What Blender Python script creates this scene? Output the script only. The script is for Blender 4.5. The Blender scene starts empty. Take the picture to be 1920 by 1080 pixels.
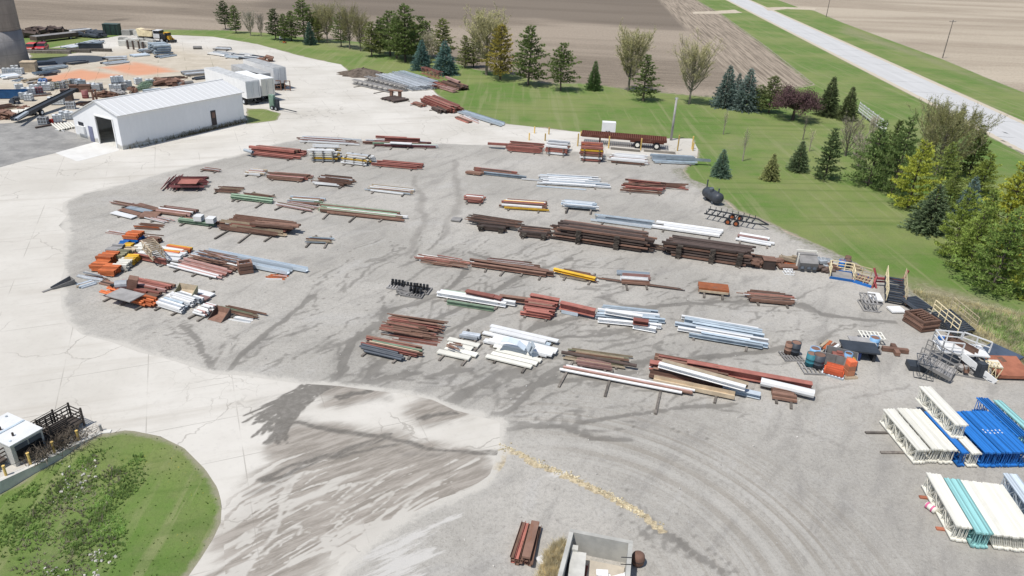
import bpy, math, random
import numpy as np
from mathutils import Vector, Matrix
random.seed(11)
R = math.radians
# ------------------------------------------------------------------ camera, sky, sun, exposure
scn = bpy.context.scene
COL = scn.collection
F, CAMH, TH, PHI = 1380.0, 28.0, R(26.0), R(2.6)
fw = Vector((0, math.cos(TH), -math.sin(TH)))
_r, _u = Vector((1, 0, 0)), Vector((0, math.sin(TH), math.cos(TH)))
rt = _r * math.cos(PHI) + _u * math.sin(PHI)
up = -_r * math.sin(PHI) + _u * math.cos(PHI)
CL = Vector((0, 0, CAMH))
cd = bpy.data.cameras.new('camera'); cam = bpy.data.objects.new('camera', cd); COL.objects.link(cam)
m3 = Matrix((rt, up, -fw)).transposed()
cam.matrix_world = Matrix.Translation(CL) @ m3.to_4x4()
cd.sensor_width = 36; cd.lens = 36 * F / 1920; cd.clip_end = 6000; cd.clip_start = .5
scn.camera = cam
SUNV = Vector((-.35, -.32, 1)).normalized()
world = bpy.data.worlds.new('World'); scn.world = world; world.use_nodes = True
wn = world.node_tree.nodes; wl = world.node_tree.links
sky = wn.new('ShaderNodeTexSky'); sky.sky_type = 'NISHITA'; sky.sun_disc = False
sky.sun_elevation = math.asin(SUNV.z); sky.sun_rotation = math.atan2(SUNV.x, SUNV.y)
bg = wn['Background']; bg.inputs[1].default_value = .11; wl.new(sky.outputs[0], bg.inputs[0])
sl = bpy.data.lights.new('sun', 'SUN'); sl.energy = 4.2; sl.angle = R(.5); sl.color = (1, .965, .91)
so = bpy.data.objects.new('sun', sl); COL.objects.link(so)
so.rotation_euler = SUNV.to_track_quat('Z', 'Y').to_euler(); so.location = (0, 0, 60)
scn.view_settings.view_transform = 'Standard'; scn.view_settings.look = 'None'
scn.view_settings.exposure = 0.0; scn.view_settings.gamma = 1.0

def P(x, y, h=0.0):
    d = fw * F + rt * (x - 960) + up * (540 - y)
    t = (h - CAMH) / d.z
    v = CL + d * t
    return Vector((v.x, v.y, h))
def proj(v):
    q = v - CL; z = q.dot(fw)
    return 960 + F * q.dot(rt) / z, 540 - F * q.dot(up) / z
def hgt(G, ty):
    lo, hi = 0, 60
    for _ in range(40):
        m = (lo + hi) / 2
        if proj(G + Vector((0, 0, m)))[1] > ty: lo = m
        else: hi = m
    return lo
def mpp(x, y):           # metres per photo pixel, across, at a ground point
    return (P(x, y) - CL).dot(fw) / F

# ------------------------------------------------------------------ node helper and materials
class NT:
    def __init__(s, name):
        s.m = bpy.data.materials.new(name); s.m.use_nodes = True
        s.t = s.m.node_tree; s.b = s.t.nodes['Principled BSDF']
        s.b.inputs['Specular IOR Level'].default_value = .3
    def n(s, t): return s.t.nodes.new(t)
    def put(s, i, v):
        if hasattr(v, 'links') or hasattr(v, 'is_output'): s.t.links.new(v, i)
        elif isinstance(v, (tuple, list)) and len(v) == 3 and len(getattr(i, 'default_value', (0,))) == 4: i.default_value = (*v, 1)
        else: i.default_value = v
    def pos(s): return s.n('ShaderNodeNewGeometry').outputs['Position']
    def obj(s): return s.n('ShaderNodeTexCoord').outputs['Object']
    def attr(s, name):
        a = s.n('ShaderNodeAttribute'); a.attribute_name = name; return a.outputs['Fac']
    def mapv(s, v, scale=(1, 1, 1), rot=0, loc=(0, 0, 0)):
        m = s.n('ShaderNodeMapping'); s.put(m.inputs[0], v)
        m.vector_type = 'TEXTURE'   # rotate first, then scale: x runs along the direction -rot
        m.inputs['Scale'].default_value = tuple(1 / q for q in scale); m.inputs['Rotation'].default_value = (0, 0, -rot); m.inputs['Location'].default_value = tuple(-q for q in loc)
        return m.outputs[0]
    def noise(s, v, sc, det=4, ro=.55, dist=0):
        m = s.n('ShaderNodeTexNoise'); s.put(m.inputs['Vector'], v); m.inputs['Scale'].default_value = sc
        m.inputs['Detail'].default_value = det; m.inputs['Roughness'].default_value = ro; m.inputs['Distortion'].default_value = dist
        return m.outputs[0]
    def vor(s, v, sc, feat='DISTANCE_TO_EDGE', rnd=1):
        m = s.n('ShaderNodeTexVoronoi'); m.feature = feat; s.put(m.inputs['Vector'], v); m.inputs['Scale'].default_value = sc
        m.inputs['Randomness'].default_value = rnd
        return m.outputs[0]
    def wave(s, v, sc, dist=2, det=2):
        m = s.n('ShaderNodeTexWave'); s.put(m.inputs['Vector'], v); m.inputs['Scale'].default_value = sc
        m.inputs['Distortion'].default_value = dist; m.inputs['Detail'].default_value = det
        return m.outputs[1]
    def math(s, op, a, b=0, c=0):
        m = s.n('ShaderNodeMath'); m.operation = op; s.put(m.inputs[0], a); s.put(m.inputs[1], b); s.put(m.inputs[2], c)
        return m.outputs[0]
    def step(s, v, lo, hi, a=0., b=1.):
        m = s.n('ShaderNodeMapRange'); m.interpolation_type = 'SMOOTHSTEP'; s.put(m.inputs[0], v)
        for k, x in zip((1, 2, 3, 4), (lo, hi, a, b)): m.inputs[k].default_value = x
        return m.outputs[0]
    def mix(s, f, a, b, mode='MIX'):
        m = s.n('ShaderNodeMix'); m.data_type = 'RGBA'; m.blend_type = mode; s.put(m.inputs[0], f); s.put(m.inputs[6], a); s.put(m.inputs[7], b)
        return m.outputs[2]
    def scale(s, c, f):
        m = s.n('ShaderNodeVectorMath'); m.operation = 'SCALE'; s.put(m.inputs[0], c); s.put(m.inputs[3], f); return m.outputs[0]
    def bump(s, h, st=.3, d=.05):
        m = s.n('ShaderNodeBump'); m.inputs['Strength'].default_value = st; m.inputs['Distance'].default_value = d
        s.put(m.inputs['Height'], h); s.put(s.b.inputs['Normal'], m.outputs[0])
    def out(s, col, rough=.9):
        s.put(s.b.inputs['Base Color'], col); s.put(s.b.inputs['Roughness'], rough); return s.m

_mc = {}
def paint(name, rgb, rough=.55, var=.18, rust=0., sc=1.2, metal=0., rnd=.3, rustcol=(.205, .105, .068)):
    if name in _mc: return _mc[name]
    t = NT(name); v = t.obj()
    oi = t.n('ShaderNodeObjectInfo')
    sh = t.n('ShaderNodeVectorMath'); sh.operation = 'ADD'
    t.put(sh.inputs[0], v)
    t.put(sh.inputs[1], t.scale((31., 17., 7.), oi.outputs['Random']))
    v = sh.outputs[0]
    a = t.noise(v, sc, 6, .65)
    c = t.mix(t.step(a, .3, .7), tuple(x * (1 - var) for x in rgb), tuple(min(.9, x * (1 + var)) for x in rgb))
    c = t.scale(c, t.step(oi.outputs['Random'], 0, 1, 1 - rnd, 1 + rnd))
    if rust > 0:
        r = t.noise(t.mapv(v, (.5, 1.4, 1.4)), 2.2, 8, .7)
        m = t.step(r, .72 - .35 * rust, .80 - .3 * rust)
        c = t.mix(m, c, t.mix(t.noise(v, 7, 3), tuple(x * .6 for x in rustcol), tuple(x * 1.5 for x in rustcol)))
    t.b.inputs['Metallic'].default_value = metal
    _mc[name] = t.out(c, rough)
    t.bump(t.noise(v, 9, 4), .15, .02)
    return _mc[name]
PAL = {  # letter: (word, rgb, roughness, rust)
 'R': ('red oxide', (.32, .125, .098), .65, .4), 'B': ('rusty brown', (.205, .12, .088), .8, .45), 'D': ('dark brown', (.085, .062, .053), .8, .3),
 'W': ('white', (.74, .74, .73), .5, .12), 'U': ('blue grey', (.37, .43, .475), .45, .1), 'G': ('pale green', (.25, .34, .235), .6, .25),
 'Y': ('yellow', (.66, .40, .04), .5, .2), 'O': ('orange', (.50, .14, .05), .55, .2), 'P': ('faded pink', (.38, .235, .21), .7, .35),
 'K': ('charcoal', (.06, .07, .085), .5, .1), 'S': ('galvanised grey', (.44, .47, .50), .4, .05), 'T': ('tan', (.42, .34, .24), .7, .25),
 'M': ('maroon', (.23, .085, .085), .6, .3), 'C': ('cream', (.72, .70, .62), .6, .08), 'L': ('olive', (.24, .23, .15), .7, .2), 'N': ('bright blue', (.022, .15, .46), .45, .05),
 'E': ('teal', (.26, .50, .49), .5, .05), 'Q': ('pale blue', (.50, .56, .61), .5, .05), 'H': ('grey timber', (.20, .18, .155), .9, 0), 'V': ('weathered grey', (.27, .26, .25), .8, .2)}
def pal(k):
    w, c, r, ru = PAL[k]; return paint('paint_' + w.replace(' ', '_'), c, r, .05 if k in 'JWCQANE' else .18, ru, rnd=.1 if k in 'JWCA' else .3)
TIM = paint('weathered_timber', (.17, .15, .13), .9, .35, sc=3)
BLK = paint('black_rubber', (.018, .018, .02), .7, .2)
GLASS = paint('dark_glass', (.02, .025, .035), .12, .1)
CONC = paint('cast_concrete', (.50, .49, .45), .9, .18, sc=.7)
STEELK = paint('black_steel', (.028, .03, .034), .5, .3, rust=.2)

# ------------------------------------------------------------------ mesh helper
class MB:
    def __init__(s): s.v = []; s.f = []; s.mi = []; s.cur = 0
    def add(s, vs, fs):
        o = len(s.v); s.v += [tuple(q) for q in vs]; s.f += [tuple(i + o for i in f) for f in fs]; s.mi += [s.cur] * len(fs); return s
    def box(s, c, d, rz=0, ry=0, rx=0):
        x, y, z = d[0] / 2, d[1] / 2, d[2] / 2
        M = Matrix.Translation(Vector(c)) @ Matrix.Rotation(rz, 4, 'Z') @ Matrix.Rotation(ry, 4, 'Y') @ Matrix.Rotation(rx, 4, 'X')
        vs = [M @ Vector((a * x, b * y, e * z)) for e in (-1, 1) for a, b in ((-1, -1), (1, -1), (1, 1), (-1, 1))]
        return s.add(vs, [(3, 2, 1, 0), (4, 5, 6, 7), (0, 1, 5, 4), (1, 2, 6, 5), (2, 3, 7, 6), (3, 0, 4, 7)])
    def bar(s, a, b, w, h=None, n=0, w2=None):
        a, b = Vector(a), Vector(b); d = (b - a); h = h or w
        if d.length < 1e-5: return s
        z = d.normalized(); x = z.cross(Vector((0, 0, 1)))
        if x.length < .01: x = Vector((1, 0, 0))
        x.normalize(); y = z.cross(x); w2 = w if w2 is None else w2
        if n:
            vs = [p + x * r * math.cos(6.28318 * i / n) + y * r * math.sin(6.28318 * i / n) for p, r in ((a, w), (b, w2)) for i in range(n)]
            fs = [(i, (i + 1) % n, n + (i + 1) % n, n + i) for i in range(n)] + [tuple(range(n - 1, -1, -1)), tuple(range(n, 2 * n))]
        else:
            k = w2 / w
            vs = [p + x * sx * w / 2 * q + y * sy * h / 2 * q for p, q in ((a, 1), (b, k)) for sx, sy in ((-1, -1), (1, -1), (1, 1), (-1, 1))]
            fs = [(3, 2, 1, 0), (4, 5, 6, 7), (0, 1, 5, 4), (1, 2, 6, 5), (2, 3, 7, 6), (3, 0, 4, 7)]
        return s.add(vs, fs)
    def tube(s, a, b, r, n=8, r2=None): return s.bar(a, b, r, n=n, w2=r2)
    def prism(s, pts, y0, y1):      # pts in xz, swept along y
        n = len(pts)
        vs = [(x, y0, z) for x, z in pts] + [(x, y1, z) for x, z in pts]
        return s.add(vs, [(i, (i + 1) % n, n + (i + 1) % n, n + i) for i in range(n)] + [tuple(range(n - 1, -1, -1)), tuple(range(n, 2 * n))])
    def lathe(s, prof, n=16, c=(0, 0, 0)):
        vs = [(c[0] + r * math.cos(6.28318 * i / n), c[1] + r * math.sin(6.28318 * i / n), c[2] + z) for r, z in prof for i in range(n)]
        k = len(prof)
        fs = [(j * n + i, j * n + (i + 1) % n, (j + 1) * n + (i + 1) % n, (j + 1) * n + i) for j in range(k - 1) for i in range(n)]
        fs += [tuple(range(n - 1, -1, -1)), tuple(range((k - 1) * n, k * n))]
        return s.add(vs, fs)
    def mesh(s, name, mats):
        me = bpy.data.meshes.new(name); me.from_pydata(s.v, [], s.f)
        for m in (mats if isinstance(mats, (list, tuple)) else [mats]): me.materials.append(m)
        if any(s.mi): me.polygons.foreach_set('material_index', s.mi)
        me.update(); return me
    def build(s, name, mat, parent=None):
        o = bpy.data.objects.new(name, s.mesh(name, mat)); COL.objects.link(o)
        if parent: o.parent = parent
        return o
def tag(o, label, cat, group=None):
    o['label'] = label; o['category'] = cat
    if group: o['group'] = group
    return o
def E(name, label, cat, loc, rz=0, group=None):
    o = bpy.data.objects.new(name, None); COL.objects.link(o); o.empty_display_size = .3
    o.location = loc; o.rotation_euler = (0, 0, rz)
    return tag(o, label, cat, group)
def thing1(name, mb, mat, label, cat, loc=(0, 0, 0), rz=0, group=None):
    o = mb.build(name, mat); o.location = loc; o.rotation_euler = (0, 0, rz); return tag(o, label, cat, group)
def part_copy(src, root):
    for ch in src.children:
        c = ch.copy(); COL.objects.link(c); c.parent = root
        for g in ch.children:
            d = g.copy(); COL.objects.link(d); d.parent = c
def dup(src, label, loc, rz=0, group=None):
    r = src.copy(); COL.objects.link(r); r.location = loc; r.rotation_euler = (0, 0, rz); r['label'] = label
    if group: r['group'] = group
    part_copy(src, r); return r
def smooth(o):
    for p in o.data.polygons: p.use_smooth = True
    return o
def az(a, b): return math.atan2(b.y - a.y, b.x - a.x)
# ------------------------------------------------------------------ ground sheets
def sdf(poly, X):
    p = np.array(poly, float); q = np.roll(p, -1, 0)
    best = np.full(len(X), 1e18); near = np.zeros_like(X); ins = np.zeros(len(X), bool)
    for a, b in zip(p, q):
        e = b - a; L2 = max(e @ e, 1e-9)
        t = np.clip(((X - a) @ e) / L2, 0, 1); c = a + t[:, None] * e
        d = ((X - c) ** 2).sum(1); m = d < best; best[m] = d[m]; near[m] = c[m]
        cr = (a[1] > X[:, 1]) != (b[1] > X[:, 1])
        xx = a[0] + (X[:, 1] - a[1]) / (b[1] - a[1] if abs(b[1] - a[1]) > 1e-9 else 1e-9) * e[0]
        ins ^= cr & (X[:, 0] < xx)
    d = np.sqrt(best); return np.where(ins, -d, d), near
def stroke(X, pts, w):          # 0..1 along a polyline on the ground
    v = np.zeros(len(X))
    for (a, b, wa, wb) in zip(pts[:-1], pts[1:], w[:-1], w[1:]):
        a = np.array(a); e = np.array(b) - a; t = np.clip(((X - a) @ e) / max(e @ e, 1e-9), 0, 1)
        d = np.sqrt(((X - a - t[:, None] * e) ** 2).sum(1))
        v = np.maximum(v, 1 - d / (wa + (wb - wa) * t))
    return np.clip(v, 0, 1)
def px(pts): return [tuple(P(x, y).xy) for x, y in pts]
def jag(poly, step, amp, rs):
    out = []; n = len(poly)
    for i in range(n):
        a = Vector(poly[i]); b = Vector(poly[(i + 1) % n]); d = b - a; k = max(1, min(200, int(d.length / step)))
        nrm = Vector((-d.y, d.x)).normalized() if d.length > 1e-6 else Vector((0, 0))
        for j in range(k):
            q = a + d * (j / k) + nrm * (rs.gauss(0, amp) if j else 0)
            out.append((q.x, q.y))
    return out
def sheet(name, poly, cell, z, mat, attrs=None, holes=(), zf=None, bounds=None):
    xs = [p[0] for p in poly]; ys = [p[1] for p in poly]
    x0, x1, y0, y1 = min(xs), max(xs), min(ys), max(ys)
    nx, ny = int((x1 - x0) / cell) + 3, int((y1 - y0) / cell) + 3
    gx, gy = np.meshgrid(x0 - cell + np.arange(nx) * cell, y0 - cell + np.arange(ny) * cell)
    X = np.stack([gx.ravel(), gy.ravel()], 1)
    d, nr = sdf(poly, X)
    for h in holes:
        dh, nh = sdf(h, X); m = -dh > d; d = np.where(m, -dh, d); nr = np.where(m[:, None], nh, nr)
    sn = np.abs(d) < .71 * cell
    X = np.where(sn[:, None], nr, X); ok = (d < 0) | sn
    idx = np.arange(nx * ny).reshape(ny, nx)
    q = np.stack([idx[:-1, :-1], idx[:-1, 1:], idx[1:, 1:], idx[1:, :-1]], -1).reshape(-1, 4)
    cin = (d[q] < -1e-6).any(1) & ok[q].all(1)
    q = q[cin]; used = np.unique(q); rm = np.full(nx * ny, -1); rm[used] = np.arange(len(used)); q = rm[q]; X = X[used]; d = np.where(sn, 0, d)[used]
    Z = np.full(len(X), z) if zf is None else zf(X, d)
    me = bpy.data.meshes.new(name)
    me.from_pydata(np.column_stack([X, Z]).tolist(), [], q.tolist())
    me.validate()
    A = {'edge': -d} if not (attrs and 'edge' in attrs) else {}
    if attrs:
        for k, f in attrs.items(): A[k] = f(X)
    for k, v in A.items():
        at = me.attributes.new(k, 'FLOAT', 'POINT'); at.data.foreach_set('value', np.ascontiguousarray(v, np.float32))
    me.materials.append(mat)
    o = bpy.data.objects.new(name, me); COL.objects.link(o); o['kind'] = 'structure'
    return o
def vn(X, sc, seed=0):          # smooth value noise on the ground, 0..1
    q = X / sc; i = np.floor(q).astype(np.int64); f = q - i; f = f * f * (3 - 2 * f)
    def hs(a, b): h = (a * 374761393 + b * 668265263 + seed * 974711) & 0x7fffffff; h = ((h ^ (h >> 13)) * 1274126177) & 0x7fffffff; return ((h ^ (h >> 16)) & 0xffff) / 65535.
    x, y = i[:, 0], i[:, 1]
    return (hs(x, y) * (1 - f[:, 0]) + hs(x + 1, y) * f[:, 0]) * (1 - f[:, 1]) + (hs(x, y + 1) * (1 - f[:, 0]) + hs(x + 1, y + 1) * f[:, 0]) * f[:, 1]
def fbm(X, sc, seed): return .5 * vn(X, sc, seed) + .3 * vn(X, sc * .45, seed + 7) + .2 * vn(X, sc * .2, seed + 13)
def warp(X, amp, sc): return X + amp * 2 * np.stack([fbm(X, sc, 1) - .5, fbm(X, sc, 2) - .5], 1)
rs = random.Random(5)
# boundaries traced in the photograph, put on the ground plane
FIELD_EDGE = [(-260, 84), (0, 70), (100, 68), (190, 60), (228, 60), (321, 56), (423, 57), (500, 62), (567, 70), (667, 78), (760, 95), (830, 112), (895, 131), (965, 140), (1018, 156), (1090, 157), (1134, 161), (1173, 168), (1251, 175), (1330, 182), (1440, 176), (1527, 159)]
VERGE = [(1527, 159), (1440, 90), (1352, 26), (1306, 0)]
ROADL = [(1361, 0), (1728, 188), (1917, 288), (2200, 440)]
ROADR = [(1407, 0), (1660, 112), (1920, 228), (2200, 352)]
YARD_N = [(230, 66), (330, 66), (400, 69), (483, 83), (556, 103), (594, 112), (639, 121), (665, 143), (783, 140), (817, 175), (850, 205), (951, 233), (982, 236), (1076, 247), (1243, 260), (1298, 260), (1309, 280), (1306, 300)]
YARD_E = [(1280, 319), (1293, 335), (1340, 360), (1377, 393), (1455, 424), (1513, 451), (1572, 478), (1630, 509), (1692, 531), (1708, 548), (1747, 575), (1824, 630), (1920, 690), (2100, 790)]
rdl = [P(*p) for p in ROADL]; rdr = [P(*p) for p in ROADR]
dirR = ((rdl[0] - rdl[1]).normalized() + (rdr[0] - rdr[2]).normalized()); dirR.normalize()
farL, farR = rdl[0] + dirR * 900, rdr[0] + dirR * 900
def g2(v): return (v.x, v.y)
# --- materials of the ground
def m_field(name, light, dark, rowrot, head=False):
    t = NT(name); v = t.pos()
    rows = t.noise(t.mapv(v, (.05, 1.1, 1), rowrot), 1.3, 5, .7)
    band = t.noise(t.mapv(v, (.006, .032, 1), rowrot, (3.1, .7, 0)), 1, 3, .5, .6)
    fine = t.noise(v, 1.6, 8, .75)
    c = t.mix(t.step(band, .40, .60), dark, light)
    c = t.mix(t.step(rows, .35, .68, 0, .45), c, tuple(x * 1.35 for x in light))
    c = t.mix(t.step(fine, .42, .72, 0, .6), c, tuple(x * .55 for x in dark)); c = t.mix(t.step(t.noise(v, 3.1, 3, .8), .56, .68, 0, .5), c, tuple(min(.6, x * 1.5) for x in light))
    if head:
        c = t.mix(t.step(t.math('ADD', t.attr('tone'), t.math('MULTIPLY', t.math('SUBTRACT', t.noise(t.mapv(v, (.01, .06, 1), R(2)), 1, 4), .5), .8)), .3, .75, 0, .75), c, t.mix(t.step(fine, .4, .6), (.108, .086, .064), (.18, .146, .112)))
        h = t.attr('head'); ang = math.atan2(dirR.y, dirR.x)
        r2 = t.noise(t.mapv(v, (.03, .9, 1), -ang), 1.5, 5, .7)
        hc = t.mix(t.step(r2, .35, .62), tuple(x * .95 for x in dark), tuple(x * 1.15 for x in light))
        c = t.mix(t.step(h, 16, 19, 1, 0), c, hc)
        grass = t.math('MULTIPLY', t.step(t.attr('edge'), 0, 1.6, 1, 0), t.step(t.noise(v, .9, 4), .4, .6))
        c = t.mix(grass, c, (.12, .16, .05))
    t.bump(fine, .5, .15)
    return t.out(c, .95)
_d = P(1500, 310) - P(1690, 470); GA = math.atan2(_d.y, _d.x)
def m_grass(name, rough=False):
    t = NT(name); v = t.pos()
    big = t.noise(v, .06, 5, .6); mid = t.noise(v, .45, 5, .65); fine = t.noise(v, 5, 8, .8)
    c = t.mix(t.step(big, .40, .60), (.115, .20, .038), (.205, .245, .078))
    c = t.mix(t.step(mid, .35, .72, 0, .6), c, (.19, .205, .085))
    st2 = t.noise(t.mapv(v, (.035, 1.1, 1), -GA), .75, 4, .6, .6); c = t.mix(t.step(st2, .52, .66, 0, .62), c, (.25, .265, .12))
    st2 = t.noise(t.mapv(v, (.05, 1.4, 1), -.1), .55, 4, .6, .8); c = t.mix(t.step(st2, .52, .7, 0, .45), c, (.085, .15, .026))
    c = t.mix(t.step(fine, .45, .8, 0, .6), c, (.045, .075, .018))
    c = t.mix(t.step(t.noise(v, 9, 4, .8), .56, .74, 0, .35), c, (.24, .27, .11))
    dan = t.math('MULTIPLY', t.step(t.noise(v, 4.5, 2, .5), .70, .74), t.step(t.noise(v, .1, 2), .52, .62))
    c = t.mix(t.math('MULTIPLY', dan, .7), c, (.48, .36, .03))
    dry = t.attr('dry')
    c = t.mix(t.step(t.math('MULTIPLY', dry, t.math('ADD', t.noise(v, .8, 6, .7), .45)), .25, .7), c, t.mix(t.step(t.noise(v, 2.5, 6, .7), .35, .65), (.20, .18, .10), (.32, .29, .19)))
    e = t.math('SUBTRACT', t.attr('edge'), t.math('MULTIPLY', t.noise(v, .9, 5, .7), .9))
    c = t.mix(t.step(e, -.45, .0, .9, 0), c, (.30, .275, .20))
    t.bump(t.noise(v, 6, 6, .8), .7, .12)
    return t.out(c, .95)
def m_concrete():
    t = NT('worn_concrete'); v = t.pos()
    big = t.noise(v, .07, 6, .65); fine = t.noise(v, 2.4, 8, .7)
    c = t.mix(t.step(big, .32, .68), (.505, .475, .42), (.61, .58, .525))
    c = t.mix(t.step(t.noise(t.mapv(v, (.05, .5, 1), -.35), 1, 5, .65), .50, .75, 0, .6), c, (.42, .385, .33))
    c = t.mix(t.step(fine, .5, .85, 0, .5), c, (.37, .35, .315))
    wv = t.n('ShaderNodeVectorMath'); wv.operation = 'ADD'; t.put(wv.inputs[0], v)
    nz = t.n('ShaderNodeTexNoise'); t.put(nz.inputs['Vector'], v); nz.inputs['Scale'].default_value = .5; nz.inputs['Detail'].default_value = 4
    t.put(wv.inputs[1], t.scale(nz.outputs[1], 2.2)); vv = wv.outputs[0]
    cr = t.step(t.vor(vv, .13), .002, .007, 1, 0)
    cr = t.math('MULTIPLY', cr, t.step(t.noise(v, .11, 2), .42, .52))
    cr2 = t.math('MULTIPLY', t.step(t.vor(vv, .5), .004, .014, .7, 0), t.step(t.noise(v, .06, 2), .56, .66))
    br = t.n('ShaderNodeTexBrick'); t.put(br.inputs['Vector'], t.mapv(v, (1, 1, 1), -.42)); br.inputs['Scale'].default_value = 1
    br.inputs['Brick Width'].default_value = 5.2; br.inputs['Row Height'].default_value = 4.1; br.inputs['Mortar Size'].default_value = .035; br.offset = 0
    br.inputs['Mortar Smooth'].default_value = .3
    jn = t.math('MULTIPLY', br.outputs['Fac'], t.step(t.noise(v, .22, 3), .40, .62))
    ck = t.math('MAXIMUM', t.math('MAXIMUM', cr, cr2), jn)
    c = t.mix(t.math('MULTIPLY', ck, .45), c, (.20, .18, .15))
    # washed-out brown gravel lying over the slabs
    w = t.attr('wash'); ns = t.noise(t.mapv(v, (.12, .55, 1), -FB), 1.2, 7, .66, .3); ns2 = t.noise(t.mapv(v, (.3, 1.8, 1), -FB), 1.2, 6, .7)
    ww = t.math('ADD', w, t.math('MULTIPLY', t.math('SUBTRACT', t.math('ADD', ns, t.math('MULTIPLY', ns2, .6)), .72), 1.5))
    ww = t.math('SUBTRACT', ww, t.math('MULTIPLY', t.attr('clear'), .95))
    wm = t.math('MULTIPLY', t.step(ww, .12, .58), t.step(w, .02, .25))
    peb = t.noise(v, 7, 5, .8)
    wc = t.mix(t.step(ns2, .38, .62), (.205, .18, .15), (.34, .305, .265))
    wc = t.mix(t.step(peb, .58, .72, 0, .6), wc, (.42, .34, .25))
    c = t.mix(t.math('MULTIPLY', t.step(t.math('ADD', w, t.math('MULTIPLY', ns, .6)), .25, .9), .45), c, (.40, .375, .335)); c = t.mix(t.math('MULTIPLY', wm, .88), c, wc)
    k = t.attr('dark'); dn = t.noise(t.mapv(v, (.22, 1.3, 1), -FB - .25), 1.4, 7, .72)
    dm = t.step(t.math('MULTIPLY', k, t.math('ADD', t.math('MULTIPLY', dn, 2.3), -.15)), .1, .75)
    c = t.mix(t.math('MULTIPLY', dm, .88), c, t.mix(t.step(fine, .4, .7), (.12, .11, .095), (.19, .175, .155)))
    tn = t.attr('tanzone'); c = t.mix(t.math('MULTIPLY', tn, .8), c, t.mix(t.step(t.noise(v, .35, 6, .7), .35, .7), (.42, .36, .27), (.54, .475, .375)))
    o = t.attr('orange'); c = t.mix(t.math('MULTIPLY', t.step(t.math('MULTIPLY', o, t.math('ADD', t.noise(t.mapv(v, (.25, 1, 1), -.2), .5, 5), .55)), .2, .85), .85), c, (.60, .27, .15))
    c = t.mix(t.math('MULTIPLY', t.math('MULTIPLY', jn, tn), .95), c, (.13, .13, .07))
    t.bump(t.math('SUBTRACT', fine, ck), .25, .03)
    return t.out(c, .92)
def m_gravel():
    t = NT('grey_gravel'); v = t.pos()
    big = t.noise(v, .05, 6, .62); mid = t.noise(t.mapv(v, (.2, .75, 1), -FA), .75, 7, .66, .5); fine = t.noise(v, 4.5, 9, .82); grit = t.noise(v, 16, 3, .8)
    c = t.mix(t.step(big, .40, .60), (.36, .34, .303), (.445, .42, .377))
    c = t.mix(t.step(mid, .48, .72, 0, .7), c, (.24, .227, .208)); c = t.mix(t.step(mid, .30, .44, .5, 0), c, (.455, .438, .41))

    c = t.mix(t.step(t.noise(t.mapv(v, (.14, .5, 1), -.2), .6, 6, .65), .52, .72, 0, .4), c, (.455, .44, .415))
    cl = t.noise(v, 1.1, 7, .78); c = t.mix(t.step(cl, .46, .70, 0, .38), c, (.25, .235, .21)); c = t.mix(t.step(cl, .28, .44, .32, 0), c, (.47, .45, .41))
    c = t.mix(t.step(fine, .45, .68, 0, .62), c, (.20, .188, .168))
    c = t.mix(t.step(grit, .57, .71, 0, .55), c, (.58, .56, .51))
    c = t.mix(t.step(grit, .28, .42, .5, 0), c, (.16, .15, .135))
    k = t.attr('dark'); dn = t.noise(t.mapv(v, (.28, 1, 1), -FA), 1.3, 7, .72)
    k = t.math('MULTIPLY', k, t.math('ADD', t.math('MULTIPLY', cl, .9), .5)); dm = t.step(t.math('MULTIPLY', k, t.math('ADD', t.math('MULTIPLY', dn, 1.6), .1)), .02, .95)
    c = t.mix(t.math('MULTIPLY', dm, .78), c, t.mix(t.step(fine, .4, .7), (.10, .093, .082), (.175, .163, .145)))
    az_ = t.attr('arcz'); an = t.n('ShaderNodeTexNoise'); an.noise_dimensions = '1D'; t.put(an.inputs['W'], t.attr('arcr')); an.inputs['Scale'].default_value = 1.25; an.inputs['Detail'].default_value = 6; an.inputs['Roughness'].default_value = .75
    ab = t.math('MULTIPLY', az_, t.step(t.noise(v, .25, 4), .22, .52)); c = t.mix(t.math('MULTIPLY', ab, t.step(an.outputs[0], .46, .62, 0, .6)), c, (.225, .195, .155)); c = t.mix(t.math('MULTIPLY', ab, t.step(an.outputs[0], .36, .46, .5, 0)), c, (.47, .45, .41))
    cm = t.step(t.math('ADD', t.attr('core'), t.math('MULTIPLY', t.math('SUBTRACT', t.noise(v, 2.2, 6, .75), .5), .5)), .12, .6); cm = t.math('MULTIPLY', cm, t.step(t.attr('core'), 0, .15)); c = t.mix(t.math('MULTIPLY', cm, .52), c, t.mix(t.step(fine, .4, .7), (.085, .078, .068), (.16, .148, .13)))
    k = t.attr('rut'); rn = t.noise(t.mapv(v, (1, 1, 1)), .5, 5, .7)
    c = t.mix(t.step(t.math('MULTIPLY', k, t.math('ADD', rn, .35)), .2, .8, 0, .62), c, (.215, .20, .178))
    y = t.attr('rock'); ym = t.step(t.math('MULTIPLY', y, t.math('ADD', t.noise(v, 2.2, 6, .75), .55)), .22, .46)
    c = t.mix(ym, c, t.mix(t.step(t.noise(v, 3, 5, .7), .38, .62), (.32, .26, .17), (.56, .47, .31)))
    p = t.attr('pale'); ps = t.noise(t.mapv(v, (.13, .9, 1), -FB), 1.1, 7, .7)
    pm = t.step(t.math('ADD', p, t.math('MULTIPLY', t.math('SUBTRACT', ps, .5), 2.1)), .55, .72)
    c = t.mix(t.math('MULTIPLY', t.math('MULTIPLY', pm, t.step(p, .05, .3)), .92), c, (.53, .51, .475))
    e = t.math('SUBTRACT', t.attr('edge'), t.math('MULTIPLY', t.noise(t.mapv(v, (1, 1, 1)), .7, 7, .75), 2.2))
    c = t.mix(t.step(e, -1.0, -.45, 1, 0), c, (.53, .50, .445))
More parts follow.
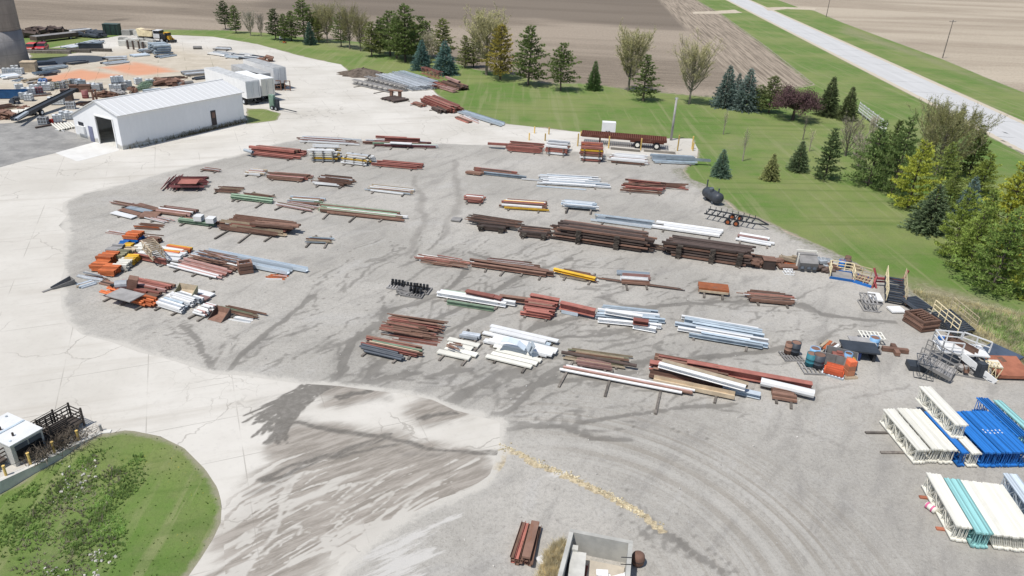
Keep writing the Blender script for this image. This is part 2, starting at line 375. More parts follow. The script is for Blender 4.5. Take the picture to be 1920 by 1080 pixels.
    c = t.mix(t.math('MULTIPLY', t.step(e, -1.0, .5, 1, 0), .3), c, (.45, .43, .39))
    di = t.math('SUBTRACT', t.attr('dirt'), t.math('MULTIPLY', t.noise(v, .8, 6, .75), 5))
    c = t.mix(t.step(di, -2.2, -.5, .8, 0), c, t.mix(t.step(t.noise(v, 2, 6, .7), .42, .6), (.30, .275, .235), (.14, .15, .075)))
    t.bump(fine, .6, .06)
    return t.out(c, .95)
def pl(X, polys, soft=1.5):
    v = np.zeros(len(X))
    for p in polys:
        d, _ = sdf(px(p), X); v = np.maximum(v, np.clip(.5 - d / (2 * soft), 0, 1))
    return v
def strokes(X, L, k=1.5, wide=0., braid=0, amp=.8, wmin=.28):
    v = np.zeros(len(X)); Y = warp(X, amp, 4.0); Yw = warp(X, 2.2, 6.) if wide else None; wm = .3 + 1.3 * fbm(X, 2.2, 5); rg = random.Random(3)
    for s in L:
        w = s[0]; base = np.array(px(s[1:])); n = len(base); m_ = [mpp(*p) for p in s[1:]]
        for j in range(1 + braid):
            pp = base.copy(); ww = w
            if j: ww = w * rg.uniform(.3, .55); pp = pp + np.array([[rg.gauss(0, .75), rg.gauss(0, .75)] for _ in range(n)]) * (w * np.array(m_) * k)[:, None]
            ws = [max(wmin, ww * q * k * (.5 if i in (0, n - 1) else 1)) for i, q in enumerate(m_)]; mx = max(ws) * (3.4 if wide else 1.4) + 3
            m = ((X > pp.min(0) - mx) & (X < pp.max(0) + mx)).all(1)
            if not m.any(): continue
            P_ = [tuple(q) for q in pp]; q = stroke(Y[m], P_, ws); v[m] = np.maximum(v[m], np.clip(q * (.55 + .6 * wm[m]), 0, 1))
            if wide and not j: v[m] = np.maximum(v[m], wide * stroke(Yw[m], P_, [q * 3.2 for q in ws]) * np.clip(wm[m], .2, 1.2))
    return np.clip(v, 0, 1)
_d = P(900, 520) - P(600, 700); FA = math.atan2(_d.y, _d.x); _d = P(900, 880) - P(480, 1050); FB = math.atan2(_d.y, _d.x)
def circ(p):
    (ax, ay), (bx, by), (cx, cy) = p; d = 2 * (ax * (by - cy) + bx * (cy - ay) + cx * (ay - by))
    return ((ax * ax + ay * ay) * (by - cy) + (bx * bx + by * by) * (cy - ay) + (cx * cx + cy * cy) * (ay - by)) / d, ((ax * ax + ay * ay) * (cx - bx) + (bx * bx + by * by) * (ax - cx) + (cx * cx + cy * cy) * (bx - ax)) / d
_wr = random.Random(31); WISP = []
def _br(p, ang, L, w, dep=0):
    pts = [p]
    for i in range(4): ang += _wr.gauss(0, .16); p = (p[0] + math.cos(ang) * L / 4, p[1] + math.sin(ang) * L / 4); pts.append(p)
    WISP.append((pts, w)); 
    if dep < 1 and _wr.random() < .5: _br(pts[2], ang + _wr.choice([-.4, .4]), L * .6, w * .7, dep + 1)
def wisps(X):
    v = np.zeros(len(X)); Y = warp(X, .7, 3.)
    for pts, w in WISP:
        q = np.array(pts); m = ((X > q.min(0) - w - 1) & (X < q.max(0) + w + 1)).all(1)
        if m.any(): n = len(pts); v[m] = np.maximum(v[m], stroke(Y[m], pts, [w * s for s in (.5, 1, .8, .5, .25)][:n]))
    return v
ARC = circ(px([(1080, 800), (1370, 910), (1535, 1080)]))
ARCZ = [[(1010, 770), (1200, 790), (1400, 860), (1560, 960), (1680, 1090), (1290, 1120), (1360, 1010), (1290, 930), (1150, 860)]]
DARK = [
 (9, (885, 500), (862, 522), (840, 543), (812, 556), (779, 568), (729, 582), (718, 597), (700, 620)),
 (10, (1073, 486), (1029, 502), (987, 517), (940, 540), (918, 552), (884, 574), (838, 592), (796, 610), (770, 640)),
 (9, (930, 578), (876, 607), (845, 621), (800, 640)),
 (16, (700, 612), (657, 641), (646, 671), (641, 695), (607, 721), (560, 736), (520, 752)),
 (10, (790, 700), (773, 703), (732, 711), (682, 727), (640, 740)),
 (26, (1090, 595), (1023, 607), (985, 625)), (15, (1000, 690), (940, 706), (890, 728), (850, 748), (800, 756)), (22, (1000, 700), (948, 704), (881, 727), (826, 752)),
 (10, (1129, 562), (1165, 574), (1230, 572), (1318, 571), (1351, 566), (1420, 566), (1484, 573), (1540, 587), (1620, 601), (1680, 606)), (13, (1500, 572), (1545, 592), (1600, 597)),
 (13, (1170, 682), (1253, 676), (1336, 664), (1425, 661), (1470, 650)), (12, (990, 650), (1040, 638), (1129, 626), (1190, 612)), (9, (960, 730), (1040, 718), (1129, 712), (1190, 700)),
 (5, (940, 800), (1000, 797), (1060, 800), (1099, 788), (1218, 775), (1292, 760), (1380, 756)), (4, (1060, 800), (1110, 822), (1180, 828)),
 (8, (340, 612), (375, 640), (388, 668), (400, 694), (425, 706)), (9, (425, 700), (455, 665), (500, 625), (545, 592), (590, 556)), 
 (12, (1225, 990), (1275, 1019), (1330, 1052), (1380, 1088)),  
    (8, (880, 470), (930, 490), (980, 500)), (16, (760, 640), (720, 680), (690, 720)),
 (6, (880, 690), (840, 690), (800, 708)), (14, (1060, 690), (1010, 720), (960, 760), (900, 790)),  ]
DARKC = [(30, (630, 706), (590, 722), (545, 745), (515, 765), (500, 790)), (24, (560, 735), (525, 770), (508, 815), (500, 835)), (20, (540, 760), (500, 780), (484, 790)), (5, (545, 795), (652, 812), (740, 828), (844, 843), (922, 850)),
 (14, (740, 826), (622, 860), (548, 887), (496, 908)), (10, (520, 905), (490, 930), (470, 960)), (10, (700, 736), (660, 742), (630, 752)), (12, (850, 770), (810, 775), (790, 780)), (5, (430, 1080), (500, 1010), (520, 985)), (12, (455, 830), (462, 870), (450, 900))]
_rg = random.Random(21)
FAN = []
for i in range(90):
    q = i / 89; ex, ey = 478 + 45 * q + _rg.gauss(0, 6), 775 + 70 * q + _rg.gauss(0, 8); sx_, sy_ = 632 - 60 * q + _rg.gauss(0, 8), 705 + 32 * q + _rg.gauss(0, 4); f = _rg.uniform(.45, 1.12)
    FAN.append((_rg.uniform(1.2, 3.8), (sx_, sy_), (sx_ + (ex - sx_) * f * .5 + _rg.gauss(0, 4), sy_ + (ey - sy_) * f * .45), (sx_ + (ex - sx_) * f, sy_ + (ey - sy_) * f)))
FIB = []
for i in range(110):
    x, y = _rg.uniform(470, 900), _rg.uniform(840, 1075); l = _rg.uniform(40, 150); yy = (1075 - y) / 235
    if x > 940 - (y - 840) * 1.3: continue
    sl = .42 + _rg.gauss(0, .08); FIB.append((_rg.uniform(.9, 3.0), (x, y), (x - l * .5, y + l * .5 * sl + _rg.gauss(0, 3)), (x - l, y + l * (sl + .12))))
CLEAR = [(7, (560, 905), (533, 940), (520, 975), (500, 1010), (478, 1050), (462, 1090)), (11, (640, 905), (600, 930), (560, 945), (540, 960)), (10, (556, 988), (552, 1005)), (8, (870, 925), (800, 960), (745, 985), (690, 1010), (640, 1050)), (6, (920, 905), (870, 925)), (5, (700, 880), (650, 900), (610, 925))]
for q in DARK:
    if len(q) < 4: continue
    wp = px(q[1:])
    for i in range(len(wp) - 1):
        for _k in range(2):
            t_ = _wr.random(); p_ = (wp[i][0] + (wp[i + 1][0] - wp[i][0]) * t_, wp[i][1] + (wp[i + 1][1] - wp[i][1]) * t_); d_ = math.atan2(wp[i][1] - wp[i + 1][1], wp[i][0] - wp[i + 1][0])
            if math.sin(d_) < 0: d_ += math.pi
            _br(p_, d_ + _wr.choice([-1, 1]) * _wr.uniform(.2, .55), _wr.uniform(2.5, 7), _wr.uniform(.16, .34))
_zone = np.array(px([(400, 690), (600, 470), (1050, 470), (1500, 560), (1560, 690), (1000, 790), (900, 760), (640, 725)])); _zz = [tuple(z_) for z_ in _zone]
for _k in range(170):
    p_ = (_wr.uniform(_zone[:, 0].min(), _zone[:, 0].max()), _wr.uniform(_zone[:, 1].min(), _zone[:, 1].max()))
    if sdf(_zz, np.array([p_]))[0][0] < 0: _br(p_, FA + _wr.gauss(0, .22) - (.5 if p_[0] > 4 else 0), _wr.uniform(2, 8), _wr.uniform(.14, .5))
WASH = [[(545, 800), (700, 822), (760, 835), (900, 870), (925, 900), (870, 930), (760, 965), (700, 1000), (600, 1040), (540, 1100), (425, 1100), (440, 1000), (470, 930), (500, 895), (560, 868), (530, 845)], [(566, 890), (511, 898), (474, 932), (444, 995), (422, 1090), (466, 1090), (511, 1006), (533, 954), (548, 910)],
 [(592, 902), (637, 887), (696, 872), (770, 850), (807, 846), (844, 861), (878, 865), (793, 906), (881, 902), (911, 898), (863, 921), (807, 939), (733, 969), (696, 987), (607, 1010), (566, 1035), (530, 1072), (470, 1100), (511, 1006), (555, 954), (600, 932)],
 [(548, 800), (600, 812), (650, 815), (700, 820), (740, 822), (690, 845), (600, 868), (545, 885), (530, 850)], [(640, 720), (700, 735), (640, 752), (625, 750)], [(811, 752), (860, 775), (800, 785), (785, 772)]]
PALE = [[(640, 1045), (700, 1010), (760, 985), (840, 990), (815, 1030), (780, 1090), (610, 1100)], [(780, 985), (850, 960), (890, 945), (870, 965), (800, 1000)], [(1005, 870), (1060, 890), (1040, 900)]]
RUT = [(5, (1230, 845), (1370, 912), (1470, 1000), (1540, 1090)), (14, (780, 330), (800, 420), (760, 480)), (14, (850, 300), (860, 380), (830, 450)), (6, (1500, 760), (1545, 730), (1590, 722)), (5, (1560, 700), (1600, 660), (1580, 630), (1520, 640)), (4, (1600, 750), (1700, 720)), (8, (1460, 800), (1530, 820), (1600, 850))]
ROCK = [(9, (936, 846), (969, 847), (1011, 870), (1044, 883)), (4.5, (1044, 884), (1070, 893), (1094, 905)), (8, (1094, 905), (1136, 927), (1172, 947), (1206, 969), (1240, 995)), (11, (945, 840), (930, 874), (905, 905))]
ORANGE = [[(70, 148), (150, 130), (230, 142), (150, 153), (70, 160)], [(190, 127), (240, 119), (330, 134), (255, 142)], [(250, 116), (320, 130), (290, 136), (240, 125)]]
TANZ = [[(-300, 100), (0, 150), (60, 130), (150, 100), (330, 85), (470, 110), (440, 150), (330, 160), (200, 190), (0, 240), (-300, 300)]]
# --- the sheets
YARDHULL = px([(-600, 60), (230, 66), (600, 112), (951, 233), (1298, 262), (1700, 540), (2100, 790)]) + [(70, 14), (-70, 14)]
ISL = px([(-260, 1027), (-80, 942), (0, 903), (72, 870), (147, 832), (192, 812)]); ISLR = px([(207, 812), (240, 806), (300, 818), (345, 840), (385, 880), (408, 915), (416, 945), (414, 980), (400, 1010), (375, 1050), (350, 1085), (300, 1150)]) ; ISLB = px([(-420, 1150)])
ISLAND = ISL + ISLR + ISLB
MF2 = m_field('stubble_field', (.43, .365, .28), (.29, .235, .175), R(-4))
hull = lambda X, d: np.where(sdf(ISLAND, X)[0] < 13, -2.4, -.012)
sheet('ground', [(-1500, -60), (1500, -60), (1500, 1900), (-1500, 1900)], 12, 0, MF2, zf=hull)
rl0, rl1 = np.array(g2(rdl[1])), np.array(g2(dirR))
headf = lambda X: np.abs((X - np.array(g2(P(1527, 159)))) @ np.array([-rl1[1], rl1[0]]))
fieldpoly = px(FIELD_EDGE + VERGE[1:]); fv = Vector(fieldpoly[-1]) + Vector(g2(dirR)) * 500
sheet('ploughed_field', fieldpoly + [tuple(fv), (-900, fv.y)], 4, 0.0, m_field('ploughed_soil', (.315, .26, .20), (.17, .136, .10), R(2), True), {'head': headf, 'tone': lambda X: np.maximum(pl(X, [[(480, -30), (1290, -30), (1390, 60), (1200, 52), (1000, 36), (800, 34), (600, 24), (480, 14)]], 14), strokes(X, [(2.2, (170, 50), (230, 36), (330, 18), (420, 8))], 1.5))})
GR = m_grass('mown_grass')
lawn = jag(px(YARD_N + YARD_E), 1.5, .25, rs) + px([(2200, 850)]) + [g2(rdl[3]), g2(rdl[2]), g2(rdl[1])] + [g2(rdl[0]), g2(farL)] + [tuple(Vector(g2(P(1306, 0))) + Vector(g2(dirR)) * 500)] + px(VERGE[::-1]) + px(FIELD_EDGE[::-1][1:])+ px([(-260, 90), (60, 96), (150, 80)])
DRYP = [[(1690, 525), (1790, 560), (1920, 600), (2100, 650), (2100, 800), (1920, 700), (1824, 640), (1747, 580)], [(1330, 255), (1400, 252), (1450, 270), (1380, 300), (1320, 300)], [(1420, 260), (1560, 262), (1560, 285), (1430, 280)], [(1780, 520), (1930, 540), (1930, 580), (1800, 560)], [(560, 68), (700, 80), (800, 105), (760, 112), (600, 90)], [(890, 132), (1010, 150), (1180, 170), (1170, 178), (1000, 165)]]
def dryf(X): return pl(X, DRYP[:1], 3) + .55 * pl(X, DRYP[1:], 7)
sheet('lawn', lawn, 1.5, .004, GR, {'dry': dryf})
verge = [g2(farR)] + [g2(p) for p in rdr] + px([(2200, 290), (1920, 173), (1851, 146), (1770, 112), (1657, 71), (1579, 42), (1527, 20), (1501, 15), (1459, 0)]) + [tuple(Vector(g2(P(1459, 0))) + Vector(g2(dirR)) * 900)]
sheet('grass_verge', verge, 2.0, .004, GR, {'dry': lambda X: pl(X, [[(1560, 60), (1700, 105), (1920, 190), (1920, 172), (1770, 112), (1579, 42)]], 4) * .5})
roadpoly = [g2(p) for p in rdl] + [g2(p) for p in rdr[::-1]] + [g2(farR), g2(farL)]
t = NT('road_concrete'); v = t.pos(); ang = math.atan2(dirR.y, dirR.x)
c = t.mix(t.step(t.noise(t.mapv(v, (.04, .6, 1), -ang), 1, 5), .35, .7), (.49, .485, .475), (.54, .535, .525))
c = t.mix(t.step(t.noise(v, 1.8, 8, .7), .5, .8, 0, .5), c, (.42, .42, .41))
br = t.n('ShaderNodeTexBrick'); t.put(br.inputs['Vector'], t.mapv(v, (1, 1, 1), -ang)); br.inputs['Scale'].default_value = 1; br.offset = 0
br.inputs['Brick Width'].default_value = 13; br.inputs['Row Height'].default_value = 60; br.inputs['Mortar Size'].default_value = .12
c = t.mix(t.math('MULTIPLY', br.outputs['Fac'], t.step(t.noise(v, .12, 2), .42, .55)), c, (.22, .22, .22))
c = t.mix(t.step(t.math('ADD', t.attr('edge'), t.math('MULTIPLY', t.noise(v, .8, 4), -.9)), .75, 1.0, 1, 0), c, t.mix(t.noise(v, 2, 6, .7), (.42, .36, .27), (.60, .53, .42)))
c = t.mix(t.step(t.attr('seal'), .5, .9, 0, .85), c, (.06, .06, .06))
sheet('road', roadpoly, 1.0, .010, t.out(c, .9), {'seal': lambda X: strokes(X, [(1.2, (1793, 193), (1838, 232), (1845, 244), (1920, 290)), (.9, (1838, 232), (1920, 262))])})
rs2 = random.Random(9)
t = NT('dirt_track'); v = t.pos(); c = t.mix(t.step(t.noise(v, .5, 6, .7), .35, .65), (.42, .35, .26), (.55, .48, .38))
for nm, q in (('path', [(1298, 22), (1340, 21), (1378, 18), (1392, 24), (1345, 26), (1300, 26)]), ('path', [(1432, 14), (1470, 13), (1530, 15), (1530, 19), (1475, 17), (1440, 20)])): sheet(nm, jag(px(q), 3, .3, rs2), 1.5, .012, t.out(c, .95))
MC = m_concrete()
concrete = px([(-600, 90), (-200, 96), (60, 96), (150, 80)] + YARD_N + [(1268, 312), (1100, 420), (1000, 900), (1010, 1200)]) + [(4, 14), (-40, 14), (-90, 30), (-190, 90)]
CA = {'wash': lambda X: pl(X, WASH, 1.6), 'dark': lambda X: np.maximum(strokes(X, [DARKC[3], DARKC[4], DARKC[6], DARKC[7]], .8, .5, 3) * .75, strokes(X, FAN, 1.1, .25, 0, .3, .16)), 'clear': lambda X: np.maximum(strokes(X, FIB, 1.0, 0, 0, .4, .14), strokes(X, CLEAR, 1.3, 0, 1, .5)), 'orange': lambda X: pl(X, ORANGE, 2.5), 'tanzone': lambda X: pl(X, TANZ, 6)}
sheet('concrete_pavement', concrete, .55, .008, MC, CA, holes=[ISLAND])
sheet('washed_concrete', px([(425, 1110), (418, 1000), (428, 900), (410, 790), (470, 725), (560, 700), (660, 712), (830, 738), (960, 785), (960, 880), (900, 960), (760, 1030), (690, 1110)]), .17, .0105, MC, CA, holes=[ISLAND])
gravel = px([(118, 380), (153, 363), (231, 345), (296, 326), (370, 308), (440, 292), (509, 271), (551, 262), (675, 262), (839, 269), (915, 271), (1084, 284), (1223, 292), (1309, 292)] + YARD_E) + px([(2100, 1200), (1300, 1250), (622, 1130), (640, 1070), (659, 1050), (707, 1006), (752, 972), (826, 935), (881, 917), (918, 891), (937, 839), (937, 791), (852, 769), (811, 750), (696, 732), (637, 724), (556, 719), (455, 704), (400, 702), (324, 676), (259, 660), (208, 641), (153, 627), (125, 604), (115, 575), (113, 545), (117, 481), (124, 437)])
CSIDE = px([(118, 380), (153, 363), (231, 345), (296, 326), (370, 308), (440, 292), (509, 271), (551, 262), (675, 262), (839, 269), (915, 271), (1084, 284), (1223, 292), (1300, 296)])
CS2 = px([(622, 1130), (640, 1070), (659, 1050), (707, 1006), (752, 972), (826, 935), (881, 917), (918, 891), (937, 839), (937, 791), (852, 769), (811, 750), (696, 732), (637, 724), (556, 719), (455, 704), (400, 702), (324, 676), (259, 660), (208, 641), (153, 627), (125, 604), (115, 575), (113, 545), (117, 481), (124, 437), (118, 380)])
def cdist(X): return np.minimum(6 - 6 * stroke(X, CSIDE, [6] * len(CSIDE)), 6 - 6 * stroke(X, CS2, [6] * len(CS2)))
sheet('gravel_yard', jag(gravel, 2.0, .22, rs2), .28, .013, m_gravel(), {'edge': cdist, 'dirt': lambda X: 6 - 6 * stroke(X, px(YARD_E), [6] * len(YARD_E)), 'dark': lambda X: strokes(X, DARK, 1.9, .55, 0, 1.4) * .46, 'core': lambda X: np.maximum(strokes(X, [(q[0] * .26, *q[1:]) for q in DARK], 1.2, 0, 5, .6, .22), wisps(X) * .62), 'rut': lambda X: strokes(X, RUT, 1.5, .3) * .8, 'arcr': lambda X: np.sqrt((X[:, 0] - ARC[0]) ** 2 + (X[:, 1] - ARC[1]) ** 2), 'arcz': lambda X: pl(X, ARCZ, 4), 'rock': lambda X: strokes(X, ROCK, 1.1, amp=.4), 'pale': lambda X: pl(X, PALE, 2)})
t = NT('old_asphalt'); v = t.pos(); c = t.mix(t.step(t.noise(v, .25, 6, .7), .35, .65), (.21, .205, .195), (.33, .32, .30)); c = t.mix(t.step(t.noise(v, 3, 7, .8), .5, .8), c, (.13, .13, .12))
sheet('asphalt_apron', jag(px([(-120, 236), (0, 232), (95, 225), (128, 246), (178, 268), (105, 287), (50, 300), (0, 314), (-120, 330)]), 2, .3, rs2), 1, .013, t.out(c, .9))
t = NT('pale_slab'); v = t.pos(); c = t.mix(t.step(t.noise(v, .5, 6, .7), .3, .7), (.60, .585, .55), (.68, .67, .64))
sheet('door_apron', px([(103, 287), (187, 264), (226, 279), (222, 283), (145, 303)]), .8, .02, t.out(c, .85))
wallrim = np.array(ISLR + ISLB)
def islz(X, d):
    dd = np.full(len(X), 1e9)
    for a, b in zip(ISLR[:-1], ISLR[1:]):
        a = np.array(a); e = np.array(b) - a; tt = np.clip(((X - a) @ e) / (e @ e), 0, 1)
        dd = np.minimum(dd, np.sqrt(((X - a - tt[:, None] * e) ** 2).sum(1)))
    return .008 - np.clip((dd - .6) * .13, 0, 1.35) + .08 * np.sin(X[:, 0] * 1.3) * np.cos(X[:, 1] * 1.7) * np.clip(dd / 3, 0, 1)
ISDRY = [[(0, 990), (60, 920), (140, 880), (200, 900), (230, 1000), (190, 1090), (20, 1090)], [(90, 900), (140, 870), (190, 850), (200, 900), (150, 940), (180, 990), (120, 1010), (60, 960)], [(60, 1000), (150, 980), (200, 1010), (150, 1060), (60, 1050)]]
sheet('grass_island', ISLAND, .5, 0, GR, {'dry': lambda X: np.maximum(pl(X, ISDRY[:1], 3.5) * .5, pl(X, ISDRY[1:], 2.2) * .6)}, zf=islz)
patch = px([(461, 233), (462, 203), (500, 205), (527, 213), (520, 226), (480, 231)])
sheet('grass_patch', jag(patch, 1, .15, rs2), .7, .014, GR, {'dry': lambda X: X[:, 0] * 0})
sheet('grass_strip', jag(px([(55, 98), (60, 116), (110, 108), (160, 96), (150, 88), (90, 90)]), 1.5, .3, rs2), 1, .014, GR, {'dry': lambda X: X[:, 0] * 0 + .35})
# ------------------------------------------------------------------ steel stock: every piece its own object
SEC = {'I': ('steel_beam', 'beam'), 'C': ('steel_channel', 'channel'), 'L': ('steel_angle', 'angle'), 'T': ('steel_tube', 'tube'), 'P': ('steel_pipe', 'pipe'), 'F': ('steel_plate', 'plate'), 'R': ('steel_rod', 'rod'), 'K': ('rack_beam', 'rack beam'), 'B': ('steel_bar', 'bar')}
_bc = {}
def prof(sec, w, h):
    a, b = w / 2, h / 2; t = max(.018, .07 * min(w, h)); k = max(.014, .05 * w)
    if sec == 'I': return [[(-a, -b), (a, -b), (a, -b + t), (k, -b + t), (k, b - t), (a, b - t), (a, b), (-a, b), (-a, b - t), (-k, b - t), (-k, -b + t), (-a, -b + t)]]
    if sec == 'C': return [[(-a, -b), (a, -b), (a, b), (a - t, b), (a - t, -b + t), (-a + t, -b + t), (-a + t, b), (-a, b)][::1]]
    if sec == 'L': return [[(-a, -b), (a, -b), (a, -b + t), (-a + t, -b + t), (-a + t, b), (-a, b)]]
    if sec in 'FB': return [[(-a, -b), (a, -b), (a, b), (-a, b)]]
    if sec in 'TK': return [[(-a, -b), (a, -b), (a, b), (-a, b)], [(x * (1 - .14), y * (1 - .14)) for x, y in ((-a, -b), (a, -b), (a, b), (-a, b))]]
    n = 10 if sec == 'P' else 5
    o = [(a * math.cos(6.28318 * i / n), b * math.sin(6.28318 * i / n)) for i in range(n)]
    return [o, [(x * .86, y * .86) for x, y in o]] if sec == 'P' else [o]
def beam_mesh(sec, L, w, h, col):
    L = round(L * 2) / 2 if L > 2 else round(L * 5) / 5; L = max(L, .4); key = (sec, L, round(w, 2), round(h, 2), col)
    if key in _bc: return _bc[key]
    pr = prof(sec, w, h); mb = MB(); n = len(pr[0])
    o = [(-L / 2, y, z) for y, z in pr[0]] + [(L / 2, y, z) for y, z in pr[0]]
    mb.add(o, [(i, i + n, (i + 1) % n + n, (i + 1) % n) for i in range(n)])
    if len(pr) == 2:
        i_ = [(-L / 2, y, z) for y, z in pr[1]] + [(L / 2, y, z) for y, z in pr[1]]
        mb.add(i_, [((j + 1) % n, (j + 1) % n + n, j + n, j) for j in range(n)])
        k = 2 * n
        mb.f += [(j, (j + 1) % n, k + (j + 1) % n, k + j) for j in range(n)] + [(n + j, k + n + j, k + n + (j + 1) % n, n + (j + 1) % n) for j in range(n)]
        mb.mi += [0] * (2 * n)
    else: mb.add(o, [tuple(range(n)), tuple(range(2 * n - 1, n - 1, -1))])
    _bc[key] = mb.mesh(SEC[sec][0], pal(col)); return _bc[key]
_seen = set(); KIND = {}
def piece(sec, col, L, w, h, c, rz, desc, tilt=0, group=None):
    nm, cat = SEC[sec]; KIND[nm] = KIND.get(nm, 0) + 1
    o = bpy.data.objects.new(nm, beam_mesh(sec, L, w, h, col)); COL.objects.link(o)
    o.location = c; o.rotation_euler = (0, tilt, rz)
    lb = f"{PAL[col][0]} {nm.replace('_', ' ')} {desc}"
    return tag(o, lb, cat, f"{PAL[col][0]} {cat}s {desc}")
_tm = {}
DTIM = paint('dark_timber', (.07, .058, .048), .9, .3, sc=3)
def timber(c, rz, L, desc, w=.17, h=.17, mt=None):
    key = (round(L * 2) / 2, w, h, mt is None)
    if key not in _tm: _tm[key] = MB().box((0, 0, 0), (max(.5, key[0]), w, h)).mesh('timber_bearer', mt or TIM)
    o = bpy.data.objects.new('timber_bearer', _tm[key]); COL.objects.link(o); o.location = c; o.rotation_euler = (0, 0, rz)
    return tag(o, f"grey timber bearer {desc}".replace(' in ', ' under ', 1).replace(' on ', ' under ', 1), 'timber', f"timber bearers {desc}")
def S(desc, x0, y0, x1, y1, back, n, layers, sec, w, h, cols, ang=.5, lj=.12, bear=2, bt=None, bout=.6, bz=.13, gap=.0, shift=.5, zj=0, cribs=False, lcols=None, z0=0., fill=.93, skew=0, rnd=False, wj=.22):
    rg = random.Random(desc); lj += .10
    if sec == 'F': h *= .55
    elif sec == 'I' and n <= 3 and layers == 1: h *= .85
    elif not cribs and layers < 4 and sec not in 'KR':
        h *= .72; n2 = int(n * 1.45 + .5)
        if n2 > n and sec in 'TLPI': w *= n / n2; n = n2
    A, B = P(x0, y0, .1), P(x1, y1, .1); A.z = B.z = 0
    u = (B - A); L = u.length; u.normalize(); v = Vector((-u.y, u.x, 0));
    if v.y < 0: v = -v
    mx, my = (x0 + x1) / 2, (y0 + y1) / 2
    dep = max(w * 1.02, abs((P(mx, my - back) - P(mx, my)).dot(v)))
    if n * w > dep * 1.02: dep = n * w * 1.04
    pit = dep / n; ww = min(w, pit * fill) if rnd is False else w
    rz = math.atan2(u.y, u.x); rzv = math.atan2(v.y, v.x)
    bts = bt or [(.18 + .64 * i / max(1, bear - 1)) if bear > 1 else .5 for i in range(bear)]
    for q in bts:
        o_ = rg.uniform(.3, 1) * bout; Lb = dep + o_ + .3 * bout
        c = A + u * (L * q) + v * ((dep + .3 * bout - o_) / 2); timber((c.x, c.y, z0 + bz / 2 + .014), rzv + rg.gauss(0, .06), Lb, desc, h=bz)
    z = z0 + (bz + .022 if bts else .02)
    for k in range(layers):
        cs = lcols[k % len(lcols)] if lcols else cols
        for i in range(n):
            if k == layers - 1 and layers > 1 and rg.random() < .08: continue
            col = rg.choice(cols[1:]) if cs[0] == '?' else cs[i % len(cs)]
            l = L * (1 - lj * rg.random()); off = (L - l) * (rg.random() - .5) + rg.gauss(0, .035) * L * (layers < 3 or cribs)
            c = A + u * (L / 2 + off + skew * (i / max(1, n - 1)) * L) + v * ((i + .5) * pit + (rg.gauss(0, .3) * pit if rnd else 0))
            hh = h * (1 + rg.uniform(-wj, wj)); w_ = ww * (1 + rg.uniform(-wj, 0))
            piece(sec, col, l, w_, hh, (c.x, c.y, z + hh / 2 + rg.random() * zj), rz + R(rg.gauss(0, ang)), desc, tilt=(R(rg.gauss(0, ang * .25)) if zj else 0))
        z += h + (gap if gap else .004)
        if gap and k < layers - 1:
            for q in bts:
                c = A + u * (L * q) + v * (dep / 2); timber((c.x, c.y, z - gap / 2 - .002), rzv, dep + (.4 if cribs else .1), desc, h=gap * .97)
    if cribs:
        for q in bts:
            for kk in range(int((z - z0) / .2)):
                c = A + u * (L * q + rg.gauss(0, .04)) - v * .2; timber((c.x, c.y, z0 + .12 + kk * .205), rz + rg.gauss(0, .25), .5, desc, w=.17, h=.17, mt=DTIM)
    return A, u, v, dep, z
def one(desc, sec, col, w, h, x0, y0, x1, y1, z=.2, tilt=0):
    A, B = P(x0, y0, z), P(x1, y1, z); c = (A + B) / 2
    return piece(sec, col, (B - A).length, w, h, (c.x, c.y, z + h / 2), az(A, B), desc, tilt)
# rows at the back of the gravel yard
S('in the mixed row furthest left along the back edge', 551, 266, 671, 273, 11, 7, 1, 'T', .22, .2, 'WSBPWBR', lj=.35)
S('in the row behind the four long bearers', 675, 274, 826, 279, 10, 5, 1, 'I', .34, .36, 'MWGBP', lj=.25, bear=4, bout=1.6)
one('laid across the row behind the four long bearers', 'I', 'R', .45, .4, 721, 262, 788, 265, .5); one('on top of the row behind four long bearers', 'F', 'W', .8, .08, 733, 268, 770, 270, .62)
one('behind the row on four long bearers', 'I', 'R', .3, .3, 703, 258, 764, 261, .2)
S('in the wide low heap below the shed road', 457, 290, 560, 301, 17, 6, 1, 'I', .42, .3, 'R', lj=.1, ang=.8)
S('on top of the wide low heap below the shed road', 468, 284, 560, 294, 5, 2, 1, 'T', .5, .4, 'RB', bear=0, z0=.5, lj=.1)
one('propped on the left end of the wide red heap', 'P', 'Q', .4, .4, 459, 284, 474, 288, .55)
S('in the tall white rack beam bundle', 578, 302, 634, 304, 12, 7, 6, 'K', .2, .14, '?WWWCTSY', gap=.12, lj=.25, ang=1.2, bear=3, lcols=['?'])
S('in the smaller rack beam bundle beside the tall one', 637, 306, 689, 312, 12, 7, 4, 'K', .2, .14, '?WWCYTS', gap=.12, lj=.3, ang=1.5, bear=3, lcols=['?'])
S('in the short stack right of the rack beams', 697, 311, 788, 319, 10, 4, 1, 'I', .38, .4, 'RRR', bear=2, lj=.15)
S('in the tiny pile left of the second row', 457, 328, 491, 331, 10, 5, 2, 'T', .2, .16, 'WTWTP', lj=.3, ang=2)
S('in the banded stack left of the second row', 498, 336, 572, 342, 11, 6, 2, 'T', .28, .22, 'BBPRBD', lj=.1, wj=.2)
S('in the loose stack beside the banded one', 584, 346, 652, 353, 16, 8, 2, 'L', .3, .22, 'WBBDBDBB', lj=.3, ang=2.2, zj=.1)
S('in the thin bundle alone in mid yard', 683, 358, 770, 367, 12, 7, 1, 'T', .2, .18, 'WQTBPWT', lj=.25, ang=1)
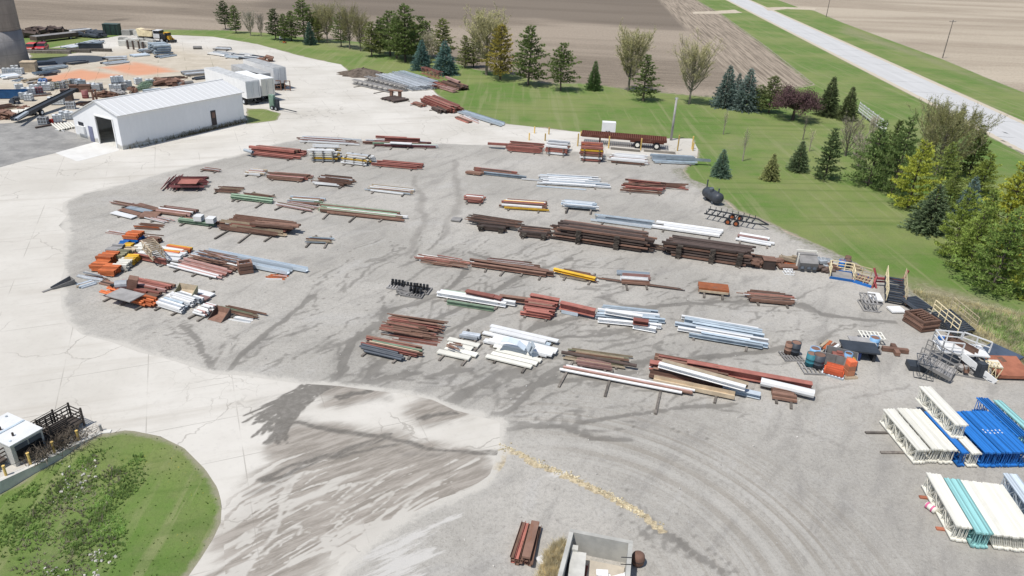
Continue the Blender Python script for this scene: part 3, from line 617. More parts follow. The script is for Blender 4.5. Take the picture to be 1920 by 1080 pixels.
# left rows
S('in the leaning maroon fan heap', 300, 358, 322, 331, 8, 9, 1, 'L', .2, .14, 'M', ang=4, lj=.15, bear=0, zj=.35)
S('in the maroon pile below the shed road', 318, 357, 382, 357, 18, 7, 2, 'L', .4, .3, 'MMDMMMR', ang=4, lj=.25, zj=.3)
one('flat on the maroon pile', 'F', 'R', 1.6, .06, 336, 341, 372, 341, .95)
S('in the low pile right of the maroon heap', 396, 360, 446, 363, 11, 6, 1, 'L', .28, .2, 'BBDBBT', ang=2, lj=.25)
S('in the small scatter above the maroon heap', 374, 319, 410, 323, 5, 4, 1, 'L', .22, .16, 'BPBW', ang=3, lj=.3)
S('in the green pair on short bearers', 425, 372, 508, 382, 4, 2, 1, 'I', .4, .32, 'G', bout=1.8, lj=.05)
S('behind the green pair', 450, 368, 506, 376, 6, 5, 1, 'L', .25, .2, 'BTBBD', ang=1.5, bear=2, bout=2)
S('in the thin scatter furthest left', 206, 381, 264, 393, 4, 4, 1, 'L', .2, .14, 'BPTB', ang=2, bear=1)
S('lying flat beside the left concrete road', 203, 401, 244, 412, 12, 4, 1, 'F', .9, .14, 'WBUB', ang=1.5, lj=.2, bear=1)
S('in the small charcoal heap above the flat plates', 222, 397, 254, 402, 6, 4, 1, 'T', .3, .25, 'KVKK', ang=5, lj=.4, bear=0)
S('in the row above the green pair on left', 285, 399, 354, 408, 13, 6, 1, 'T', .28, .28, 'BPBRWW', lj=.1)
one('flat at the left end of that brown row', 'F', 'B', 1.6, .12, 265, 403, 298, 404, .15)
S('in the thin pale scatter left of the green beams', 264, 408, 312, 420, 5, 5, 1, 'L', .2, .14, 'WPWPB', ang=2, bear=1)
S('in the lone low pile above the orange bundles', 245, 427, 296, 431, 8, 5, 1, 'L', .3, .18, 'BBOBB', ang=2, bear=0)
S('in the long green set under white boxes', 331, 417, 411, 427, 6, 3, 1, 'I', .34, .3, 'GGB', bout=1.2, lj=.06)
for a_, b_ in ((366, 412), (389, 416)):
    one('boxed on the long green set', 'T', 'W', .8, .5, a_, b_, a_ + 15, b_ + 1, .5)
S('in the orange brown stack on long bearers', 405, 430, 531, 447, 14, 8, 2, 'C', .42, .25, 'BTRTBBBB', lj=.2, ang=1.2, bear=3, bout=2.6)
S('on top of the orange brown stack right end', 470, 434, 556, 442, 8, 4, 1, 'T', .35, .28, 'BB', bear=0, z0=.7)
S('in the small pile right of the orange brown stack', 572, 455, 620, 458, 9, 5, 1, 'L', .28, .2, 'UTTBK', ang=3, bear=2, bout=1.6)
S('in the grey green back row of mid yard', 533, 381, 602, 386, 12, 6, 1, 'T', .3, .25, 'BBUGWT', lj=.25, ang=1)
S('in the pinkish row left of the long brown girder', 515, 385, 586, 398, 6, 5, 1, 'L', .28, .22, 'PWPTW', lj=.15, ang=1.2, bear=2, bout=1.5)
S('in the long set behind its three bearers', 585, 398, 748, 415, 9, 6, 1, 'T', .36, .3, 'BBGTWG', lj=.08, bear=3, bout=2)
S('in the thin pair above the long brown set', 607, 391, 716, 401, 3, 2, 1, 'C', .3, .25, 'QU', lj=.1, bear=1, bout=1.5)
S('in the thin scatter behind the orange bundles', 196, 436, 290, 448, 8, 6, 1, 'L', .16, .12, 'PWBPBW', ang=2.5, lj=.35, bear=0)
S('in the wide white set beside the bundles', 245, 484, 330, 492, 12, 4, 1, 'F', .62, .35, 'W', lj=.06)
S('fronting the wide white set', 252, 486, 317, 499, 2, 1, 1, 'I', .35, .62, 'R', bear=2, bout=1, lj=0)
S('right of the wide white set', 298, 474, 342, 481, 11, 5, 1, 'T', .3, .3, 'OYOTO', lj=.1, bear=1)
S('in the long pink pipe bed', 317, 501, 412, 526, 21, 14, 1, 'P', .26, .26, 'WPWPRPPRPPBBBB', lj=.08, ang=.7, bear=3)
S('tangled over the back of the pink pipes', 352, 492, 440, 512, 8, 16, 1, 'R', .09, .09, 'B', ang=6, lj=.6, zj=.5, bear=0, z0=.45, rnd=True)
S('in the pale blue girder pair', 362, 482, 554, 520, 7, 3, 1, 'C', .52, .42, 'Q', lj=.02, ang=.1, bear=3, fill=.9)
S('in the small bits before the pale blue girders', 498, 521, 534, 525, 5, 4, 1, 'L', .22, .18, 'WOBO', ang=5, lj=.4, bear=0)
S('in the silver rails near the chute', 151, 541, 183, 531, 8, 5, 1, 'T', .2, .2, 'SUSTS', ang=1.5, lj=.1, bear=0)
S('in the long silver strips near the chute', 140, 518, 194, 530, 6, 4, 1, 'L', .22, .16, 'SWSB', ang=3, lj=.3, bear=0, zj=.2)
S('in the short brown strip by the silver rails', 185, 531, 207, 537, 3, 3, 1, 'T', .2, .2, 'BDB', ang=2, bear=0)
S('in the front left row behind the grey sheet', 212, 540, 300, 559, 12, 6, 1, 'T', .34, .3, 'RRBRPR', lj=.25, ang=1.5)
S('in the orange row furthest forward on the left', 188, 555, 282, 580, 5, 5, 2, 'P', .25, .25, 'O', lj=.12, ang=.7, bear=3)
one('lying on the orange row', 'F', 'V', 1.5, .08, 212, 548, 258, 560, .75); one('behind the grey sheet', 'F', 'B', 2.2, .06, 258, 556, 284, 562, .2)
S('in the strapped pile below the bucket', 291, 574, 338, 589, 13, 7, 2, 'T', .33, .28, 'WSWUSWW', lj=.08)
S('in the flat white sheets under the bucket', 314, 559, 368, 573, 11, 3, 1, 'F', .7, .2, 'WPWW', lj=.1, bear=2, bout=1.5)
S('in the short pipe bundle beside the brown bucket', 361, 590, 384, 596, 11, 6, 2, 'P', .26, .26, 'WPWWPW', lj=.2, ang=1.5)
S('in the thin strips right of the pipe bundle', 400, 581, 484, 600, 7, 4, 1, 'L', .24, .18, 'BBTG', lj=.25, ang=1.5, bear=1)
S('in the pale strips right of the brown bucket', 426, 598, 468, 605, 3, 3, 1, 'L', .25, .12, 'WSW', lj=.2, ang=2, bear=0)
# right rows, from the back
S('in the stack left of the trailer', 947, 283, 1016, 289, 13, 5, 3, 'T', .34, .25, 'RRBRB', lj=.1, bear=2)
one('poking out left of the stack by the trailer', 'T', 'R', .35, .3, 915, 271, 1000, 276, .45); one('on the ground left of the stack by trailer', 'T', 'K', .14, .14, 921, 278, 946, 280, .02)
S('in the capped stack left of the trailer', 1020, 289, 1063, 293, 14, 5, 4, 'T', .34, .22, 'WRPBW', lcols=['WRBRW', 'RRBRB', 'RWRRW', 'WPWSW'], gap=.1, lj=.12)
S('in the tallest stack under the trailer', 1086, 302, 1130, 305, 15, 5, 6, 'T', .36, .24, 'RRWRB', lcols=['RBRRB', 'WPRBR', 'BRRRR', 'RRBRB', 'YRRBR', 'RRORB'], gap=.09, lj=.1)
S('in the pale layered stack under the trailer', 1143, 305, 1214, 311, 13, 6, 2, 'T', .34, .26, 'BWWPWB', lcols=['BWPWWB', 'WWWBWW'], gap=.1, lj=.1)
S('in the blue stack by the lawn edge', 1224, 306, 1308, 310, 13, 6, 2, 'C', .32, .26, 'UQUUQU', lj=.05)
one('jutting right from the blue stack', 'C', 'U', .4, .3, 1250, 298, 1331, 303, .55)
S('in the short piece left of the white row', 871, 326, 905, 330, 4, 2, 1, 'T', .34, .32, 'BB', bear=1)
S('in the long thin row left of the white row', 884, 321, 964, 330, 6, 4, 1, 'T', .3, .28, 'RBBD', lj=.2)
one('running to the white row', 'I', 'U', .35, .3, 906, 326, 988, 335, .1); one('running below the brown short piece', 'T', 'B', .25, .25, 903, 322, 972, 331, .15)
S('in the long white row', 1000, 345, 1140, 353, 17, 8, 1, 'I', .42, .3, 'WWQWWUWW', lj=.3, ang=.7, bear=2)
one('lying in front of the white row', 'L', 'Q', .3, .16, 1007, 349, 1098, 356, .05); one('at the left end of the white row', 'L', 'W', .3, .2, 979, 336, 1060, 342, .1)
S('in the crossed heap right of the white row', 1167, 359, 1250, 366, 17, 9, 1, 'I', .32, .26, 'BRBBRBBRB', ang=5, lj=.25, zj=.4, bear=2)
S('crossed right beyond the white row heap', 1200, 350, 1290, 357, 8, 4, 1, 'L', .3, .25, 'BRB', ang=6, lj=.2, zj=.5, bear=0)
S('in the short pipe stack left of the yellow beam', 868, 380, 906, 383, 11, 5, 2, 'P', .3, .3, 'RRBRW', lj=.25, ang=1)
S('in the stack fronted by a yellow beam', 940, 391, 1025, 397, 13, 6, 2, 'T', .36, .26, 'YBBRBR', lcols=['YBBRBB', 'YWBDRR'], lj=.06, ang=.6)
S('in the small blue stack on two blocks', 1052, 391, 1120, 397, 12, 6, 1, 'I', .32, .3, 'UWUQUW', lj=.15, bout=1.5, bz=.3)
S('in the thin blue row above the dark racks', 1110, 415, 1228, 430, 10, 6, 1, 'L', .34, .26, 'QWUUUK', lj=.2, ang=.8)
S('in the broad white row right of the dark racks', 1220, 428, 1356, 447, 7, 3, 1, 'F', .7, .3, 'W', lj=.1, ang=.5)
S('lying by the skeleton frame', 1373, 450, 1450, 464, 8, 4, 1, 'F', .55, .22, 'WWPW', lj=.2, ang=1.5)
one('alone left of the dark racks', 'F', 'V', 1.0, .12, 848, 411, 864, 413, .1)
S('in the leftmost dark rack', 893, 430, 950, 436, 11, 8, 2, 'B', .24, .17, 'D', lj=.15, gap=.06, cribs=True)
S('poking left from the leftmost dark rack', 868, 419, 972, 434, 9, 9, 2, 'L', .2, .14, 'DB', lj=.3, ang=1.5, bear=0, z0=.4)
S('in the short dark rack beside the leftmost', 971, 443, 1030, 449, 13, 8, 2, 'B', .24, .2, 'DDB', lj=.12, gap=.08, cribs=True)
S('in the longest dark rack', 1036, 448, 1218, 475, 11, 9, 5, 'B', .25, .165, 'DDDB', lj=.10, gap=.12, cribs=True, bt=[.27, .66], lcols=['DDBD', 'BDDD', 'DBDD'])
S('on the left tip of the longest dark rack', 1028, 436, 1120, 450, 9, 7, 2, 'L', .2, .16, 'BDB', lj=.3, ang=1, bear=0, z0=.3)
S('in the dark rack with three cribs', 1244, 478, 1408, 502, 11, 9, 5, 'B', .25, .165, 'DDBD', lj=.08, gap=.12, cribs=True, bt=[.17, .55, .86], lcols=['BDDD', 'DDDD', 'DDBD'])
S('poking right from the three crib rack', 1330, 484, 1436, 499, 9, 7, 3, 'L', .2, .16, 'DB', lj=.3, ang=1, bear=0, z0=.3)
S('in the loose bits between the two long racks', 1195, 462, 1262, 474, 8, 6, 1, 'L', .2, .16, 'DBTD', lj=.4, ang=1.5, bear=0, z0=.1)
# middle rows
S('in the thin heap of rods in mid yard', 777, 491, 878, 505, 8, 15, 2, 'R', .1, .1, 'BBBRW', lj=.4, ang=2.5, zj=.25, bear=0, rnd=True)
S('in the long brown row behind the streams', 883, 500, 1042, 523, 6, 3, 1, 'I', .36, .42, 'BBB', lj=.08, bear=4, bout=1)
S('tucked behind the long brown row', 910, 494, 1010, 505, 5, 5, 1, 'L', .22, .18, 'PBWBW', lj=.2, ang=1, bear=1)
one('crossing the end of the long brown row', 'I', 'Y', .4, .22, 1038, 507, 1116, 525, .3)
S('around the yellow beam', 1046, 518, 1118, 532, 9, 6, 1, 'L', .26, .2, 'TBBWBB', lj=.3, ang=1.5, bear=2, bout=1.2)
S('in the pink and blue plates', 1163, 533, 1222, 537, 10, 4, 1, 'C', .6, .3, 'BWPQ', lj=.12, ang=1.2, bout=1.2)
S('running thin past the pink and blue plates', 1118, 523, 1288, 546, 4, 3, 1, 'P', .14, .14, 'DBB', lj=.2, ang=.4, bear=0, z0=.05)
S('in the banded bundle right of the orange box', 1404, 566, 1490, 574, 11, 8, 2, 'T', .22, .2, 'BDBBDBBR', lj=.2, ang=1, bear=2)
S('poking from the banded bundle', 1380, 557, 1498, 570, 5, 4, 1, 'R', .1, .1, 'BWB', lj=.2, ang=.8, bear=0, z0=.3)
S('in the white fronted row above the streams', 812, 556, 958, 579, 4, 2, 1, 'I', .4, .4, 'WW', lj=.02, bear=3)
one('in front of the white fronted row', 'I', 'G', .3, .3, 838, 569, 926, 583, .05); one('behind the white fronted row', 'I', 'G', .7, .35, 833, 553, 905, 563, .1)
one('nearest behind the white fronted row', 'I', 'R', .55, .5, 873, 554, 926, 565, .3); one('beside the white row end', 'I', 'R', .55, .45, 920, 562, 940, 568, .3)
one('long behind the red cluster', 'I', 'B', .4, .4, 937, 561, 1047, 575, .25); one('at the back right of the red cluster', 'I', 'R', .5, .45, 992, 560, 1050, 571, .4)
S('in the short red cluster', 974, 591, 1036, 601, 13, 5, 2, 'I', .42, .34, 'RRRRB', lj=.15, bear=2)
one('long right of the red cluster', 'I', 'R', .55, .55, 1050, 577, 1115, 592, .3); one('under the long red beam end', 'C', 'Q', .45, .3, 1054, 585, 1084, 591, .05)
S('in the blue grey cluster right of the red', 1118, 606, 1246, 618, 14, 6, 1, 'I', .46, .36, 'WUUUQU', lj=.25, ang=.6, bear=2)
one('short on the blue grey cluster', 'I', 'R', .55, .35, 1186, 605, 1216, 609, .55); one('low before the blue grey cluster', 'I', 'W', .45, .35, 1186, 614, 1230, 622, .1); one('on the blue grey cluster top', 'I', 'W', .45, .3, 1133, 586, 1205, 598, .6)
S('in the blue grey row alone on the right', 1272, 629, 1432, 657, 13, 6, 1, 'I', .5, .42, 'UUWWQU', lj=.12, ang=.5, bear=2)
# front rows
S('in the tangled rust rod heap', 706, 622, 818, 641, 17, 26, 3, 'R', .09, .1, 'BBRB', lj=.45, ang=2.2, zj=.3, bear=0, rnd=True)
S('lying before the tangled rust rods', 713, 631, 822, 648, 6, 8, 1, 'L', .18, .12, 'RBPB', lj=.35, ang=1.5, bear=0)
S('in the dark set nearest the culvert wash', 669, 659, 757, 680, 4, 3, 1, 'P', .28, .28, 'K', lj=.1, bear=2)
S('behind the dark set nearest the wash', 676, 648, 787, 672, 5, 4, 1, 'I', .3, .28, 'RBTG', lj=.12, ang=.7, bear=2, bout=1)
S('of the cream slats with a rusty lump', 819, 665, 886, 680, 17, 4, 1, 'F', .62, .16, 'C', lj=.12, ang=1)
S('heaped on the cream slats', 834, 660, 862, 666, 7, 8, 1, 'R', .1, .08, 'B', ang=8, lj=.5, z0=.45, bear=0, zj=.1)
S('of the galvanised pair on thin skids', 861, 634, 897, 640, 5, 2, 1, 'T', .35, .35, 'S', lj=.04, bear=2, bout=2.4)
S('in the cream plank set', 910, 673, 1000, 695, 16, 5, 1, 'F', .52, .16, 'C', lj=.1, ang=.7)
S('in the broad stack carrying a bent duct', 900, 642, 1042, 676, 11, 5, 2, 'F', .5, .22, 'W', lj=.15, ang=.5, lcols=['WWWUW', 'WWQWW'])
S('in the short pink set right of the white stack', 1077, 686, 1146, 697, 5, 3, 1, 'C', .4, .28, 'PPP', lj=.1, bear=2, bout=1.2)
S('in the olive set right of the white stack', 1056, 675, 1176, 692, 7, 6, 1, 'L', .28, .2, 'TLTTLB', lj=.2, ang=1.2, bear=2)
one('long behind the olive set', 'P', 'D', .26, .26, 1052, 663, 1194, 689, .25)
S('in the long row on four splayed skids', 1040, 695, 1290, 744, 4, 3, 1, 'P', .26, .26, 'WBP', lj=.02, ang=.15, bout=2.8, bt=[.09, .42, .8])
S('of broad brown slabs in the front cluster', 1208, 716, 1376, 751, 15, 6, 1, 'C', .62, .34, 'TBBBBB', lj=.15, ang=.8, bear=3, bout=1)
S('in the middle of the front cluster', 1216, 700, 1360, 726, 10, 5, 1, 'I', .4, .4, 'BRWBB', lj=.2, ang=1.4, bear=0, z0=.25)
one('furthest back in the front cluster', 'I', 'R', .55, .5, 1214, 688, 1300, 702, .2); one('longest at the back of the front cluster', 'I', 'R', .5, .55, 1287, 689, 1520, 731, .2)
one('round and thick behind the slat bundle', 'P', 'W', .6, .6, 1424, 722, 1526, 746, .2); one('upper of a pair slanting over the front cluster', 'I', 'T', .4, .3, 1238, 681, 1405, 727, .75); one('lower of a pair slanting over the front cluster', 'I', 'W', .4, .3, 1232, 686, 1400, 732, .72)
one('low at the front right of the cluster', 'I', 'Q', .5, .3, 1352, 729, 1427, 746, .1)
S('in the short slat bundle by the white pipe', 1447, 749, 1494, 757, 15, 8, 2, 'T', .3, .22, 'B', lj=.04, ang=.4)
# heaps beside the lawn, far side
S('in the short plate pile below the joists', 738, 193, 768, 188, 8, 6, 2, 'F', .6, .2, 'D', lj=.1, ang=2)
S('in the long red pile by the lawn', 786, 190, 842, 213, 14, 7, 3, 'I', .42, .4, 'RRBRRBR', lj=.05, ang=.5)
S('in the little stack before the long red pile', 808, 205, 826, 213, 10, 6, 2, 'T', .35, .28, 'DDB', lj=.15)
S('in the crumbs between pile and plates', 770, 195, 790, 201, 4, 4, 2, 'T', .3, .2, 'BRB', ang=4, lj=.3)
S('in the pale blue pair along the lawn edge', 853, 210, 940, 238, 4, 4, 1, 'C', .4, .36, 'QUQU', lj=.04, bear=2)
S('in the short brown pair on the concrete', 849, 220, 878, 231, 3, 3, 1, 'T', .34, .28, 'RBB', bear=0, lj=.1)
S('beside the short brown pair', 862, 215, 894, 230, 3, 4, 1, 'L', .25, .2, 'PWWU', ang=2, bear=0, lj=.3)
S('in the brown pile under the spruces', 778, 150, 815, 167, 10, 6, 2, 'I', .4, .4, 'RB', lj=.1, ang=1)
S('in the dark pile by the lawn curve', 826, 158, 862, 170, 8, 6, 3, 'T', .36, .3, 'BDB', lj=.15, ang=1.2)
one('on top of the dark pile by the lawn curve', 'T', 'P', .5, .35, 836, 146, 862, 156, 1.3)

S('in the thin dark row on the far tan slab', 58, 123, 110, 119, 3, 4, 1, 'T', .5, .4, 'KVUH', ang=3, bear=0)
S('low between the orange stains and trailers', 300, 150, 350, 146, 4, 5, 1, 'L', .45, .3, 'BKTB', ang=4, bear=0, lj=.3)
S('scattered before the brown steel boxes', 60, 181, 100, 178, 4, 5, 1, 'L', .45, .3, 'BTWK', ang=6, bear=0, lj=.4)
S('scattered behind the conveyor head', 150, 199, 190, 193, 5, 6, 1, 'L', .4, .3, 'BTKB', ang=8, bear=0, lj=.5)
S('in the tan planks near the silo totes', 60, 158, 100, 152, 4, 5, 2, 'F', .6, .3, 'TVHT', ang=3, lj=.3)
S('in the low grey row beyond the orange stains', 200, 122, 250, 117, 4, 5, 1, 'P', .5, .4, 'VUKS', ang=3, bear=0, lj=.3)
S('in the tan and brown row at far left slab', 0, 207, 40, 200, 6, 6, 1, 'L', .5, .35, 'TBHB', ang=5, bear=0, lj=.4)
# ------------------------------------------------------------------ pallet rack uprights, lower right
def rack_frame(col, L, D=1.0, t=.075):
    root = E('rack_frame', 'x', 'rack frame', (0, 0, 0)); mt = pal(col)
    for z in (t / 2, D - t / 2):
        mb = MB().box((L / 2, 0, z), (L, t * 1.13, t)); mb.box((.005, 0, z), (.012, t * 1.25, t * 1.35)); mb.build('post', mt, root)
    mb = MB(); n = max(3, int(L / .62)); st = (L - .3) / n
    for i in range(n + 1):
        x = .15 + i * st
        mb.box((x, 0, D / 2), (.035, .03, D - 2 * t))
        if i < n: mb.bar((x, 0, t if i % 2 else D - t), (x + st, 0, D - t if i % 2 else t), .03)
    mb.build('lacing', mt, root); return root
_rf = {}
def frames(desc, col, O, u, v, v0, n, L, D=1.0, z=.1, u0=0., pit=.088, lean=0.):
    key = (col, round(L, 1), D)
    rz = math.atan2(u.y, u.x); rg = random.Random(desc)
    for i in range(n):
        c = O + u * (u0 + rg.uniform(-.05, .05)) + v * (v0 + i * pit)
        lab = f"{PAL[col][0]} rack frame on edge {desc}"
        if key not in _rf:
            r = _rf[key] = rack_frame(col, L, D); r.location = (c.x, c.y, z); r.rotation_euler = (lean, 0, rz); r['label'] = lab; r['group'] = f"{PAL[col][0]} rack frames {desc}"
        else:
            r = dup(_rf[key], lab, (c.x, c.y, z), rz, f"{PAL[col][0]} rack frames {desc}"); r.rotation_euler = (lean, 0, rz)
O = P(1712, 871); fu = (P(1648, 792) - O); FL = fu.length; fu.normalize()
fv_ = Vector((fu.y, -fu.x, 0));
if fv_.x < 0: fv_ = -fv_
frames('in the leftmost white bundle', 'C', O, fu, fv_, 0, 9, FL)
frames('in the second white bundle', 'C', O, fu, fv_, .86, 8, FL, u0=.1, lean=.12)
frames('in the third white bundle', 'C', O, fu, fv_, 1.62, 10, FL)
frames('between white bundles', 'N', O, fu, fv_, 2.62, 5, FL, u0=-.25, D=1.0)
frames('under the raised white bundle', 'C', O, fu, fv_, 3.2, 7, FL, u0=-.3)
frames('raised on top of other frames', 'C', O, fu, fv_, 2.75, 9, FL, z=1.12, u0=1.1)
frames('in the near part of the blue block', 'N', O, fu, fv_, 4.0, 11, FL, u0=-.3, D=1.06)
frames('in the far part of the blue block', 'N', O, fu, fv_, 5.05, 22, FL, u0=-.25, D=1.06)
frames('spaced behind the blue block', 'N', O, fu, fv_, 7.1, 5, FL, u0=1.3, D=1.06, pit=.17)
frames('at the far right corner past the blue', 'E', O, fu, fv_, 8.1, 6, FL, u0=1.0, D=1.06)
O2 = P(1783, 1016); fu2 = P(1727.5, 914) - O2; FL2 = fu2.length; fu2.normalize(); fv2 = Vector((fu2.y, -fu2.x, 0))
if fv2.x < 0: fv2 = -fv2
frames('in the front row by the striped bucket', 'C', O2, fu2, fv2, 0, 9, FL2)
frames('beside the front white bundle', 'E', O2, fu2, fv2, .86, 10, FL2, u0=-.3)
frames('slumped right of the teal bundle', 'C', O2, fu2, fv2, 2.05, 22, FL2, u0=-.2, pit=.108, lean=-.35, D=.98)
frames('at the right edge of the front row', 'Q', O2, fu2, fv2, 4.5, 9, FL2, u0=.8)
fz = math.atan2(fv_.y, fv_.x)
for q, dsc in ((.25, 'near end of the white and blue rack frames'), (.72, 'far end of the white and blue rack frames')):
    c = O + fu * (FL * q) + fv_ * 3.2; tag(MB().box((0, 0, 0), (9.4, .2, .08)).build('timber_bearer', TIM), f'long dark timber skid under the {dsc}', 'timber').location = (c.x, c.y, .055)
    bpy.context.scene.collection.objects[-1].rotation_euler = (0, 0, fz)
for q, dsc in ((.2, 'near'), (.78, 'far')):
    c = O2 + fu2 * (FL2 * q) + fv2 * 2.2; o = tag(MB().box((0, 0, 0), (5.3, .22, .08)).build('timber_bearer', paint('red_timber', (.33, .12, .07))), f'red painted skid under the {dsc} end of front rack frames', 'timber'); o.location = (c.x, c.y, .055); o.rotation_euler = (0, 0, math.atan2(fv2.y, fv2.x))
b = E('bucket', 'white bucket with pink bands lying beside the front white rack frames', 'bucket', P(1744, 957) + Vector((0, 0, .2)), -1.1)
mb = MB(); mb.bar((-.3, 0, 0), (.3, 0, 0), .17, n=16, w2=.2); smooth(mb.build('body', pal('C'), b))
for x in (-.2, .12): MB().bar((x - .05, 0, 0), (x + .05, 0, 0), .196, n=16).build('band', paint('pink', (.55, .12, .25)), b)
# ------------------------------------------------------------------ open web joists by the lawn
def joist(col, L, D=.75):
    root = E('open_web_joist', 'x', 'joist', (0, 0, 0)); mt = pal(col)
    for z in (.04, D - .04): MB().box((0, 0, z), (L, .13, .07)).build('chord', mt, root)
    mb = MB(); n = int(L / .7)
    for i in range(n):
        a = -L / 2 + .2 + i * (L - .4) / n; s = (L - .4) / n
        mb.bar((a, 0, .06 if i % 2 else D - .06), (a + s, 0, D - .06 if i % 2 else .06), .045)
    mb.build('web', mt, root); return root
_js = {}
def joists(desc, col, x0, y0, x1, y1, n, pit, D=.75, z=.15):
    A, B = P(x0, y0), P(x1, y1); u = (B - A); L = u.length; u.normalize(); v = Vector((-u.y, u.x, 0))
    if v.y < 0: v = -v
    k = (col, round(L), D); rg = random.Random(desc)
    for i in range(n):
        c = (A + B) / 2 + v * (i * pit) + u * rg.uniform(-.3, .3); c.z = z; lab = f"{PAL[col][0]} open web joist {desc}"
        if k not in _js: r = _js[k] = joist(col, L, D); r.location = c; r['label'] = lab; r['group'] = lab + ' row'
        else: r = dup(_js[k], lab, c, 0, lab + ' row')
        r.rotation_euler = (rg.gauss(0, .05), 0, math.atan2(u.y, u.x))
joists('in the front row by the concrete', 'V', 659, 158, 732, 175, 5, .22)
joists('in the middle row of the grey joists', 'V', 682, 152, 757, 172, 6, .24)
joists('in the wide back bundle by the spruces', 'S', 705, 148, 775, 172, 15, .36, z=.2)
joists('in the blue grey back bundle', 'U', 735, 143, 800, 164, 9, .36, z=.2)
joists('stacked under the spruces', 'R', 788, 147, 822, 158, 3, .5, D=1.3, z=1.0)
joists('lying pale before the dark lawn pile', 'P', 815, 164, 850, 175, 4, .35, D=.5)
for i, (a, b_) in enumerate((((664, 164), (690, 160)), ((700, 176), (730, 170)))):
    A, B = P(*a), P(*b_); timber(((A.x + B.x) / 2, (A.y + B.y) / 2, .07), az(A, B), (B - A).length, ['under the left end of the grey joists', 'under the right end of the grey joists'][i], h=.12)
h = E('steel_stand', 'brown steel stand with two legs standing before the grey joists', 'stand', P(742, 183), R(-14))
MB().box((0, 0, 1.25), (2.6, .7, .18)).build('top_plate', pal('B'), h)
for x in (-.8, .8): MB().box((x, 0, .58), (.5, .5, 1.16)).build('leg', pal('B'), h)
# ------------------------------------------------------------------ shed
A, B, C_ = P(231, 281), P(459.5, 228.5), P(145, 248)
ax = (B - A); SL = ax.length; rz = az(A, B)
ay = Vector((-ax.y, ax.x, 0)).normalized(); SW = (C_ - A).dot(ay)

def solvey(x):
    lo, hi = 0, 40
    for _ in range(40):
        m = (lo + hi) / 2
        if proj(A + ay * m)[0] > x: lo = m
        else: hi = m
    return lo
SW = solvey(145); h1 = hgt(A, 217); h3 = hgt(A + ay * SW, 214.5); tr = solvey(194) / SW; hr = hgt(A + ay * (SW * tr), 190)
t = NT('white_ribbed_metal'); v = t.obj(); w = t.math('SINE', t.math('MULTIPLY', t.n('ShaderNodeSeparateXYZ').outputs[0], 1))
sx = t.n('ShaderNodeSeparateXYZ'); t.put(sx.inputs[0], v); rb = t.math('SINE', t.math('MULTIPLY', sx.outputs[0], 10.5))
c = t.mix(t.step(t.noise(t.mapv(v, (1, 1, .25)), .8, 6, .7), .35, .7), (.80, .805, .81), (.83, .835, .84))
lowz = t.step(t.math('ADD', sx.outputs[2], t.math('MULTIPLY', t.noise(v, .9, 5, .7), -1.1)), -.2, .15, .8, 0)
c = t.mix(lowz, c, (.40, .38, .33)); t.bump(rb, .25, .03); WALLM = t.out(c, .45)
t = NT('pale_roof_metal'); v = t.obj(); sx = t.n('ShaderNodeSeparateXYZ'); t.put(sx.inputs[0], v)
rb = t.math('SINE', t.math('MULTIPLY', sx.outputs[0], 2 * math.pi / .92)); c = t.mix(t.step(rb, .72, .97), (.62, .62, .61), (.74, .74, .735))
c = t.mix(t.step(t.noise(t.mapv(v, (.9, .12, .12)), 1, 5), .5, .8, 0, .3), c, (.54, .53, .51)); t.bump(t.step(rb, .6, .95), .5, .05); ROOFM = t.out(c, .5)
sh = E('metal_shed', 'long white metal shed with pale ribbed roof and open end door', 'shed', A, rz)
y0, y1, yr = 0, SW, SW * tr
mb = MB(); T = .12
mb.box((SL / 2, T / 2, (h1 + .3) / 2), (SL, T, h1 - .3)); mb.build('side_wall', WALLM, sh)
MB().box((SL / 2, .08, .15), (SL + .04, .2, .3)).build('plinth', CONC, sh)
MB().box((SL / 2, SW - T / 2, h3 / 2), (SL, T, h3)).build('back_wall', WALLM, sh)
d0, d1 = solvey(221), solvey(188); dh = h1 * .86
def gable(x, door):
    mb = MB(); rl = lambda y: h1 + (hr - h1) * y / yr if y < yr else hr + (h3 - hr) * (y - yr) / (y1 - yr)
    ys = sorted({T, SW - T, yr, *((d0, d1) if door else ())})
    for a, b_ in zip(ys[:-1], ys[1:]):
        lo = dh if door and a >= d0 - .01 and b_ <= d1 + .01 else 0
        vs = [(x, a, lo), (x, b_, lo), (x, b_, rl(b_)), (x, a, rl(a)), (x + T, a, lo), (x + T, b_, lo), (x + T, b_, rl(b_)), (x + T, a, rl(a))]
        mb.add(vs, [(0, 3, 2, 1), (4, 5, 6, 7), (0, 1, 5, 4), (2, 3, 7, 6), (0, 4, 7, 3), (1, 2, 6, 5)])
    return mb
gw = gable(0, True).build('gable_wall', WALLM, sh); gable(SL - T, False).build('gable_wall', WALLM, sh)
def slab(ya, za, yb, zb, name):
    ov = .35; mb = MB(); d = Vector((0, yb - ya, zb - za)).normalized(); n = Vector((0, -d.z, d.y)) * .1
    if n.z < 0: n = -n
    a, b_ = Vector((0, ya, za)), Vector((0, yb, zb))
    vs = [Vector((x, 0, 0)) + p + q for x in (-.2, SL + .2) for p, q in ((a, n * .05), (b_, n * .05), (b_, n), (a, n))]
    mb.add(vs, [(0, 1, 2, 3), (7, 6, 5, 4), (0, 4, 5, 1), (1, 5, 6, 2), (2, 6, 7, 3), (3, 7, 4, 0)]); mb.build(name, ROOFM, sh)
sl1 = (hr - h1) / yr; sl2 = (h3 - hr) / (y1 - yr)
slab(-.35, h1 - .35 * sl1 + .02, yr - .02, hr, 'roof'); slab(yr + .02, hr, SW + .3, h3 + .3 * sl2 + .02, 'roof')
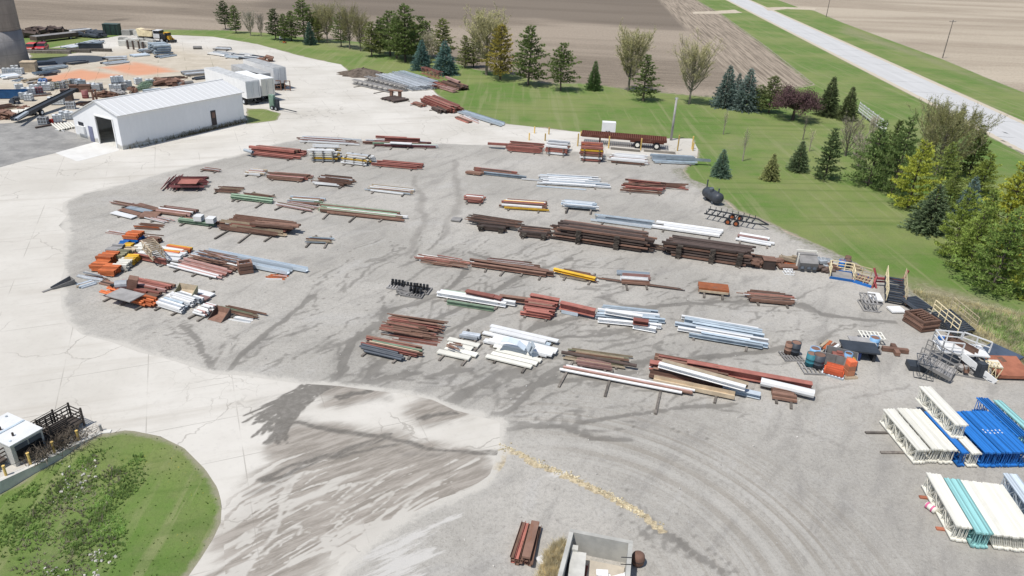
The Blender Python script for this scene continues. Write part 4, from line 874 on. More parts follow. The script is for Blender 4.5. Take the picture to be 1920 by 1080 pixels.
MB().bar((-.22, yr, hr + .1), (SL + .22, yr, hr + .1), .35, .06).build('ridge_cap', ROOFM, sh)
fm = MB()
for y in (d0, d1): fm.box((-.04, y, dh / 2), (.12, .16, dh))
fm.box((-.04, (d0 + d1) / 2, dh), (.12, d1 - d0, .16)); fm.build('door_frame', pal('W'), sh)
MB().box((SL / 2, SW / 2, .035), (SL - .4, SW - .4, .02)).build('floor_slab', CONC, sh)
MB().box((.5, SW * .64, 1.05), (.05, .9, 2.05)).build('walk_door', paint('slate_door', (.16, .17, .25)), sh).location = (-.54, 0, 0)
wd = MB().box((-.03, SW * .84, 1.9), (.06, 1.1, .9)).build('window', GLASS, sh)
MB().box((-.15, SW * .84, 1.35), (.3, 1.7, 1.0)).build('air_box', pal('W'), sh)
sd = MB().box((SL * .725, -.03, 1.6), (.85, .06, 2.1)).build('side_door', paint('dark_door', (.06, .05, .05)), sh)
MB().box((SL * .725, -.07, 2.0), (.5, .03, .8)).build('door_glass', paint('brown_glass', (.22, .13, .1), .3), sd)
mb = MB(); rg = random.Random(3)
for i in range(700):
    x = rg.choice([rg.gauss(SL * .56, 2), rg.gauss(SL * .83, 2.4), rg.uniform(.5, SL)]); z = abs(rg.gauss(0, .25)) + .1; y = -rg.uniform(.1, .55)
    if 0 < x < SL: mb.bar((x, y, 0), (x + rg.gauss(0, .2), y + rg.gauss(0, .1), z), .03)
o = mb.build('dry_weeds', paint('dry_weed', (.24, .21, .13), .95, .4)); o.location = A; o.rotation_euler = (0, 0, rz); o['kind'] = 'stuff'
# ------------------------------------------------------------------ silo
si = E('concrete_silo', 'tall grey concrete silo with faint hoops at left edge', 'silo', (0, 0, 0)); re_ = P(57, 118); le = P(-66, 128)
ctr = (re_ + le) / 2 + (P(0, 100) - P(0, 130)).normalized() * 1.0; rad = (re_ - le).length / 2 * .97
si.location = ctr
t = NT('silo_concrete'); v = t.obj(); sx = t.n('ShaderNodeSeparateXYZ'); t.put(sx.inputs[0], v)
c = t.mix(t.step(t.noise(t.mapv(v, (1, 1, .3)), .5, 6, .7), .3, .7), (.245, .235, .235), (.33, .318, .31))
bd = t.step(t.math('ABSOLUTE', t.math('SUBTRACT', t.math('FRACT', t.math('DIVIDE', sx.outputs[2], 2.4)), .5)), .47, .5)
c = t.mix(t.math('MULTIPLY', bd, .5), c, (.16, .155, .15)); vt = t.vor(t.mapv(v, (.5, .5, .42)), .8, 'DISTANCE_TO_EDGE', .3); c = t.mix(t.step(vt, 0, .02, .35, 0), c, (.17, .165, .16)); SILOM = t.out(c, .9)
stp = hgt(re_, 53); smooth(MB().lathe([(rad, 0), (rad * .965, stp)], 64).build('lower_barrel', SILOM, si)).data.polygons[-1].use_smooth = False
smooth(MB().lathe([(rad * .95, stp + .01), (rad * .95, 30)], 64).build('upper_barrel', SILOM, si))
MB().lathe([(rad * .95, 30), (rad * .5, 32), (.3, 33)], 48).build('dome_cap', pal('S'), si)
# ------------------------------------------------------------------ van trailers
def wheel(parent, c, r=.5, w=.28, axis='Y', rim='S'):
    d = Vector((0, 1, 0)) if axis == 'Y' else Vector((1, 0, 0)); c = Vector(c)
    wh = MB().bar(c - d * w / 2, c + d * w / 2, r, n=18).build('wheel', BLK, parent)
    MB().bar(c - d * (w / 2 + .02), c + d * (w / 2 + .02), r * .55, n=14).build('rim', pal(rim), wh); return wh
PAL['J'] = ('trailer white', (.80, .80, .79), .4, 0); PAL['I'] = ('trailer grey', (.40, .40, .39), .5, 0.05)
def van(label, rl, rr, far, col, H=2.75, base=1.15, wheels=True, roofc='V', rear=None):
    Rm = (rl + rr) / 2; d = (rl - Rm); L = (far - rl).length; rz = az(far, rl)
    o = E('van_trailer', label, 'trailer', Rm, rz, 'white van trailers behind the shed'); W = 2.5
    MB().box((-L / 2, 0, base + H / 2), (L, W, H)).build('box_body', pal(col), o)
    MB().box((-L / 2, 0, base + H + .025), (L - .05, W - .05, .04)).build('roof', pal(roofc), o)
    for y in (-.62, .62):
        dr = MB().box((.03, y, base + H / 2), (.05, 1.18, H - .15)).build('rear_door', pal(rear or col), o)
        MB().tube((.08, y + .3, base + .15), (.08, y + .3, base + H - .2), .025, 6).build('lock_rod', pal('S'), dr)
    MB().box((-L / 2, 0, base - .1), (L, 1.0, .18)).build('underframe', STEELK, o); MB().box((.02, 0, .55), (.12, 2.3, .12)).build('bumper', STEELK, o)
    for x in ((-1.2, -2.5) if wheels else ()):
        for y in (-1.05, 1.05): wheel(o, (x, y, .5), .5, .5)
    for y in (-.8, .8): MB().box((-L + 2.5, y, base / 2), (.14, .14, base)).build('landing_leg', STEELK, o)
    return o
vt1 = van('white van trailer furthest right, rusty rack at its rear', P(517, 170), P(538, 167), P(461, 151), 'J', roofc='I', rear='J')
van('dull grey van trailer parked left of the rusty rack', P(489, 183), P(508, 180), P(441, 163), 'I', roofc='I', rear='I')
van('white van trailer with grey roof close behind the shed', P(469, 199), P(487, 195), P(392, 170), 'J', roofc='I', rear='J')
van('white van trailer with bright white roof', P(496, 193), P(515, 190), P(446, 178), 'J', roofc='J', rear='C')
rk = E('steel_rack', 'rusty two bay rack standing at the rear of a trailer', 'rack', P(531, 170), R(5)); mb = MB()
for x in (-1.3, -.35, .35, 1.3): MB().box((x, 0, .9), (.14, .14, 1.8)).build('post', pal('B'), rk)
for z in (.25, .9, 1.75): mb.box((-.82, 0, z), (.9, .12, .12)); mb.box((.82, 0, z), (.9, .12, .12))
mb.build('crossbar', pal('B'), rk)
gp = E('green_implement', 'old green farm implement with drawbar on the grass patch', 'implement', P(512, 205), R(-30))
MB().box((0, 0, 1.2), (1.0, .5, 2.3)).build('hopper', paint('farm_green', (.16, .24, .19), rust=.3), gp); MB().box((.9, .2, .9), (.6, .4, 1.7)).build('gearbox', pal('K'), gp); MB().bar((1, 0, .5), (5, .3, .3), .12).build('drawbar', pal('K'), gp)
for x in (.3, 1.2): wheel(gp, (x, -.4, .35), .35, .2)
# ------------------------------------------------------------------ rusty flatbed trailer, utility box, lamp pole, bollards
A, B = P(1089, 270), P(1247, 283); L = (B - A).length; rz = az(A, B); dv = Vector((-(B - A).y, (B - A).x, 0)).normalized()
fb = E('flatbed_trailer', 'long rusty flatbed trailer frame on two axles with white hubs', 'trailer', (A + B) / 2, rz); RU = paint('rust_trailer', (.13, .045, .03), .8, rust=.5)
mb = MB(); n = 44
for i in range(n + 1): mb.box((-L / 2 + i * L / n, 1.25, 1.42), (.12, 2.6, .12))
mb.build('cross_members', RU, fb); mb = MB()
for y in (0, .75, 1.75, 2.5): mb.box((0, y, 1.33), (L + .2, .14, .3))
mb.build('main_rails', RU, fb); mb = MB()
mb.box((0, 1.25, .97), (L, .2, .3)); mb.box((L * .28, 1.25, .85), (L * .4, 1.4, .22)); mb.build('underframe', RU, fb)
for y in (.4, 2.1): MB().box((-L * .28, y, .6), (.2, .2, 1.2)).build('landing_leg', RU, fb)
for x in (L * .17, L * .395):
    for y in (.2, 2.3): wheel(fb, (x, y, .52), .52, .34, rim='C')
ub = E('utility_box', 'white utility cabinet on the lawn behind the rusty trailer', 'cabinet', P(1140, 256), R(-4)); bh = hgt(P(1126, 258), 232)
MB().box((0, .6, bh / 2), (2.05, 1.2, bh)).build('cabinet', pal('W'), ub)
for x in (-.3, .1): MB().box((x, -.02, bh * .32), (.28, .05, .3)).build('vent', STEELK, ub)
lp = P(1258, 263); ph = hgt(lp, 183); o = E('light_pole', 'bare grey pole standing at the lawn edge by the trailer', 'pole', lp)
smooth(MB().tube((0, 0, 0), (0, 0, ph), .2, 12, .15).build('shaft', pal('V'), o)); MB().box((0, 0, ph - .12), (.42, .2, .2)).build('pole_cap', pal('S'), o)
for (x, y, ty, lb) in ((1083, 274, 251, 'left of the flatbed trailer'), (1089, 255, 247, 'behind the left flatbed end'), (1141, 278, 256, 'before the trailer landing leg'), (1201, 282, 260, 'before the flatbed wheels'), (1270, 283, 254, 'right of the bare pole'), (1297, 280, 256, 'furthest right on the pad'), (1299, 283, 268, 'short, beside the rightmost one'),
                       (1002, 250, 238, 'back left of the empty pad'), (1029, 252, 239, 'back right of the empty pad'), (992, 263, 250, 'front left of the empty pad'), (1022, 264, 251, 'front right of the empty pad')):
    g = P(x, y); H = hgt(g, ty); thing1('bollard', MB().tube((0, 0, 0), (0, 0, H), .1, 10).lathe([(.1, H), (.07, H + .06), (.01, H + .08)], 10), pal('Y') if 0 else paint('faded_yellow', (.62, .43, .14), .6, .2, rust=.15), f'yellow bollard {lb}', 'bollard', g, 0, None)
for (x0, y0, x1, y1, lb) in ((1145, 280, 1200, 285, 'between two bollards below the trailer'), (1207, 284, 1266, 289, 'right of the trailer wheels')):
    A, B = P(x0, y0), P(x1, y1); c = (A + B) / 2; o = thing1('wheel_stop', MB().box((0, 0, .16), ((B - A).length, .3, .3)), pal('H'), f'low brown wheel stop {lb}', 'wheel stop', c, az(A, B))
# ------------------------------------------------------------------ tank, skeleton frame
A, B = P(1322, 372), P(1347, 386); c = (A + B) / 2; o = E('steel_tank', 'dark grey horizontal tank with stub pipes by the lawn edge', 'tank', c, az(A, B)); o.scale = (.9, .9, .9); TK = paint('slate_tank', (.075, .085, .10), .45, .2)
r = .72; L = 2.7; mb = MB(); pr = [(.05, -L / 2 - .45), (.4, -L / 2 - .38), (.62, -L / 2 - .2), (r, -L / 2), (r, L / 2), (.62, L / 2 + .2), (.4, L / 2 + .38), (.05, L / 2 + .45)]
mb.lathe(pr, 20); mb.v = [(z, x, y + .95) for x, y, z in mb.v]; smooth(mb.build('shell', TK, o))
for x in (-.75, .75): MB().box((x, 0, .2), (.3, 1.1, .42)).build('saddle', TK, o)
MB().tube((-1.5, 0, 1.5), (-1.5, 0, 2.6), .09).build('vent_pipe', TK, o); MB().tube((1.1, 0, 1.5), (1.1, 0, 2.2), .09).build('vent_pipe', TK, o)
MB().tube((.1, -.3, 1.6), (.1, -.42, 1.95), .28, 14).build('manhole', TK, o); MB().tube((-.5, 0, 1.5), (-.5, 0, 1.85), .2, 12).build('manhole', TK, o)
A, B = P(1322, 412), P(1418, 432); c = (A + B) / 2; L = (B - A).length; o = E('trailer_skeleton', 'black skeletal boat trailer frame on the gravel by the lawn', 'trailer frame', c, az(A, B))
mb = MB()
for y in (0, 1.7): mb.box((-.2, y, .7), (L, .12, .12))
for i in range(9): mb.box((-L / 2 + i * L / 9, .85, .72), (.1, 1.9, .1)); mb.box((-L / 2 + i * L / 9, .0, .85), (.06, .06, .5)); mb.box((-L / 2 + i * L / 9, 1.7, .85), (.06, .06, .5))
mb.bar((L / 2 - .3, 0, .7), (L / 2 + 1, .85, .6), .12); mb.bar((L / 2 - .3, 1.7, .7), (L / 2 + 1, .85, .6), .12); mb.build('frame', STEELK, o)
for x in (-.3, .6):
    for y in (-.1, 1.8): wheel(o, (x, y, .32), .32, .2, rim='O')
# ------------------------------------------------------------------ utility poles
for (x, y, ty, lb) in ((1767, 109, 37, 'in the field right of the road'), (1549, 32, -8, 'far up the road at the top edge')):
    g = P(x, y); H = hgt(g, ty); o = E('utility_pole', f'thin wooden utility pole {lb}', 'utility pole', g, R(20))
    MB().tube((0, 0, 0), (0, 0, H), .16, 8, .1).build('pole', TIM, o); MB().box((0, 0, H - .5), (2.4, .1, .12)).build('crossarm', TIM, o)
    for k in (-1.1, -.4, .4, 1.1): MB().tube((k, 0, H - .44), (k, 0, H - .22), .05, 6).build('insulator', pal('S'), o)

# white foot pads showing on some blue frames
for nm in [o for o in list(COL.objects) if o.name.startswith('rack_frame') and 'far part of the blue' in o['label']][2:15:3]:
    for x in (1.9, 2.15): MB().box((x, 0, 1.064), (.12, .07, .006)).build('foot_pad', pal('W'), nm)
# ------------------------------------------------------------------ coloured rack beam bundles on the left
def bundle(desc, x0, y0, x1, y1, back, col, n=6, layers=3, h=.17, z0=0, bear=2):
    S(desc, x0, y0, x1, y1, back, n, layers, 'K', .24, h, col, ang=.6, lj=.08, bear=bear, bz=.1, bout=.2, z0=z0)
bundle('in the leftmost front orange bundle', 167, 508, 194, 510, 8, 'O')
bundle('in the second front orange bundle', 185, 517, 215, 519, 9, 'O')
bundle('in the orange bundle behind the front two', 180, 496, 212, 498, 9, 'O', layers=4)
bundle('beside the second front orange bundle', 213, 507, 238, 508, 9, 'C', n=7)
bundle('in the yellow bundle beside the cream one', 230, 497, 252, 498, 8, 'Y', n=5)
bundle('in the bundle behind the yellow one', 209, 490, 234, 491, 9, 'L')
bundle('in the bundle behind the olive one', 222, 481, 246, 482, 9, 'T', layers=2)
bundle('in the grey bundle left of the olive one', 199, 478, 224, 479, 9, 'V', layers=3)
bundle('small behind the grey bundle', 221, 463, 235, 464, 5, 'N', n=4, layers=2)
bundle('small beside the bright blue bit', 227, 468, 243, 469, 5, 'Y', n=4, layers=2)
bundle('under the topmost orange bundle', 230, 455, 257, 457, 8, 'N', layers=2)
bundle('stacked on the bright blue beams', 229, 455, 258, 457, 8, 'O', layers=2, z0=.47, bear=0)
bundle('behind the wide white set', 246, 472, 272, 474, 7, 'C', layers=2)
bundle('in the brown bit behind the cream bundle', 262, 459, 284, 463, 6, 'B', layers=2)
def lattice(name, label, p0, p1, w, h, col, z=0, n=7, t=.09):
    A, B = P(*p0, z), P(*p1, z); L = (B - A).length; o = E(name, label, 'frame', (A + B) / 2, az(A, B))
    mb = MB()
    for y in (-w / 2, w / 2):
        for zz in (t, h): MB().box((0, y, zz), (L, t, t)).build('chord', pal(col), o)
    for i in range(n):
        a = -L / 2 + i * L / n; b = a + L / n
        for y in (-w / 2, w / 2): mb.bar((a, y, t if i % 2 else h), (b, y, h if i % 2 else t), t * .7)
        mb.bar((a, -w / 2, h), (a, w / 2, h), t * .7); mb.bar((a, -w / 2, t), (a, w / 2, t), t * .7); mb.bar((a, -w / 2, h), (b, w / 2, h), t * .6)
    mb.build('bracing', pal(col), o); return o
lattice('lattice_section', 'tan lattice tower section lying across the wide white beams', (279, 466), (299, 488), 1.0, .9, 'T', z=.5)
def crate_stack(name, label, corner, right, left, n, h, col, t=.16, cat='crate'):
    A, B, C = P(*corner), P(*right), P(*left); ux = B - A; uy = C - A
    o = E(name, label, cat, A, az(A, B)); X = ux.length; ux.normalize(); Y = abs(uy.dot(Vector((-ux.y, ux.x, 0)))); sk = uy.dot(ux)
    for k in range(n):
        mb = MB(); z = .05 + (k + .5) * h / n; hh = h / n * .8; s = (k % 2) * .05
        mb.box((X / 2, t / 2 + s, z), (X, t, hh)); mb.box((X / 2, Y - t / 2 - s, z), (X, t, hh)); mb.box((t / 2 + s, Y / 2, z), (t, Y - 2 * t - .01, hh)); mb.box((X - t / 2 - s, Y / 2, z), (t, Y - 2 * t - .01, hh))
        mb.build('ring_frame', pal(col), o)
    return o, X, Y
crate_stack('steel_crate', 'open rusty crate before the end of the pink pipe bed', (449, 517), (476, 513), (443, 509), 3, 1.0, 'B', .14)
o, X, Y = crate_stack('frame_stack', 'stack of four brown rectangular frames beside the lawn edge', (1727, 625), (1759, 621), (1695, 601), 5, .95, 'B', .2)
mb = MB()
for i in range(5): mb.box((X * .55, Y * (.2 + .14 * i), .95), (X * .5, .1, .1), rz=.1)
mb.build('loose_bars', pal('B'), o)
def chute():
    o = E('chute', 'grey tapered sheet chute lying at the concrete edge far left', 'chute', P(122, 535), R(52)); o.scale = (.55,) * 3; mb = MB()
    mb.add([(-1.9, -.25, .05), (1.2, -.75, .05), (1.2, .75, .05), (-1.9, .25, .05), (-1.9, -.3, .25), (1.2, -.85, .85), (1.2, .85, .85), (-1.9, .3, .25), (-1.9, 0, .04)], [(0, 1, 2, 3), (0, 4, 5, 1), (3, 2, 6, 7), (1, 5, 6, 2)])
    mb.bar((-1.9, 0, .12), (-3.2, -.2, .06), .4, .1); mb.build('trough', pal('V'), o)
    MB().bar((-1.9, -.3, .27), (1.2, -.85, .87), .07).bar((-1.9, .3, .27), (1.2, .85, .87), .07).build('rim', pal('V'), o)
chute()
def bucketloader(label, p, rz, w, col, inner):
    o = E('loader_bucket', label, 'bucket', P(*p), rz); o.scale = (.8, .8, .75); mb = MB(); W = w
    pts = [(-.7, .05), (.55, .05), (.75, .3), (.8, .95)]
    vs = [(x, y, z) for y in (-W / 2, W / 2) for x, z in pts]; mb.add(vs, [(i, i + 1, i + 5, i + 4) for i in range(3)]); mb.build('shell', pal(inner), o)
    for y in (-W / 2, W / 2):
        MB().prism([(-.7, .03), (.55, .03), (.78, .3), (.84, .98)], y - .03, y + .03).build('side_plate', pal(col), o)
    return o
bucketloader('tan loader bucket with dark sides on the white sheets', (348, 561), R(78), 2.0, 'L', 'T').location.z = .35
bucketloader('brown loader bucket at the end of the front left row', (411, 597), R(70), 1.6, 'D', 'B')
o = E('motor', 'grey motor with brown guard beside the grey sheet on left', 'machine', P(232, 548) + Vector((0, 0, .3)), .3)
MB().tube((-.5, 0, .4), (.4, 0, .4), .38, 12).build('housing', pal('S'), o); MB().box((.8, 0, .5), (.7, .8, .9), ry=.3).build('guard', pal('B'), o); MB().tube((-.8, 0, .4), (-.5, 0, .4), .15, 8).build('shaft', STEELK, o)
# ------------------------------------------------------------------ drums, pallets, crates on the right
def drum(label, p, col, z=0, group=None, top='B', r=.29, h=.88):
    o = E('drum', label, 'drum', P(*p) + Vector((0, 0, z)), random.random() * 6, group)
    smooth(MB().lathe([(r, 0), (r, .28), (r + .012, .29), (r + .012, .31), (r, .32), (r, .58), (r + .012, .59), (r + .012, .61), (r, .62), (r, h), (r - .03, h), (r - .03, h - .06)], 16).build('body', pal(col), o))
    MB().lathe([(r - .035, h - .04), (r - .035, h - .03)], 16).build('lid', pal(top), o); return o
def pallet(label, p, rz, col='H', w=1.2, d=1.05, z=0):
    o = E('pallet', label, 'pallet', P(*p) + Vector((0, 0, z + .02)), rz); mb = MB()
    for i in range(7): mb.box((-w / 2 + .05 + i * (w - .1) / 6, 0, .13), (.11, d, .02))
    mb.build('deck_boards', pal(col), o); mb = MB()
    for y in (-d / 2 + .05, 0, d / 2 - .05): mb.box((0, y, .06), (w, .09, .118))
    mb.build('stringers', pal(col), o); return o
pallet('grey pallet under two drums left of the others', (1483, 670), .1, 'V', 1.5, 1.3)
drum('rusty drum with white lumps on the left pallet', (1476, 665), 'B', .17); drum('black drum beside the rusty one on the left pallet', (1488, 667), 'K', .17, r=.36, h=1.0)
pallet('grey pallet under three drums', (1525, 693), .0, 'V', 1.9, 1.6)
drum('teal drum on the three drum pallet', (1517, 688), 'E', .17, r=.36, h=1.0).children[0].data.materials[0] = paint('dark_teal', (.03, .14, .17)); drum('black drum full of rust on the three drum pallet', (1531, 691), 'K', .17, r=.42, h=1.05); drum('light blue drum at the back of three drum pallet', (1523, 678), 'Q', .17, r=.36, h=1.0).children[0].data.materials[0] = paint('sky_blue', (.22, .42, .66))
A, B, C = P(1542, 682), P(1601, 697), P(1550, 672); rz = az(A, B); L = (B - A).length; W = .95 * abs((C - A).dot(Vector((-math.sin(rz), math.cos(rz), 0)))) + .3
gb = E('steel_bin', 'long grey open steel bin full of scrap and drums', 'bin', A, rz); mb = MB()
for y in (0, W): mb.box((L / 2, y, .52), (L, .05, .9))
for x in (0, L): mb.box((x, W / 2, .52), (.05, W - .06, .9))
mb.build('panel', pal('V'), gb); MB().box((L / 2, W / 2, .1), (L - .06, W - .06, .05)).build('floor', pal('D'), gb)
for x in (0, L / 3, 2 * L / 3, L): MB().box((x, -.06, .52), (.1, .08, .98)).build('post', pal('V'), gb)
def inbin(x, y, z=.13): v = Matrix.Rotation(rz, 4, 'Z') @ Vector((x, y, z)) + A; return v
def mv(o, v): o.location = v; return o
mv(drum('light blue drum standing in the grey bin', (1500, 600), 'Q'), inbin(L * .72, W * .62)).children[0].data.materials[0] = paint('sky_blue', (.22, .42, .66))
mv(drum('yellow drum standing in the grey bin', (1500, 600), 'Y', h=.6), inbin(L * .84, W * .42))
thing1('scrap_box', MB().box((0, 0, .35), (.8, .5, .7)).box((.1, .1, .75), (.4, .3, .14)), pal('R'), 'red metal box lying in the grey bin', 'box', inbin(L * .4, W * .5), rz + .2); thing1('scrap_box', MB().box((0, 0, .3), (.6, .6, .6)).box((.1, 0, .65), (.3, .3, .14)), paint('clay', (.38, .17, .10)), 'clay coloured box beside the yellow drum', 'box', inbin(L * .7, W * .3), rz)
pallet('blue edged pallet under the orange beams', (1562, 701), -.5, 'Q', 1.5, 1.2)
o = E('beam_bundle', 'orange beam bundle on the blue edged pallet', 'bundle', P(1562, 701) + Vector((0, 0, .17)), -.45)
for i in range(6):
    for k in range(2): MB().box((0, -.45 + i * .17 + k * .03, .12 + k * .22), (1.35 - .2 * k, .14, .2)).build('beam', paint('hot_orange', (.60, .12, .05)), o)
pallet('brown pallet under the orange cube stack', (1589, 705), .2, 'T', 1.0, 1.0)
o = E('block_stack', 'orange and clay cubes stacked on the brown pallet', 'stack', P(1589, 705) + Vector((0, 0, .17)), .2)
for k, (cc, s) in enumerate((((.42, .18, .10), .78), ((.42, .18, .10), .74), ((.62, .14, .06), .72))): MB().box((.03 * k, .02 * k, .19 + .38 * k), (s * .75, s * .75, .36)).build('cube', paint('cube%s' % k if 0 else ('clay_cube' if k < 2 else 'orange_cube'), cc), o)
o = E('flat_cart', 'dark flat cart with blue skirt behind the grey bin', 'cart', P(1607, 668), -.15)
MB().box((0, 0, .8), (2.6, 1.6, .12)).build('deck', pal('K'), o); MB().box((-.6, -.7, .4), (1.2, .1, .7)).build('skirt', paint('navy', (.015, .03, .10)), o); MB().box((1.0, 0, .3), (.2, 1.3, .6)).build('leg', STEELK, o); MB().box((-1.0, .3, .3), (.2, .8, .6)).build('leg', STEELK, o)
pallet('white slatted pallet furthest back by the blue drum', (1631, 640), -.1, 'C', 1.8, 1.2, z=.45); thing1('tub', MB().lathe([(.5, 0), (.62, .4), (.58, .42)], 14), paint('navy', (.015, .03, .10)), 'navy tub under the white slatted pallet', 'tub', P(1629, 641))
pallet('grey pallet under the lone blue drum', (1634, 656), -.3, 'V', 1.3, 1.1)
drum('light blue drum on the pallet furthest right', (1635, 655), 'Q', .17, h=.9, r=.36).children[0].data.materials[0] = paint('sky_blue', (.22, .42, .66))
thing1('board', MB().box((0, 0, .75), (1.9, 1.1, .08)).box((-.7, 0, .36), (.15, .8, .7)).box((.7, 0, .36), (.15, .8, .7)), pal('V'), 'grey board table behind the grey bin', 'table', P(1612, 655), -.15)
S('lying behind the left end of the grey bin', 1556, 667, 1574, 652, 8, 4, 1, 'F', .25, .12, 'WBOT', ang=4, lj=.15, bear=1, z0=.2)
o = E('beam_cross', 'rusty beam cross lying alone on the gravel', 'beam', P(1677, 660), R(-9)); MB().box((0, 0, .2), (1.9, .35, .3)).build('long_beam', pal('B'), o); MB().box((0, -.46, .22), (.35, .55, .3)).build('stub', pal('B'), o); MB().box((-.0, .46, .22), (.35, .55, .3)).build('stub', pal('B'), o)
A, B = P(1312, 551), P(1366, 557); o = E('box_girder', 'wide rusty orange box girder on two blocks', 'girder', (A + B) / 2 + Vector((0, .6, 0)), az(A, B)); L = (B - A).length * 1.05
MB().box((0, 0, .52), (L, 1.25, .16)).box((0, -.6, .42), (L, .1, .4)).box((0, .6, .42), (L, .1, .4)).build('shell', paint('orange_rust', (.33, .11, .045), rust=.5), o)
MB().box((0, -.68, .34), (L * .97, .05, .2)).build('side_strip', pal('T'), o)
for x in (-L * .3, L * .3): timber(o.location + Matrix.Rotation(az(A, B), 3, 'Z') @ Vector((x, -.45, .12)), az(A, B) + 1.5, 1.8, ['under the left end of the orange box girder', 'under the right end of the orange box girder'][x > 0], h=.2)
# junk row before the platform
def lump(name, label, cat, p, dims, col, rz=0, n=9, seed=1):
    rg = random.Random(seed); mb = MB(); w, d, h = dims
    for i in range(n):
        s = rg.uniform(.25, .6); mb.box((rg.uniform(-.4, .4) * w, rg.uniform(-.35, .35) * d, rg.uniform(.1, .75) * h), (w * s, d * s, h * s * .6), rg.uniform(-.5, .5), rg.uniform(-.3, .3), rg.uniform(-.3, .3))
    for i in range(6): mb.bar((rg.uniform(-.5, .5) * w, rg.uniform(-.5, .5) * d, .05), (rg.uniform(-.5, .5) * w, rg.uniform(-.5, .5) * d, h * rg.uniform(.3, 1)), .06)
    return thing1(name, mb, pal(col), label, cat, P(*p), rz)
lump('scrap_heap', 'dark scrap heap at the end of the three crib rack', 'scrap', (1420, 500), (1.4, 1.2, .8), 'B', seed=1)
o = E('steel_box', 'black steel box in the junk row beside the dark rack', 'box', P(1440, 505), R(-6)); MB().box((0, .3, .5), (1.1, 1.0, .9)).build('body', pal('D'), o); MB().box((0, .3, .98), (1.2, 1.1, .06)).build('lid', pal('B'), o)
lump('scrap_heap', 'brown scrap heap behind the black steel box', 'scrap', (1455, 498), (2.2, 1.2, .8), 'B', seed=2)
S('flat in the junk row', 1458, 505, 1507, 508, 5, 2, 1, 'F', 1.0, .3, 'BO', lj=.1, ang=2, bear=1)
lump('scrap_heap', 'pale and brown scrap behind the flat plates', 'scrap', (1482, 496), (2.2, 1.0, .9), 'T', seed=3)
o = E('machine_shell', 'battered grey white machine shell in the junk row', 'machine', P(1512, 509), R(-5)); mb = MB()
mb.box((0, .4, .75), (1.7, 1.3, 1.0), 0, 0, .35); mb.box((0, .9, 1.35), (1.8, .5, .3)); mb.build('shell', pal('V'), o); MB().box((-.9, .4, .8), (.1, .12, 1.6)).box((0, 1.2, 1.65), (1.9, .1, .1)).box((.9, .9, 1.2), (.1, .1, .9)).build('frame', pal('C'), o)
for x in (-.5, .1, .6): MB().tube((x, -.25, .3), (x, -.1, .5), .2, 10).build('roller', pal('K'), o)
lump('crumpled_sheet', 'crumpled grey sheet metal right of the machine shell', 'sheet metal', (1543, 499), (1.4, 1.2, .9), 'S', seed=5); lump('scrap_heap', 'flattened brown scrap below the crumpled sheet', 'scrap', (1540, 509), (1.8, .8, .6), 'D', seed=6); lump('scrap_heap', 'rounded rusty heap left of the blue platform', 'scrap', (1560, 507), (1.2, .9, .9), 'B', seed=7)
lattice('step_ladder', 'small white step frame before the flat plates', (1469, 513), (1487, 514), .7, .35, 'W', n=3, t=.07)
drum('blue drum behind the blue platform', (1576, 503), 'N'); drum('charcoal drum right of the blue drum', (1586, 503), 'K', r=.36); drum('rusty drum behind the charcoal drum', (1587, 496), 'B')
thing1('ring', MB().lathe([(.55, 0), (.55, .35), (.4, .35), (.4, .05)], 18), pal('T'), 'tan ring lying behind the blue platform rails', 'ring', P(1603, 505))
# stairs and platforms
def rail(mb, a, b, h, t=.05, n=3, mid=1):
    a, b = Vector(a), Vector(b); zz = Vector((0, 0, h))
    mb.bar(a + zz, b + zz, t)
    for k in range(mid): mb.bar(a + zz * ((k + 1) / (mid + 1)), b + zz * ((k + 1) / (mid + 1)), t * .8)
    for i in range(n): p = a.lerp(b, i / max(1, n - 1)); mb.bar(p, p + zz, t)
def stairs(name, label, p0, p1, w, z0, z1, nt, tread, railc, rh=1.0, sides=(0, 1), strc=None, platform=0):
    A, B = P(*p0), P(*p1); L = (B - A).length; o = E(name, label, 'stairs', A, az(A, B)); mb = MB()
    for y in (-w / 2, w / 2): mb.bar((0, y, z0 + .1), (L, y, z1 + .1), .06, .25)
    mb.build('stringer', pal(strc or tread), o); mb = MB()
    for i in range(nt): f = (i + .5) / nt; mb.box((L * f, 0, z0 + (z1 - z0) * f + .2), (L / nt * .86, w - .08, .05))
    mb.build('treads', pal(tread), o)
    for s in sides:
        mb = MB(); y = w / 2 if s else -w / 2; rail(mb, (0, y, z0 + .2), (L, y, z1 + .2), rh, .055, 5, 2); mb.build('handrail', pal(railc), o)
    if platform: MB().box((-platform / 2, 0, z0 + .1), (platform, w, .12)).build('platform', pal(tread), o)
    return o, L
CR = 'T'
PAL['Z'] = ('cream yellow', (.66, .56, .36), .6, .1)
A, B, C2 = P(1555, 523), P(1599, 530), P(1617, 538); o = E('platform_stairs', 'bright blue platform with cream rails and side stairs', 'stairs', A, az(A, B)); L = (B - A).length
MB().box((L / 2, .1, .12), (L, .1, .24)).box((L / 2, 2.0, .12), (L, .1, .24)).build('kick_plate', pal('N'), o); MB().box((L / 2, 1.05, .12), (L, 1.8, .08)).build('deck', pal('V'), o)
mb = MB(); rail(mb, (0, 2.0, .2), (L, 2.0, .2), .9, .07, 4, 2); rail(mb, (0, .1, .2), (0, 2, .2), .9, .07, 2, 2); rail(mb, (L, .1, .2), (L, 2, .2), .9, .07, 2, 2); mb.build('guard_rail', pal('Z'), o)
mb = MB(); d = Vector((L + 1.2, -.35, 0)); mb.bar((L, .05, .15), (L + 1.5, -.6, .1), .1, .3); mb.bar((L, 2.0, .15), (L + 1.6, 1.5, .1), .1, .3); mb.build('stringer', pal('N'), o); mb = MB()
